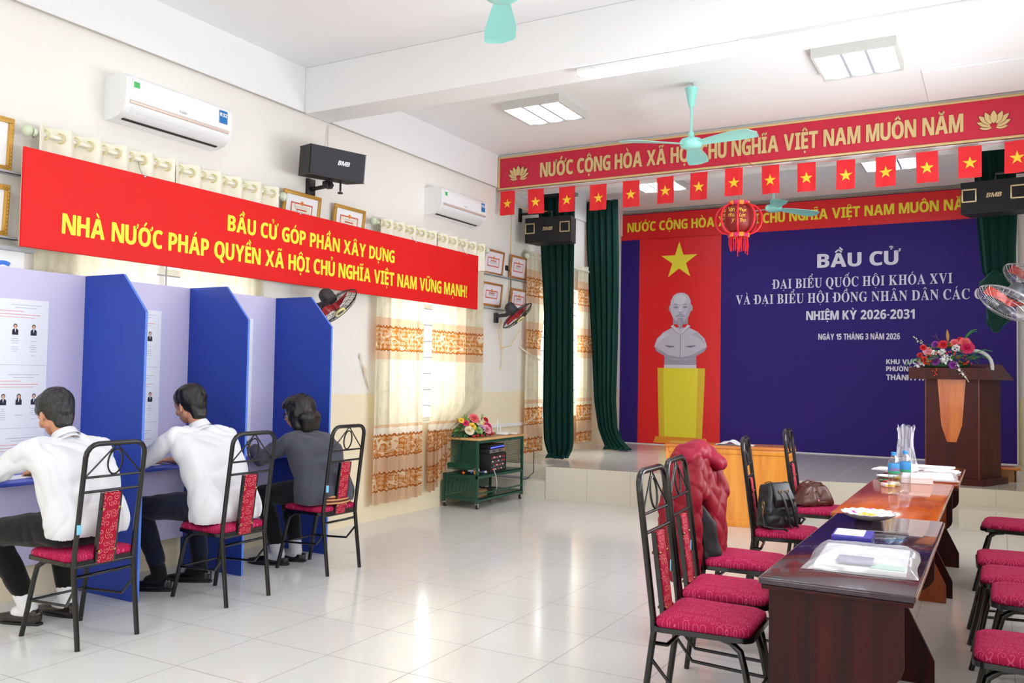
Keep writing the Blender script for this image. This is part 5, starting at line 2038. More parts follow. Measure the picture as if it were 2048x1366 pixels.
rw = thing('loudspeaker', 'dark loudspeaker cut off at the upper right picture edge', 'loudspeaker', (5.60, 5.50, 3.06), 0, None, rot=(.2, 0, math.radians(-74)))
rw.scale = (.72, .72, .8)
mb = MB(); mb.prism([(-.34, -.16), (.34, -.16), (.3, .12), (-.3, .12)], .32); mb.build('cabinet', m_spk, rw)
mb = MB(); mb.box((0, -.168, .16), (.67, .022, .305), bev=.008); mb.build('grille', m_spkg, rw)
mb = MB(); mb.box((0, -.168, -.003), (.69, .03, .01)); mb.box((0, -.168, .323), (.69, .03, .01)); mb.build('edge_strip', m_gsil, rw)

# ------------------------------------------------------------------ wall fans
m_redb = mat('translucent_red_blade', (178, 26, 36), .3)
m_cream = mat('cream_ring', (232, 220, 150), .4)


def wall_fan(name, label, c, axis, mount, R, blade_m, wire_m, up=(0, 0, 1), body_m=None, slim=.75, ring=None):
    """c: centre of the guard; axis: blowing direction; mount: point on the wall"""
    body_m = body_m or m_dark
    ax = V(axis).normalized()
    x = ax.cross(V(up)).normalized(); y = x.cross(ax) * -1
    y = ax.cross(x)
    fm = frame_mat((0, 0, 0), x, x.cross(ax) * -1)
    # local z == blowing direction
    fm = M.Identity(4)
    yy = ax.cross(x)
    for i in range(3):
        fm[i][0], fm[i][1], fm[i][2] = x[i], yy[i], ax[i]
    t = thing(name, label, 'wall fan', c, group='wall fans')
    P = lambda r, a, z: fm @ V((r * math.cos(a), r * math.sin(a), z))
    for nm, sg, dep in (('front_guard', 1, .055), ('rear_guard', -1, .05)):
        mb = MB()
        if sg == 1:
            mb.tube([P(R, 2 * PI * i / 40, 0) for i in range(40)], .0062, 8, closed=True)
        for rr in (.35, .62, .85):
            zz = sg * dep * math.sqrt(max(0, 1 - (rr * .97) ** 2))
            mb.tube([P(R * rr, 2 * PI * i / 36, zz) for i in range(36)], .0017, 5, closed=True)
        n = 36
        for k in range(n):
            a = 2 * PI * k / n
            pts = []
            for i in range(7):
                u = .2 + .8 * i / 6
                pts.append(P(R * u, a + .35 * (1 - u) * sg, sg * dep * math.sqrt(max(0, 1 - (u * .999) ** 2))))
            mb.tube(pts, .0012, 4)
        gd = mb.build(nm, wire_m, t)
        fg = gd if sg == 1 else fg
    mb = MB(); mb.lathe([(.001, .066), (.03, .065), (.032, .058), (.001, .056)], 20, fm); mb.mi = 1
    mb.tube([P(.042, 2 * PI * i / 24, .058) for i in range(24)], .011, 8, closed=True)
    mb.build('guard_badge', [m_dark, ring or m_cream], fg)
    for k in range(3):
        a = 2 * PI * k / 3 + .5
        mb = MB()
        def bl(u, v):
            r = .025 + (R * .82 - .025) * u
            wdt = (.25 + .55 * math.sin(PI * min(1, u * 1.0) * .75)) * .62 * slim
            th = a + (v - .5) * wdt * 1.5 + .35 * u
            return P(r, th, -.006 + (v - .5) * .05)
        mb.sheet(bl, 10, 6)
        mb.sheet(lambda u, v: V(bl(u, 1 - v)) - ax * .002, 10, 6)
        mb.build('blade', blade_m, t, angle=60)
    mb = MB(); mb.lathe([(.001, .03), (.022, .028), (.027, .0), (.026, -.03), (.001, -.03)], 16, fm); mb.build('hub', blade_m, t)
    mb = MB(); mb.lathe([(.001, -.05), (.05, -.05), (.062, -.07), (.064, -.13), (.055, -.165), (.03, -.185), (.001, -.188)], 24, fm); mb.build('motor_housing', body_m, t, angle=50)
    mt = V(mount) - V(c)
    k0 = fm @ V((0, 0, -.12))
    mb = MB(); mb.tube([mt, mt + (k0 - mt) * .35 - V((0, 0, .02)), mt + (k0 - mt) * .7 - V((0, 0, .05)), k0 - V((0, 0, .05)), k0], [.02, .02, .024, .026, .03], 10); mb.build('neck_arm', body_m, t)
    sg = 1 if mt.x < 0 else -1
    mb = MB(); mb.box(mt + V((sg * .016, 0, -.01)), (.032, .075, .12), bev=.008); mb.build('wall_bracket', body_m, t)
    return t


wall_fan('wall_fan', 'red-bladed wall fan below the brown-framed certificates', (.315, 8.86, 2.10), (.62, .20, -.72), (0.0, 8.88, 2.09), .215, m_redb, m_black)
wall_fan('wall_fan', 'red-bladed wall fan half hidden behind the last blue booth divider', (.38, 5.60, 1.955), (.62, .20, -.72), (0.0, 5.62, 1.97), .215, m_redb, m_black)
m_wire = mat('smoky_clear_guard', (130, 126, 130), .25, metal=.5)
m_rust = mat('brick_red_blade', (142, 40, 30), .4)
wall_fan('wall_fan', 'lower of the two wire-guarded fans at the right picture edge', (5.285, 7.85, 2.04), (-.45, -.35, -.82), (RX, 7.95, 2.2), .24, m_rust, m_wire, slim=.42, ring=m_dark)
wall_fan('wall_fan', 'upper of the two wire-guarded fans at the right picture edge', (5.45, 8.45, 2.27), (-.52, -.32, -.79), (RX, 8.6, 2.4), .23, m_rust, m_wire, slim=.42, ring=m_dark)

m_ycab = mat('yellow_beige_cable', (226, 196, 120), .5)
for nm, lb, pts in (('hanging_cable', 'yellowish cable running down the left wall from the beam to the fan near the stage', [(.012, 9.23, 3.55), (.012, 9.22, 3.0), (.02, 9.2, 2.5), (.03, 9.05, 2.2), (.05, 8.95, 2.12)]),
                    ('hanging_cable', 'yellowish pull cord looping below the left wall fan near the stage', [(.05, 8.95, 2.08), (.06, 8.86, 1.9), (.05, 8.95, 1.72), (.04, 9.2, 1.76), (.1, 9.3, 1.95)]),
                    ('hanging_cable', 'thin cord hanging straight down below the left wall fan near the stage', [(.04, 8.97, 2.05), (.025, 9.0, 1.8), (.02, 9.02, 1.55), (.02, 9.0, 1.47)]),
                    ('hanging_cable', 'black cable from the wall socket to the left wall fan near the stage', [(.03, 9.12, 2.68), (.03, 9.2, 2.66), (.03, 9.2, 2.4), (.05, 9.05, 2.15)]),
                    ('hanging_cable', 'yellowish cable sagging from the ceiling corner to the left stage loudspeaker', [(.02, 9.3, 3.56), (.1, 9.33, 3.46), (.3, 9.4, 3.42), (.42, 9.44, 3.42)])):
    mb = MB(); mb.tube(pts, .0045, 6)
    tag(mb.build(nm, m_black if 'black' in lb else m_ycab), lb, 'cable', 'cables on the left wall')
so = thing('wall_socket', 'small black and white socket between the brown-framed certificates', 'socket', (0, 9.10, 2.70))
mb = MB(); mb.box((.006, 0, 0), (.012, .07, .12), bev=.003); mb.build('socket_plate', m_whitep, so)
mb = MB(); mb.box((.02, 0, .0), (.03, .045, .06), bev=.005); mb.build('plug', m_black, so)

# ------------------------------------------------------------------ curtains
def curtain_mat(name, bands, see=.35, top=2.9):
    """cream cloth with woven bands; bands = [(z0, z1, 'beige'|'rose'|'cream')]"""
    m = bpy.data.materials.new(name)
    m.use_nodes = True
    t = NT(m)
    uv = t.n('UVMap').outputs[0]
    q = t.xyz(uv)
    u, z = q[0], q[1]
    fl = t.noise(t.mapping(uv, (9, 5, 1)), 1.2, 3)
    col = t.mix(t.math('GREATER_THAN', fl, .57), C(236, 230, 208), C(228, 221, 196))
    vo = t.n('TexVoronoi', voronoi_dimensions='2D', feature='F1')
    t.l(t.mapping(uv, (4.6, 4.6, 1)), vo.inputs['Vector'])
    vo.inputs['Randomness'].default_value = .35
    d = vo.outputs['Distance']
    wig = t.noise(t.mapping(uv, (30, 30, 1)), 1.0, 2)
    rings = t.math('SINE', t.math('ADD', t.math('MULTIPLY', d, 30.0), t.math('MULTIPLY', wig, 7.0)))
    rose = t.math('MULTIPLY', t.math('GREATER_THAN', rings, .15), t.math('LESS_THAN', t.math('ADD', d, t.math('MULTIPLY', wig, .16)), .46))
    vine = t.math('LESS_THAN', t.math('ABSOLUTE', t.math('SUBTRACT', t.noise(t.mapping(uv, (9, 9, 1)), 1.0, 1), .5)), .022)
    rose = t.math('MAXIMUM', rose, vine)
    rosec = t.mix(rose, C(204, 132, 56), C(244, 228, 196))
    beige = C(226, 196, 164)
    def band(col, z0, z1, c, jag=0.0):
        zz = z
        if jag:
            s = t.math('MULTIPLY', t.math('SINE', t.math('MULTIPLY', u, 170.0)), jag)
            zz = t.math('ADD', z, s)
        f = t.math('MULTIPLY', t.math('GREATER_THAN', zz, z0), t.math('LESS_THAN', zz, z1))
        return t.mix(f, col, c)
    for z0, z1, kind in bands:
        if kind == 'beige':
            col = band(col, z0, z1, beige)
        elif kind == 'cream':
            col = band(col, z0, z1, C(240, 234, 220))
        else:
            col = band(col, z0, z1, C(178, 100, 34), .009)
            col = band(col, z0 + .018, z1 - .018, rosec, .006)
    t.l(col, t.p.inputs['Base Color'])
    t.p.inputs['Roughness'].default_value = .8
    t.p.inputs['Specular IOR Level'].default_value = .2
    tr = t.n('BsdfTranslucent')
    t.l(col, tr.inputs['Color'])
    mx = t.n('MixShader')
    mx.inputs[0].default_value = see
    out = [x for x in t.t.nodes if x.type == 'OUTPUT_MATERIAL'][0]
    t.l(t.p.outputs[0], mx.inputs[1]); t.l(tr.outputs[0], mx.inputs[2]); t.l(mx.outputs[0], out.inputs[0])
    return m


B2 = [(1.85, 1.94, 'beige'), (1.62, 1.86, 'rose'), (1.54, 1.62, 'beige'), (.885, .915, 'beige'), (.82, .885, 'cream'), (.60, .82, 'rose'), (.46, .60, 'beige'), (.28, .46, 'rose'), (.0, .28, 'beige')]
m_cur = curtain_mat('cream_rose_band_curtain', B2, .45)
B3 = [(2.64, 2.74, 'beige'), (2.40, 2.64, 'rose'), (2.32, 2.40, 'beige'), (1.98, 2.08, 'beige'), (1.74, 1.98, 'rose'), (1.66, 1.74, 'beige'), (1.05, 1.1, 'beige'), (.78, 1.0, 'rose'), (.62, .78, 'beige'), (.44, .62, 'rose')]
m_cur3 = curtain_mat('cream_rose_band_stage_curtain', B3, .4)


def drape(y0, y1, z0, z1, x, amp, waves, m, parent, ph=0.0, top_gather=1.0, fn=None, name='curtain_panel', nu=None):
    """hanging cloth along the left wall; fn(u, v) -> (dx, dy) extra offset; v=0 top"""
    w = y1 - y0
    def P(u, v):
        a = u * waves * 2 * PI + ph
        k = amp * (.75 + .4 * v)
        xx = x + k * math.sin(a) + .35 * k * math.sin(2.3 * a + 1.3 + v * 1.5)
        yy = y0 + w * u + .25 * k * math.sin(a * 2 + .4)
        z = z1 + (z0 - z1) * v
        if fn:
            dx, dy, dz = fn(u, v)
            xx += dx; yy += dy; z += dz
        return V((max(xx, .022), yy, z))
    mb = MB()
    mb.sheet(P, nu or max(40, int(waves * 14)), 40, uv=lambda u, v: (u * w * 1.7, z1 + (z0 - z1) * v))
    return mb.build(name, m, parent, angle=None)


m_rod = mat('ivory_rod', (234, 232, 216), .35)
m_knob = mat('pale_green_finial', (206, 216, 190), .35)
m_tape = mat('satin_header', (234, 229, 212), .5)


def rod(y0, y1, z, x, parent, end_lo=True, end_hi=True):
    mb = MB(); mb.cyl((x, y0, z), (x, y1, z), .014, 12); mb.build('curtain_rod', m_rod, parent)
    for y, on in ((y0, end_lo), (y1, end_hi)):
        if on:
            mb = MB(); mb.ell((x, y, z), (.038, .032, .038), 16, 10)
            s = 1 if y == y0 else -1
            mb.cyl((x, y + s * .03, z), (x, y + s * .05, z), .026, 14)
            mb.build('finial', m_knob, parent)
    for y in (y0 + .09, y1 - .09):
        mb = MB(); mb.cyl((0.0, y, z), (x, y, z), .008, 8); mb.build('rod_bracket', m_steel, parent)


def header(y0, y1, z, x, n, parent):
    """eyelet heading of a curtain threaded on the rod"""
    w = (y1 - y0) / n
    mb = MB()
    def P(u, v):
        a = u * n * PI
        return V((x + .030 * math.cos(a), y0 + (y1 - y0) * u, z + .058 - .31 * v))
    mb.sheet(P, n * 10, 8)
    mb.build('eyelet_heading', m_tape, parent, angle=None)
    mb = MB()
    for i in range(n):
        yc = y0 + (i + .5) * w
        mb.tube([(x + .03 * math.cos(a), yc + .012 * math.cos(a), z + .03 * math.sin(a)) for a in [2 * PI * k / 14 for k in range(14)]], .006, 6, closed=True)
    mb.build('eyelets', mat('olive_gold_eyelet', (216, 206, 150), .35), parent)


GRD, GCU = 'curtain rods of the left wall', 'cream window curtains'


def rod_thing(label, y0, y1, z, x):
    t = thing('curtain_rod', label, 'curtain rod', (0, 0, 0), group=GRD)
    rod(y0, y1, z, x, t)


def curtain(label, y0, y1, z0, z1, x, amp, waves, m, ph, head=None, fn=None, nu=None):
    t = thing('window_curtain', label, 'curtain', (0, 0, 0), group=GCU)
    if head:
        header(head[0], head[1], head[2], head[3], head[4], t)
    drape(y0, y1, z0, z1, x, amp, waves, m, t, ph, fn=fn, nu=nu)
    return t


rod_thing('ivory curtain rod with pale green ball ends above the left half of the banner', 3.10, 5.26, 2.845, .085)
curtain('left cream curtain behind the first booths, gathered under the banner', 3.2, 4.10, .3, 2.60, .032, .007, 5, m_cur, .4, (3.16, 4.16, 2.845, .085, 10))
curtain('cream curtain behind the middle and third booths, right of the open gap', 4.30, 5.12, .3, 2.60, .032, .007, 6, m_cur, 1.4, (4.17, 5.18, 2.845, .085, 10))
rod_thing('ivory curtain rod with pale ball ends above the right end of the banner', 6.44, 8.52, 2.835, .085)
curtain('sunlit cream curtain with orange rose bands, left of the pair beside the cart', 6.50, 7.30, .17, 2.58, .085, .036, 5.0, m_cur, .2, (6.52, 7.46, 2.835, .085, 10), nu=110)


def _pull(u, v):
    z = 2.58 - 2.39 * v
    k = min(1.0, max(0.0, (1.12 - z) / .36))
    k = k * k * (3 - 2 * k)
    low = min(1.0, max(0.0, (.8 - z) / .6))
    return (.05 * k * u, -.72 * k * u, .30 * low * u * u)


curtain('sunlit cream curtain with orange rose bands, its hem pulled aside behind the cart', 7.42, 8.42, .19, 2.58, .085, .034, 5.0, m_cur, 1.0, (7.48, 8.44, 2.835, .085, 10), fn=_pull, nu=110)
tb = thing('curtain_tieback', 'small beige tieback with a tassel on the wall left of the sunlit curtains', 'tieback', (.015, 6.40, 1.50))
mb = MB(); mb.tube([(0, -.01, .05), (.012, .0, 0), (.012, .05, -.12), (.014, .12, -.24)], .006, 6); mb.build('cord', m_tape, tb)
mb = MB(); mb.prism([(.0, -.01), (.055, -.06), (.075, -.17), (.11, -.25), (.06, -.15), (.02, -.06)], .012, LW(.006, 0, 0)); mb.build('tie_cloth', mat('beige_tie', (228, 206, 180), .7), tb)
mb = MB(); mb.lathe([(.001, .1), (.012, .095), (.016, .06), (.008, .045), (.001, .04)], 10, M.Translation((.01, -.02, -.01))); mb.build('tassel', m_tape, tb)
rod_thing('ivory curtain rod of the stage window behind the green velvet', 9.50, 11.62, 2.90, .085)


def _tie(u, v):
    k = math.exp(-((v - .47) / .07) ** 2)
    return (0, -.09 * k * (u - .15), 0)


w3 = curtain('narrow tied cream curtain left of the first green velvet curtain', 9.50, 9.98, .44, 2.97, .07, .026, 3.2, m_cur3, .3, fn=_tie, nu=80)
curtain('narrow cream curtain between the two green velvet curtains', 11.02, 11.52, .47, 2.97, .07, .026, 3.2, m_cur3, .9, nu=80)
mb = MB(); mb.tube([(.02, 9.46, 1.76), (.1, 9.55, 1.68), (.12, 9.75, 1.62), (.06, 9.94, 1.6)], .008, 6); mb.build('tie_cord', m_tape, w3)

# green velvet stage curtains
m_vel = mat('dark_green_velvet', (4, 44, 38), .75, spec=.2, sheen=.35)
m_vel.node_tree.nodes['Principled BSDF'].inputs['Sheen Tint'].default_value = C(70, 170, 150)
_t = NT(m_vel)
_t.bump(_t.noise(_t.obj(), 120, 3), .12, .003)


def velvet(name, label, rows, y, amp, waves, ph, bulge=None, m=None):
    """rows: [(z, xa, xb)] outline from top to bottom in the plane y"""
    t = thing(name, label, 'stage curtain', (0, 0, 0), group='green velvet stage curtains')
    def at(z):
        for (z0, a0, b0), (z1, a1, b1) in zip(rows, rows[1:]):
            if z <= z0 and z >= z1:
                k = (z0 - z) / (z0 - z1)
                return a0 + (a1 - a0) * k, b0 + (b1 - b0) * k
        return rows[-1][1:]
    zt, zb = rows[0][0], rows[-1][0]
    def P(u, v):
        z = zt + (zb - zt) * v
        a, b = at(z)
        q = u * waves * 2 * PI + ph
        dy = amp * (.6 + .5 * v) * (math.sin(q) + .4 * math.sin(2.1 * q + 2 * v + 1))
        if bulge:
            dy += bulge(u, v)
        return V((a + (b - a) * u + .12 * amp * math.sin(2 * q), y + dy, z))
    mb = MB(); mb.sheet(P, int(waves * 16), 70); mb.build('velvet_drop', m or m_vel, t, angle=None)
    mb = MB(); mb.sheet(lambda u, v: P(u, 1) + V((0, 0, .0)) + V((0, -.10 * v * (1 + .3 * math.sin(u * 14)), -.0 + .05 * math.sin(PI * v) * (.7 + .3 * math.sin(u * 9)))), int(waves * 16), 8); mb.build('floor_fold', m or m_vel, t, angle=None)
    return t, P


m_track = mat('black_track', (24, 26, 32), .5)
velvet('velvet_curtain', 'dark green velvet stage curtain on the left, nearest the stage edge', [(3.66, .06, .60), (3.3, .10, .60), (2.2, .18, .60), (1.0, .19, .615), (.6, .21, .62), (.50, .24, .61), (.385, .29, .55)], 9.78, .034, 5, .3)
velvet('velvet_curtain', 'dark green velvet stage curtain beside the red and violet backdrop', [(3.92, .0, .50), (3.2, .03, .52), (2.5, .08, .525), (1.78, .13, .515), (1.07, .17, .50), (.68, .235, .525), (.52, .3, .60), (.385, .36, .74)], 11.4, .036, 5, 1.1)
t_, P_ = velvet('velvet_curtain', 'dark green velvet curtain with a knot at the right end of the stage', [(3.75, 5.0, 5.36), (3.1, 5.02, 5.38), (2.5, 5.075, 5.36), (2.44, 5.12, 5.33)], 9.75, .03, 4, .6)
for c in list(t_.children):
    if c.name.startswith('floor_fold'):
        bpy.data.objects.remove(c)
mb = MB()
mb.hull([((5.10, 9.72, 2.38), .06), ((5.19, 9.70, 2.43), .08), ((5.30, 9.73, 2.38), .06)], 3)
mb.hull([((5.18, 9.70, 2.40), .07), ((5.24, 9.70, 2.22), .075), ((5.2, 9.72, 2.12), .07)], 3)
mb.hull([((5.17, 9.70, 2.14), .06), ((5.26, 9.72, 2.06), .075), ((5.15, 9.72, 2.02), .05), ((5.19, 9.72, 1.95), .045)], 3)
remeshed(mb, 'knot', m_vel, t_, voxel=.012, smooth=3, wrinkle=(.02, 9, (1.6, 1, .6)))
mb = MB(); mb.span((.02, 9.72, 3.66), (.62, 9.84, 3.70)); tag(mb.build('curtain_track', m_track), 'short black curtain track behind the left end of the stage sign', 'curtain track', 'curtain tracks')
mb = MB(); mb.span((4.97, 9.69, 3.75), (5.5, 9.81, 3.79)); tag(mb.build('curtain_track', m_track), 'short black curtain track above the knotted green curtain', 'curtain track', 'curtain tracks')
mb = MB()
mb.cyl((0.0, 11.4, 3.94), (.56, 11.4, 3.94), .008, 8)
for i in range(7):
    mb.tube([(.03 + i * .075, 11.4, 3.94), (.035 + i * .075, 11.4, 3.9)], .004, 5)
tag(mb.build('curtain_wire', m_steel), 'thin rail with hooks carrying the green curtain beside the backdrop', 'curtain rail')

# ------------------------------------------------------------------ equipment cart
m_gm = mat('dark_green_steel', (20, 74, 58), .42, spec=.5)


def perforated():
    m = bpy.data.materials.new('perforated_green_steel')
    m.use_nodes = True
    t = NT(m)
    t.p.inputs['Base Color'].default_value = C(20, 74, 58)
    t.p.inputs['Roughness'].default_value = .45
    uv = t.n('UVMap').outputs[0]
    q = t.xyz(uv)
    s = 75.0
    row = t.math('FLOOR', t.math('MULTIPLY', q[1], s * 1.1547))
    sh = t.math('MULTIPLY', t.math('MODULO', row, 2.0), .5)
    a = t.math('SUBTRACT', t.math('FRACT', t.math('ADD', t.math('MULTIPLY', q[0], s), sh)), .5)
    b = t.math('SUBTRACT', t.math('FRACT', t.math('MULTIPLY', q[1], s * 1.1547)), .5)
    d = t.math('ADD', t.math('MULTIPLY', a, a), t.math('MULTIPLY', b, b))
    hole = t.math('LESS_THAN', d, .092)
    al = t.math('SUBTRACT', 1.0, hole)
    t.l(al, t.p.inputs['Alpha'])
    return m


m_perf = perforated()
cart = thing('equipment_cart', 'dark green perforated steel cart with a wooden top on castors', 'cart', (0, 0, 0))
X0, X1, YA, YB, H0, H1 = .035, .475, 7.77, 8.77, .055, .715
mb = MB(); mb.span((X0 - .012, YA - .012, H1), (X1 + .012, YB + .012, H1 + .022), bev=.002); mb.build('wooden_top', wood('ash_board', (196, 146, 88), (224, 180, 118), .4, 'Y', 8), cart)
mb = MB(); mb.span((X0 - .0, YA - .0, H1 + .0222), (X1 - .01, YB - .0, H1 + .0228)); mb.build('top_surface', wood('brown_board_face', (150, 108, 66), (176, 130, 84), .45, 'Y', 6), cart)
for x in (X0, X1 - .025):
    for y in (YA, YB - .025):
        mb = MB(); mb.span((x, y, H0), (x + .025, y + .025, H1), bev=.002); mb.build('post', m_gm, cart)
mb = MB(); mb.span((X0, YA, .345), (X1, YB, .352)); mb.span((X1 - .004, YA + .025, .315), (X1, YB - .025, .352)); mb.span((X0, YA, .315), (X1, YA + .004, .352)); mb.build('middle_shelf', m_gm, cart, smooth=False)
mb = MB(); mb.span((X0, YA, .10), (X1, YB, .107)); mb.span((X1 - .004, YA + .025, .075), (X1, YB - .025, .107)); mb.build('bottom_shelf', m_gm, cart, smooth=False)
mb = MB(); mb.span((X1 - .02, YA + .025, .15), (X1 - .005, YB - .025, .165)); mb.span((X1 - .02, YA + .025, H1 - .03), (X1 - .003, YB - .025, H1)); mb.build('front_rail', m_gm, cart, smooth=False)


def pgrid(corners):
    a, b_, c_, d_ = [V(p) for p in corners]
    mb = MB()
    mb.sheet(lambda u, v: (a * (1 - u) + b_ * u) * (1 - v) + (d_ * (1 - u) + c_ * u) * v, 1, 1, uv=lambda u, v: (u * (b_ - a).length, v * (d_ - a).length))
    return mb
y = YA + .002
pgrid([(X0 + .006, y, .40), (X1 - .02, y, .40), (X1 - .02, y, H1 - .002), (X0 + .006, y, H1 - .002)]).build('perforated_side', m_perf, cart, smooth=False)
pgrid([(X0 + .006, y, .075), (X1 - .02, y, .075), (X1 - .02, y, .345), (X0 + .006, y, .345)]).build('perforated_side', m_perf, cart, smooth=False)
y = YB - .002
pgrid([(X0 + .006, y, .40), (X1 - .02, y, .40), (X1 - .02, y, H1 - .002), (X0 + .006, y, H1 - .002)]).build('perforated_side', m_perf, cart, smooth=False)
pgrid([(X0 + .003, YA, .12), (X0 + .003, YB, .12), (X0 + .003, YB, .34), (X0 + .003, YA, .34)]).build('perforated_back', m_perf, cart, smooth=False)
pgrid([(X0 + .003, YA + .35, .45), (X0 + .003, YB, .45), (X0 + .003, YB, H1 - .02), (X0 + .003, YA + .35, H1 - .02)]).build('perforated_back', m_perf, cart, smooth=False)
mb = MB(); mb.prism([(X0 + .0, .06), (X0 + .03, .06), (X0 + .03, .345), (X0, .345)], .003, frame_mat((0, YA, 0), (1, 0, 0), (0, 0, 1))); mb.span((X0 + .02, YA - .001, .42), (X1 - .05, YA + .001, .47)); mb.build('plain_plate', m_gm, cart, smooth=False)
for x in (X0 + .02, X1 - .02):
    for y in (YA + .03, YB - .03):
        c = MB(); c.box((x, y, .052), (.03, .034, .012)); c.mi = 1; c.cyl((x - .009, y, .022), (x + .009, y, .022), .022, 14); c.mi = 0; c.box((x - .013, y, .036), (.003, .02, .036)); c.box((x + .013, y, .036), (.003, .02, .036))
        c.build('castor', [m_steel, m_black], cart)

amp = thing('mixing_amplifier', 'black amplifier with rows of small knobs on the cart', 'amplifier', (.27, 8.24, .353), math.radians(6))
mb = MB(); mb.box((0, 0, .1), (.34, .42, .2), bev=.004); mb.build('amplifier_case', m_spk, amp)
mb = MB(); mb.box((.172, 0, .1), (.006, .41, .185), bev=.002); mb.mi = 1
R_ = lambda a, b_, c_, d_: mb.flat([(a, b_), (c_, b_), (c_, d_), (a, d_)], LW(.1756, 0, 0))
for z in (.06, .105, .15):
    R_(-.19, z, .16, z + .002)
mb.build('control_panel', [m_black, m_lt], amp, smooth=False)
for i in range(9):
    for j in range(4):
        mb = MB(); mb.cyl((.175, -.17 + i * .038, .035 + j * .043), (.187, -.17 + i * .038, .035 + j * .043), .0075, 8)
        mb.build('knob', (m_steel, m_dark, m_whitep, m_red)[(i * 3 + j) % 4 if (i + j) % 5 else 3], amp)
rx = thing('wireless_receiver', 'silver and black receiver unit stacked on the amplifier', 'receiver', (.27, 8.25, .5545), math.radians(6))
mb = MB(); mb.box((0, 0, .024), (.3, .4, .047), bev=.003); mb.build('receiver_case', m_spk, rx)
mb = MB(); mb.box((.152, 0, .024), (.006, .395, .04), bev=.002); mb.mi = 1
for y in (-.1, .06):
    mb.box((.1555, y, .026), (.002, .07, .018))
mb.mi = 2; mb.box((.1555, .17, .024), (.003, .02, .036))
mb.build('receiver_face', [mat('taupe_face', (150, 140, 132), .4, metal=.4), mat('dim_display', (60, 66, 84), .3), mat('orange_tab', (226, 120, 40), .5)], rx)
ef = thing('effects_unit', 'black effects unit with a glowing blue strip on top of the stack', 'audio unit', (.27, 8.28, .603), math.radians(9))
mb = MB(); mb.box((0, 0, .022), (.26, .42, .044), bev=.003); mb.build('unit_case', m_black, ef)
mb = MB(); mb.box((.132, 0, .012), (.004, .40, .009)); mb.build('blue_light_strip', mat('blue_led_strip', (70, 80, 230), .4, emit=(70, 84, 255), estr=2.2), ef, smooth=False)
mb = MB()
for i in range(6):
    mb.cyl((.131, -.15 + i * .06, .031), (.139, -.15 + i * .06, .031), .007, 8)
mb.build('buttons', m_steel, ef)
mc = mat('white_horn', (238, 238, 242), .35)
hn = thing('megaphone', 'small white megaphone lying beside the amplifier on the cart', 'megaphone', (.375, 7.94, .385), math.radians(-30))
mb = MB(); mb.lathe([(.035, 0), (.03, .01), (.02, .05), (.014, .08), (.012, .12), (.001, .12)], 20, M.Rotation(PI / 2, 4, 'X') @ M.Rotation(.0, 4, 'Y'), caps=False); mb.build('horn', mc, hn)
mb = MB(); mb.box((0, -.1, -.02), (.02, .03, .03), bev=.004); mb.build('grip', m_dark, hn)
for nm, lb, x, y, r, c, hc in (('microphone', 'black microphone with an orange ring on the middle shelf of the cart', .33, 7.86, 1.2, (24, 24, 28), (240, 140, 30)), ('microphone', 'black microphone with a blue ring on the middle shelf of the cart', .40, 7.92, .9, (24, 24, 28), (60, 110, 220)), ('microphone', 'black microphone with a red ring on the middle shelf of the cart', .26, 7.92, 1.5, (24, 24, 28), (206, 40, 40))):
    t = thing(nm, lb, 'microphone', (x, y, .371), r, 'microphones on the cart')
    mb = MB(); mb.tube([(-.1, 0, 0), (.05, 0, 0)], [.011, .014], 10); mb.build('handle', mat('mic_handle', c, .4), t)
    mb = MB(); mb.ell((.072, 0, 0), (.025, .0185, .0185), 12, 8); mb.build('mesh_head', m_steel, t)
    mb = MB(); mb.tube([(-.1, 0, 0), (-.085, 0, 0)], .0125, 10); mb.tube([(.046, 0, 0), (.053, 0, 0)], .0165, 10); mb.build('colour_ring', mat('mic_ring_%d' % hc[0], hc, .4), t)
oc = MB(); oc.tube([(0, 0, 0), (0, .0, .05), (.0, .02, .065), (0, .05, .06), (0, .055, .035)], .009, 8)
o = oc.build('orange_clamp', mat('orange_clamp_plastic', (244, 140, 28), .4)); o.location = (.41, 7.815, .3605); tag(o, 'orange plastic hook clamp at the near corner of the middle cart shelf', 'clamp')
bb = thing('cardboard_box', 'flat brown cardboard box on the bottom shelf of the cart', 'box', (.31, 7.98, .1075), .15)
mb = MB(); mb.box((0, 0, .028), (.2, .26, .056), bev=.002); mb.build('box_body', mat('brown_card', (150, 112, 72), .8), bb)
mb = MB(); mb.box((.0, 0, .0585), (.19, .24, .004), rot=M.Rotation(.05, 4, 'X')); mb.build('lid_flap', mat('brown_card_light', (176, 136, 92), .8), bb)
cb = MB()
rg = random.Random(9)
for k in range(3):
    cb.tube([(.22 + .09 * math.sin(i * .9 + k * 2), 8.3 + .14 * math.cos(i * 1.1 + k) + .02 * k, .115 + .01 * (i % 3) + .012 * k) for i in range(14)], .004, 6)
tag(cb.build('cable_coil', m_black), 'tangled black cables on the bottom shelf of the cart', 'cables')
cb = MB(); cb.tube([(.47, 8.10, .40), (.49, 8.12, .33), (.485, 8.16, .24), (.46, 8.2, .18), (.43, 8.22, .12)], .004, 6)
tag(cb.build('signal_cable', mat('white_cord', (220, 220, 220), .5)), 'pale cable hanging from the amplifier past the middle shelf', 'cable')
mb = MB(); mb.tube([(.47, 8.79, .58), (.56, 8.86, .56), (.58, 8.82, .3), (.5, 8.8, .22), (.42, 8.82, .21)], .005, 6)
tag(mb.build('power_cord', m_black), 'black cord looping behind the far end of the cart', 'cord')
mb = MB(); mb.prism([(.02, 8.93), (.36, 8.93), (.42, 8.97), (.42, 9.05), (.38, 9.09), (.02, 9.09)], .008, M.Translation((0, 0, .2)))
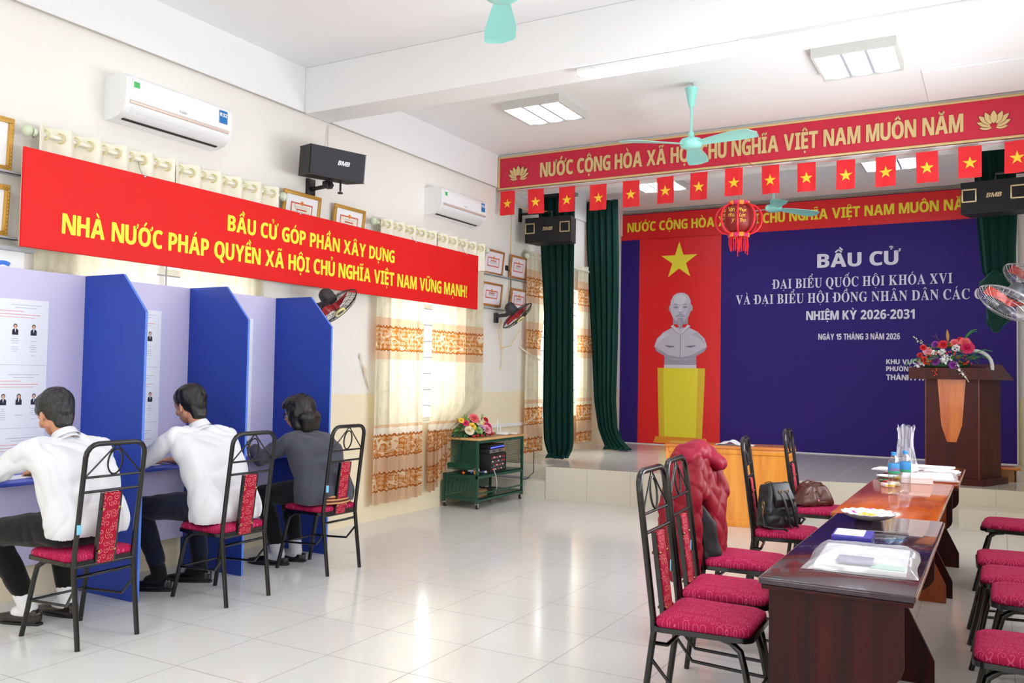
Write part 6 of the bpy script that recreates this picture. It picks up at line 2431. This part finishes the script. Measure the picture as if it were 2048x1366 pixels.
tag(mb.build('grey_mat', mat('grey_carpet_mat', (128, 130, 140), .95)), 'small grey mat on the left corner step of the stage', 'mat')
rt = thing('wifi_router', 'white router with an upright antenna on the cart top', 'router', (.36, 8.5, H1 + .0232), .3)
mb = MB(); mb.box((0, 0, .014), (.13, .19, .026), bev=.008); mb.build('router_body', m_whitep, rt)
for y in (-.085, .06):
    mb = MB(); mb.box((-.05, y, .09 if y < 0 else .05), (.012, .018, .16 if y < 0 else .08), bev=.004); mb.build('antenna', m_whitep, rt)
mb = MB(); mb.box((0, 0, .008), (.16, .12, .014), bev=.004); o = mb.build('white_adapter', m_whitep); o.location = (.37, 8.66, H1 + .0232); o.rotation_euler = (0, 0, .25); tag(o, 'flat white adapter lying beyond the router on the cart top', 'adapter')

# ------------------------------------------------------------------ flowers
m_leaf = mat('leaf_green', (84, 158, 66), .5)
m_leafd = mat('deep_leaf_green', (32, 84, 44), .5)
m_leafl = mat('fresh_leaf_green', (140, 190, 70), .5)


def rose(parent, c, r, m, d, rg, layers=4):
    """layered open rose facing direction d"""
    q = V(d).to_track_quat('Z', 'Y').to_matrix().to_4x4()
    mm = M.Translation(V(c)) @ q
    mb = MB()
    for L_ in range(layers):
        k = L_ / (layers - 1) if layers > 1 else 0
        n = 3 + L_
        rr = r * (.22 + .78 * k)
        for i in range(n):
            a0 = 2 * PI * i / n + L_ * .7 + rg.uniform(-.1, .1)
            op = .25 + .85 * k
            w = 1.9 * PI / n * .62
            def P(u, v, a0=a0, rr=rr, op=op, w=w):
                a = a0 + (u - .5) * 2 * w * (1 - .35 * v * v)
                rad = rr * (.25 + .75 * math.sin(v * PI * .5)) * (1 + .12 * v * k)
                z = r * (.62 - .45 * k) * (v * 1.25 - .1 * v * v) + (-.12 * r * op * v ** 3) - .1 * r * (u - .5) ** 2 * 4 * v
                return mm @ V((rad * math.cos(a), rad * math.sin(a), z - r * .1))
            mb.sheet(P, 4, 4)
    mb.ell(mm @ V((0, 0, r * .25)), (r * .2, r * .2, r * .3), 8, 6, rot=q)
    return mb.build('rose', m, parent, angle=None, recalc=False)


def leaf(mb, c, d, l, w, droop=.3):
    d = V(d).normalized()
    s = d.cross(V((0, 0, 1)))
    if s.length < .05:
        s = V((1, 0, 0))
    s.normalize()
    n = s.cross(d)
    def P(u, v):
        ww = w * math.sin(PI * min(1, .06 + v * .94)) ** .8
        return V(c) + d * l * v + s * (u - .5) * ww + n * (.18 * abs(u - .5) * ww) - V((0, 0, droop * l * v * v))
    mb.sheet(P, 2, 6)


def fern(mb, c, d, l, n=9):
    d = V(d).normalized()
    s = d.cross(V((0, 0, 1))).normalized()
    P = lambda v: V(c) + d * l * v + V((0, 0, .25 * l * math.sin(v * 2.2) - .25 * l * v * v))
    mb.tube([P(i / 8) for i in range(9)], .0018, 4)
    for i in range(1, n + 1):
        v = i / n
        for q in (-1, 1):
            leaf(mb, P(v * .95), d * .5 + s * q * .9, l * .26 * (1.15 - v * .8), l * .095, .1)


def blossom(mb, c, r, d, rg, n=5):
    q = V(d).to_track_quat('Z', 'Y').to_matrix().to_4x4()
    for i in range(n):
        a = 2 * PI * i / n + rg.uniform(-.1, .1)
        x = q @ V((math.cos(a), math.sin(a), .25))
        leaf(mb, c, x, r, r * .75, .05)


def tiny_cluster(mb, c, R, n, r, rg):
    for i in range(n):
        v = V((rg.gauss(0, 1), rg.gauss(0, 1), rg.gauss(0, 1))).normalized() * R * rg.uniform(.6, 1)
        mb.ell(V(c) + v, r, 6, 4)


PINK, HOT, CORAL, CREAM_, YEL, LIL, RED, WHT, GRN, PUR = [mat(n, c, .55) for n, c in (('soft_pink_petal', (238, 160, 178)), ('hot_pink_petal', (214, 36, 96)), ('coral_petal', (236, 104, 108)), ('ivory_petal', (240, 226, 196)), ('yellow_petal', (240, 200, 70)), ('lilac_petal', (206, 160, 200)), ('red_petal', (206, 28, 44)), ('white_petal', (244, 242, 244)), ('pale_green_petal', (176, 206, 130)), ('purple_petal', (134, 44, 150)))]

fa = thing('flower_arrangement', 'low mixed arrangement of pink, yellow and red artificial roses on the cart', 'flowers', (.20, 8.08, H1 + .0235))
rg = random.Random(11)
mb = MB(); mb.lathe([(.001, 0), (.1, 0), (.12, .03), (.11, .05), (.001, .05)], 20, M.Diagonal((1, 1.7, 1, 1))); mb.build('base_tray', m_leafd, fa)
mb = MB()
for i in range(150):
    a = rg.uniform(0, 2 * PI); k = math.sqrt(rg.random())
    c = V((.11 * k * math.cos(a), .24 * k * math.sin(a), .04 + .10 * (1 - k * k) + rg.uniform(-.01, .02)))
    leaf(mb, c, V((math.cos(a) * .7, math.sin(a), rg.uniform(-.1, .9))), rg.uniform(.05, .1), rg.uniform(.022, .04))
mb.build('leaves', m_leaf, fa, angle=None)
mb = MB()
for i in range(60):
    a = rg.uniform(0, 2 * PI)
    c = V((.12 * math.cos(a), .27 * math.sin(a), .035))
    leaf(mb, c, V((math.cos(a) * .8, math.sin(a), rg.uniform(-.3, .3))), rg.uniform(.05, .09), .025, .5)
mb.build('leaves', m_leafd, fa, angle=None)
mb = MB()
for c, d in (((.0, -.11, .13), (-.1, -.3, 1)), ((.02, -.13, .12), (.2, -.5, 1)), ((.05, .10, .14), (.1, .1, 1)), ((.03, .13, .13), (.2, .3, 1)), ((-.02, -.17, .12), (-.2, -.7, .8))):
    leaf(mb, c, d, .13, .032, .1)
mb.build('tall_leaves', m_leafl, fa, angle=None)
for m_, c, r in ((CREAM_, (.10, -.20, .075), .05), (YEL, (.10, -.14, .115), .04), (HOT, (.05, -.20, .15), .035), (YEL, (.03, -.26, .18), .03), (CORAL, (.04, -.01, .195), .055), (YEL, (.09, -.09, .09), .034), (CREAM_, (.08, .03, .15), .042), (GRN, (.13, -.055, .07), .042), (LIL, (.125, .01, .09), .04), (PINK, (.135, .11, .075), .052), (HOT, (.08, .22, .10), .052), (RED, (.03, .25, .17), .034), (HOT, (.11, .19, .075), .04), (YEL, (.05, .13, .14), .032), (PINK, (-.04, .08, .17), .045), (CORAL, (-.04, -.12, .16), .045), (GRN, (-.05, .2, .12), .04)):
    rose(fa, c, r, m_, V((c[0] + .5, c[1] * .7 - .25, .45)), rg)
mb = MB()
for i in range(9):
    mb.ell((.135 + rg.uniform(-.01, .02), -.2 + i * .052, .012 + rg.uniform(0, .01)), (.018, .02, .013), 7, 5)
mb.build('berries', RED, fa)

# ------------------------------------------------------------------ lectern
m_lec = wood('walnut_lectern', (52, 14, 13), (86, 26, 18), .5, 'Z', 5)
m_lec.node_tree.nodes['Principled BSDF'].inputs['Specular IOR Level'].default_value = .3
m_lecs = wood('walnut_lectern_side', (58, 26, 20), (84, 42, 30), .35, 'Z', 5)
m_burl = wood('orange_burl_inlay', (188, 88, 28), (226, 128, 50), .3, 'Z', 9, coat=.2)
le = thing('lectern', 'dark brown wooden lectern with an orange tapered inlay on the stage', 'lectern', (0, 0, STZ))
trap = lambda a, b_, c_, d_, y0, y1: [(a, y0), (b_, y0), (c_, y1), (d_, y1)]
mb = MB(); mb.prism(trap(4.50, 5.085, 5.30, 4.56, 9.94, 10.42), .065); mb.build('plinth', m_lec, le, smooth=False)
mb = MB(); mb.prism(trap(4.55, 5.045, 5.235, 4.62, 9.98, 10.38), 1.008, M.Translation((0, 0, .065))); mb.build('body', m_lec, le, smooth=False)
mb = MB()
for s_, (xa, xb) in ((-1, (4.548, 4.56)), (1, (5.035, 5.047))):
    mb.span((xa, 9.972, .065), (xb, 9.982, 1.07))
mb.build('corner_strip', mat('reddish_strip', (120, 46, 32), .4), le)
mb = MB(); mb.prism([(4.665, 1.07), (4.925, 1.07), (4.89, .60), (4.838, .43), (4.752, .43), (4.70, .60)], .012, frame_mat((0, 9.9805, 0), (1, 0, 0), (0, 0, 1))); mb.build('inlay', m_burl, le, smooth=False)
mb = MB()
T = [(4.40, 9.90, 1.07), (5.16, 9.90, 1.07), (5.36, 10.44, 1.07), (4.50, 10.44, 1.07)]
U = [(4.40, 9.90, 1.185), (5.10, 9.90, 1.19), (5.24, 10.44, 1.235), (4.52, 10.44, 1.235)]
lo = [mb.bm.verts.new(p) for p in T]; hi = [mb.bm.verts.new(p) for p in U]
mb.bm.faces.new(lo[::-1]); mb.bm.faces.new(hi)
for i in range(4):
    mb.bm.faces.new((lo[i], lo[(i + 1) % 4], hi[(i + 1) % 4], hi[i]))
mb.build('sloping_top', m_lec, le, smooth=False)
mb = MB(); mb.tube([(5.02, 10.06, 1.14), (5.1, 10.05, 1.28), (5.13, 10.05, 1.24), (5.175, 10.06, 1.14)], .002, 4)
mb.bm.clear()
pts = [(4.86, 10.05, 1.365), (4.98, 10.05, 1.365)] + [(5.0 + .16 * math.sin(a), 10.05, 1.21 + .155 * math.cos(a)) for a in [PI / 2 * i / 8 for i in range(9)]] + [(5.16, 10.05, 1.17)]
mb.tube(pts, .018, 10); mb.build('handrail', m_whitep, le)
ws = thing('wooden_step', 'small tan wooden step standing behind the lectern', 'step', (5.27, 10.72, STZ))
mb = MB(); mb.box((0, 0, .135), (.30, .26, .025), bev=.004); mb.build('tread', m_pinet, ws)
mb = MB(); mb.box((-.1, 0, .062), (.02, .22, .122)); mb.box((.1, 0, .062), (.02, .22, .122)); mb.box((0, -.1, .062), (.2, .02, .12)); mb.build('step_frame', wood('tan_step_wood', (140, 96, 56), (168, 120, 76), .5), ws)

fb_ = thing('flower_arrangement', 'lavish arrangement of red, white and purple artificial flowers spilling over the lectern', 'flowers', (4.74, 10.03, STZ + 1.198))
fb_.scale = (1.04, 1, 1.0)
rg = random.Random(21)
mb = MB(); mb.lathe([(.001, 0), (.12, 0), (.13, .03), (.1, .05), (.001, .05)], 18, M.Diagonal((1.7, .8, 1, 1))); mb.build('base_tray', m_leafd, fb_)
mb = MB()
for i in range(150):
    a = rg.uniform(0, 2 * PI); k = math.sqrt(rg.random())
    c = V((.26 * k * math.cos(a), .10 * k * math.sin(a), .04 + .20 * (1 - k * k) + rg.uniform(-.02, .02)))
    leaf(mb, c, V((math.cos(a), math.sin(a) * .7 - .3, rg.uniform(-.2, .9))), rg.uniform(.05, .1), rg.uniform(.022, .04))
mb.build('leaves', m_leaf, fb_, angle=None)
mb = MB()
for c, d, l_ in (((-.2, -.06, .04), (-.6, -.5, -.1), .2), ((-.12, -.08, .05), (-.1, -1, .0), .22), ((.2, -.06, .06), (1, -.35, .1), .2), ((.22, -.04, .1), (1, -.2, .35), .2), ((.14, 0, .24), (.7, -.1, .8), .2), ((.16, -.07, .05), (.6, -.8, .2), .18), ((.1, -.08, .06), (.2, -1, .3), .16)):
    fern(mb, c, d, l_, 11)
    fern(mb, V(c) + V((.01, .01, .015)), V(d) + V((.25, .1, .1)), l_ * .85)
mb.build('ferns', m_leafl if False else mat('fern_green', (96, 196, 84), .5), fb_, angle=None)
for m_, c, r in ((HOT, (.19, -.06, .20), .062), (CORAL, (.17, -.05, .25), .05), (RED, (-.02, -.07, .23), .042), (CORAL, (.08, -.06, .245), .04), (PINK, (-.16, -.07, .16), .042), (RED, (-.20, -.07, .20), .03), (RED, (-.19, -.10, .07), .034), (PUR, (-.09, -.06, .23), .036), (PUR, (-.09, -.11, .06), .042), (PUR, (.07, -.13, .02), .038), (RED, (-.23, -.06, .12), .026), (RED, (.13, .0, .28), .03)):
    rose(fb_, c, r, m_, V((c[0] * .8, -1, .25)), rg)
mb = MB()
tiny_cluster(mb, (.09, -.09, .19), .038, 46, .008, rg); tiny_cluster(mb, (-.10, -.1, .14), .03, 34, .008, rg); tiny_cluster(mb, (-.03, -.11, .15), .034, 40, .009, rg); tiny_cluster(mb, (-.0, -.12, .085), .045, 60, .009, rg)
mb.build('white_clusters', WHT, fb_)
mb = MB()
for c, r in (((-.02, -.15, .09), .04), ((.05, -.14, .09), .04), ((.0, -.15, .05), .035), ((-.25, -.1, .02), .045), ((-.2, -.12, .03), .032), ((-.24, -.1, .06), .03), ((.12, -.17, -.02), .034), ((.15, -.18, -.06), .036), ((.17, -.18, -.09), .03), ((.11, -.16, .02), .03)):
    blossom(mb, c, r, (rg.uniform(-.4, .4), -1, .3), rg)
mb.build('white_orchids', WHT, fb_, angle=None)
mb = MB()
mb.tube([(.1, -.14, .05), (.14, -.18, -.04), (.19, -.18, -.13)], .002, 4)
for i in range(5):
    mb.ell((.18 + .006 * i, -.18, -.1 - .012 * i), .006, 6, 4)
mb.tube([(-.14, -.05, .18), (-.22, -.06, .25), (-.27, -.06, .29)], .002, 4)
for i in range(9):
    mb.ell((-.2 - .01 * i + rg.uniform(-.015, .015), -.06, .23 + .009 * i + rg.uniform(-.015, .015)), .0065, 6, 4)
mb.build('buds', mat('ivory_bud', (226, 226, 190), .5), fb_)
mb = MB()
for i in range(60):
    a = rg.uniform(0, PI); k = rg.uniform(.5, 1)
    mb.ell((.27 * k * math.cos(a), -.10 - .04 * rg.random(), .02 + .23 * k * math.sin(a) * rg.uniform(.5, 1)), .0085, 6, 4)
for i in range(7):
    mb.ell((-.09 + rg.uniform(-.02, .02), -.16, -.06 + rg.uniform(-.05, .04)), .008, 6, 4)
mb.build('red_berries', mat('orange_red_berry', (226, 64, 34), .4), fb_)
mb = MB()
for c, d in (((-.06, 0, .25), (-.35, 0, 1)), ((.02, 0, .26), (-.05, 0, 1)), ((-.03, 0, .25), (-.8, -.1, .7))):
    leaf(mb, c, d, .13, .03, .02)
mb.build('bronze_leaves', mat('bronze_leaf', (176, 130, 40), .5), fb_, angle=None)

# ------------------------------------------------------------------ jacket and bags on the chairs
m_down = mat('crimson_quilted_nylon', (134, 8, 32), .5, spec=.3)
jk = thing('padded_jacket', 'crimson quilted padded jacket hung over the chair back', 'jacket', (3.765, 4.70, -.02))


def quilt(c):
    """diagonal quilting grooves"""
    a = (c.y * 1.0 + c.z) * 1.0
    b = (c.z - c.y * 1.0)
    g = lambda q, s: abs(math.sin(q * PI / s)) ** .45
    return min(g(a + .02 * math.sin(c.x * 9), .13), g(b, .19)) - .75


def puffy(mb, name, m, parent, voxel=.010, amp=.012, keep=None):
    o = remeshed(mb, name, m, parent, voxel=voxel, smooth=6, wrinkle=(.005, 9, (1, 1, 1)))
    bm = bmesh.new(); bm.from_mesh(o.data); bm.normal_update()
    nn = [(v, v.normal.copy()) for v in bm.verts]
    for v, n_ in nn:
        v.co += n_ * amp * quilt(v.co)
    bm.to_mesh(o.data); bm.free(); o.data.shade_smooth()
    return o


mb = MB()
mb.hull([((-.06, -.10, .98), .055), ((-.06, .12, .98), .055), ((-.07, -.19, .85), .06), ((-.07, .2, .85), .06)], 3)
mb.hull([((-.07, -.19, .85), .06), ((-.07, .2, .85), .06), ((-.06, -.22, .42), .06), ((-.05, .19, .40), .06)], 3)
mb.hull([((.02, -.08, .98), .05), ((.02, .12, .98), .05), ((.05, -.12, .82), .045), ((.06, .2, .8), .05)], 3)
mb.hull([((-.05, -.2, .92), .05), ((.05, -.19, .86), .04), ((-.05, -.21, .44), .05), ((.05, -.2, .42), .04)], 3)
mb.hull([((-.06, -.15, .99), .05), ((.03, -.14, .99), .05), ((-.05, -.2, .86), .05), ((.05, -.19, .84), .04)], 3)
puffy(mb, 'jacket_body', m_down, jk)
mb = MB()
mb.hull([((-.05, -.10, 1.02), .06), ((.02, -.10, 1.035), .055), ((.0, -.15, 1.0), .055), ((.0, .0, 1.045), .055), ((-.05, .12, 1.02), .055), ((.02, .14, 1.01), .05)], 3)
mb.hull([((.02, .02, 1.03), .045), ((.10, .03, .97), .04), ((.08, .14, .96), .045)], 3)
puffy(mb, 'hood', mat('crimson_hood_nylon', (150, 12, 48), .5, spec=.3), jk, amp=.008)
mb = MB()
limb(mb, [((-.06, -.17, .93), .06), ((-.09, -.23, .72), .058), ((-.07, -.235, .50), .055), ((-.05, -.23, .40), .05)])
puffy(mb, 'sleeve', m_down, jk, amp=.012)
mb = MB()
limb(mb, [((.06, .10, .93), .042), ((.105, .11, .85), .04), ((.115, .11, .80), .036)])
limb(mb, [((.05, -.03, .92), .05), ((.085, -.03, .72), .048), ((.10, -.04, .52), .046)])
mb.hull([((.06, -.06, .84), .045), ((.09, .08, .8), .045), ((.12, -.02, .48), .035), ((.11, .1, .5), .03)], 3)
puffy(mb, 'sleeve', m_down, jk, amp=.010)
mb = MB()
mb.hull([((.03, -.13, .78), .02), ((.11, -.10, .66), .025), ((.14, -.10, .5), .025), ((.02, -.16, .47), .02), ((.03, .1, .5), .02)], 3)
remeshed(mb, 'lining', mat('black_lining', (20, 18, 24), .6), jk, voxel=.009, smooth=2, wrinkle=(.008, 10))

m_bleat = mat('black_bag_leather', (24, 25, 30), .42, spec=.5)
_t = NT(m_bleat); _t.bump(_t.noise(_t.obj(), 90, 4), .2, .003)
bg = thing('black_backpack', 'black leather backpack with brass rings standing on the chair seat', 'bag', (3.985, 5.68, .478), math.radians(-34))
bg.scale = (.86, .86, .95)
mb = MB(); mb.hull([((-.05, -.12, .03), .03), ((.05, -.12, .03), .03), ((-.05, .12, .03), .03), ((.05, .12, .03), .03), ((-.06, -.08, .25), .035), ((-.06, .08, .25), .035), ((.0, -.07, .27), .03), ((.0, .07, .27), .03), ((.04, -.12, .12), .03), ((.04, .12, .12), .03)], 3)
remeshed(mb, 'bag_body', m_bleat, bg, voxel=.007, smooth=3, wrinkle=(.006, 14))
mb = MB(); mb.hull([((.02, -.07, .285), .012), ((.02, .07, .285), .012), ((.075, -.08, .19), .012), ((.075, .08, .19), .012), ((.07, .08, .15), .008), ((.07, -.08, .15), .008)], 2); mb.build('front_flap', m_bleat, bg, angle=70)
for y in (-.035, .03):
    mb = MB(); mb.tube([(.06, y, .235), (.10, y + .012, .17), (.112, y + .03, .09), (.11, y + .045, .03), (.12, y + .06, .01)], .0095, 8); mb.build('strap', m_bleat, bg)
    mb = MB(); mb.tube([(.062 + .004, y + .012 * math.cos(a), .235 + .02 * math.sin(a)) for a in [2 * PI * i / 14 for i in range(14)]], .0032, 6, closed=True); mb.build('buckle', m_brass, bg)
mb = MB(); mb.tube([(.02 + .012 * math.cos(a), -.158, .155 + .022 * math.sin(a)) for a in [2 * PI * i / 16 for i in range(16)]], .0032, 6, closed=True); mb.tube([(.022, -.16, .13), (.024, -.162, .11), (.02, -.16, .09)], .005, 6); mb.build('side_ring', m_brass, bg)
mb = MB(); mb.tube([(.02, -.16, .09), (.05, -.17, .02), (.10, -.13, .012), (.15, -.08, .012), (.20, -.1, .01)], .008, 6); mb.build('shoulder_strap', m_bleat, bg)
mb = MB(); mb.tube([(-.075, -.06, .285), (-.03, -.065, .30), (.0, -.06, .30)], .0035, 6); mb.build('zip', m_brass, bg)

m_bro = mat('brown_bag_leather', (88, 46, 38), .4, spec=.5)
_t = NT(m_bro); _t.bump(_t.noise(_t.obj(), 60, 4), .25, .004)
hb = thing('brown_handbag', 'slouchy brown leather handbag standing on the farthest left chair', 'bag', (4.0, 6.80, .478), math.radians(-50))
mb = MB(); mb.hull([((-.06, -.1, .03), .03), ((.06, -.1, .03), .03), ((-.06, .1, .03), .03), ((.06, .1, .03), .03), ((-.05, -.07, .14), .02), ((.03, -.07, .13), .02), ((-.05, .07, .15), .02), ((.03, .07, .14), .02)], 3)
remeshed(mb, 'bag_body', m_bro, hb, voxel=.007, smooth=3, wrinkle=(.012, 13, (1, 1, .5)))
for x in (-.05, .04):
    mb = MB(); mb.tube([(x, -.06, .13), (x, -.055, .165), (x + .01, -.02, .18), (x + .01, .03, .175), (x, .055, .15), (x, .06, .12)], .007, 8); mb.build('handle', m_bro, hb)
mb = MB(); mb.hull([((.06, .06, .12), .006), ((.085, .09, .04), .006), ((.08, .02, .05), .006)], 1); mb.build('hanging_tag', m_bro, hb)
mb = MB(); mb.tube([(.068, -.01 + .014 * math.cos(a), .10 + .016 * math.sin(a)) for a in [2 * PI * i / 14 for i in range(14)]], .003, 6, closed=True); mb.build('side_ring', m_brass, hb)
mb = MB(); mb.ell((.078, -.02, .05), (.008, .02, .008), 8, 6); mb.ell((.078, .0, .045), (.008, .01, .008), 8, 6); mb.build('pink_charm', mat('pink_charm', (226, 110, 150), .4), hb)
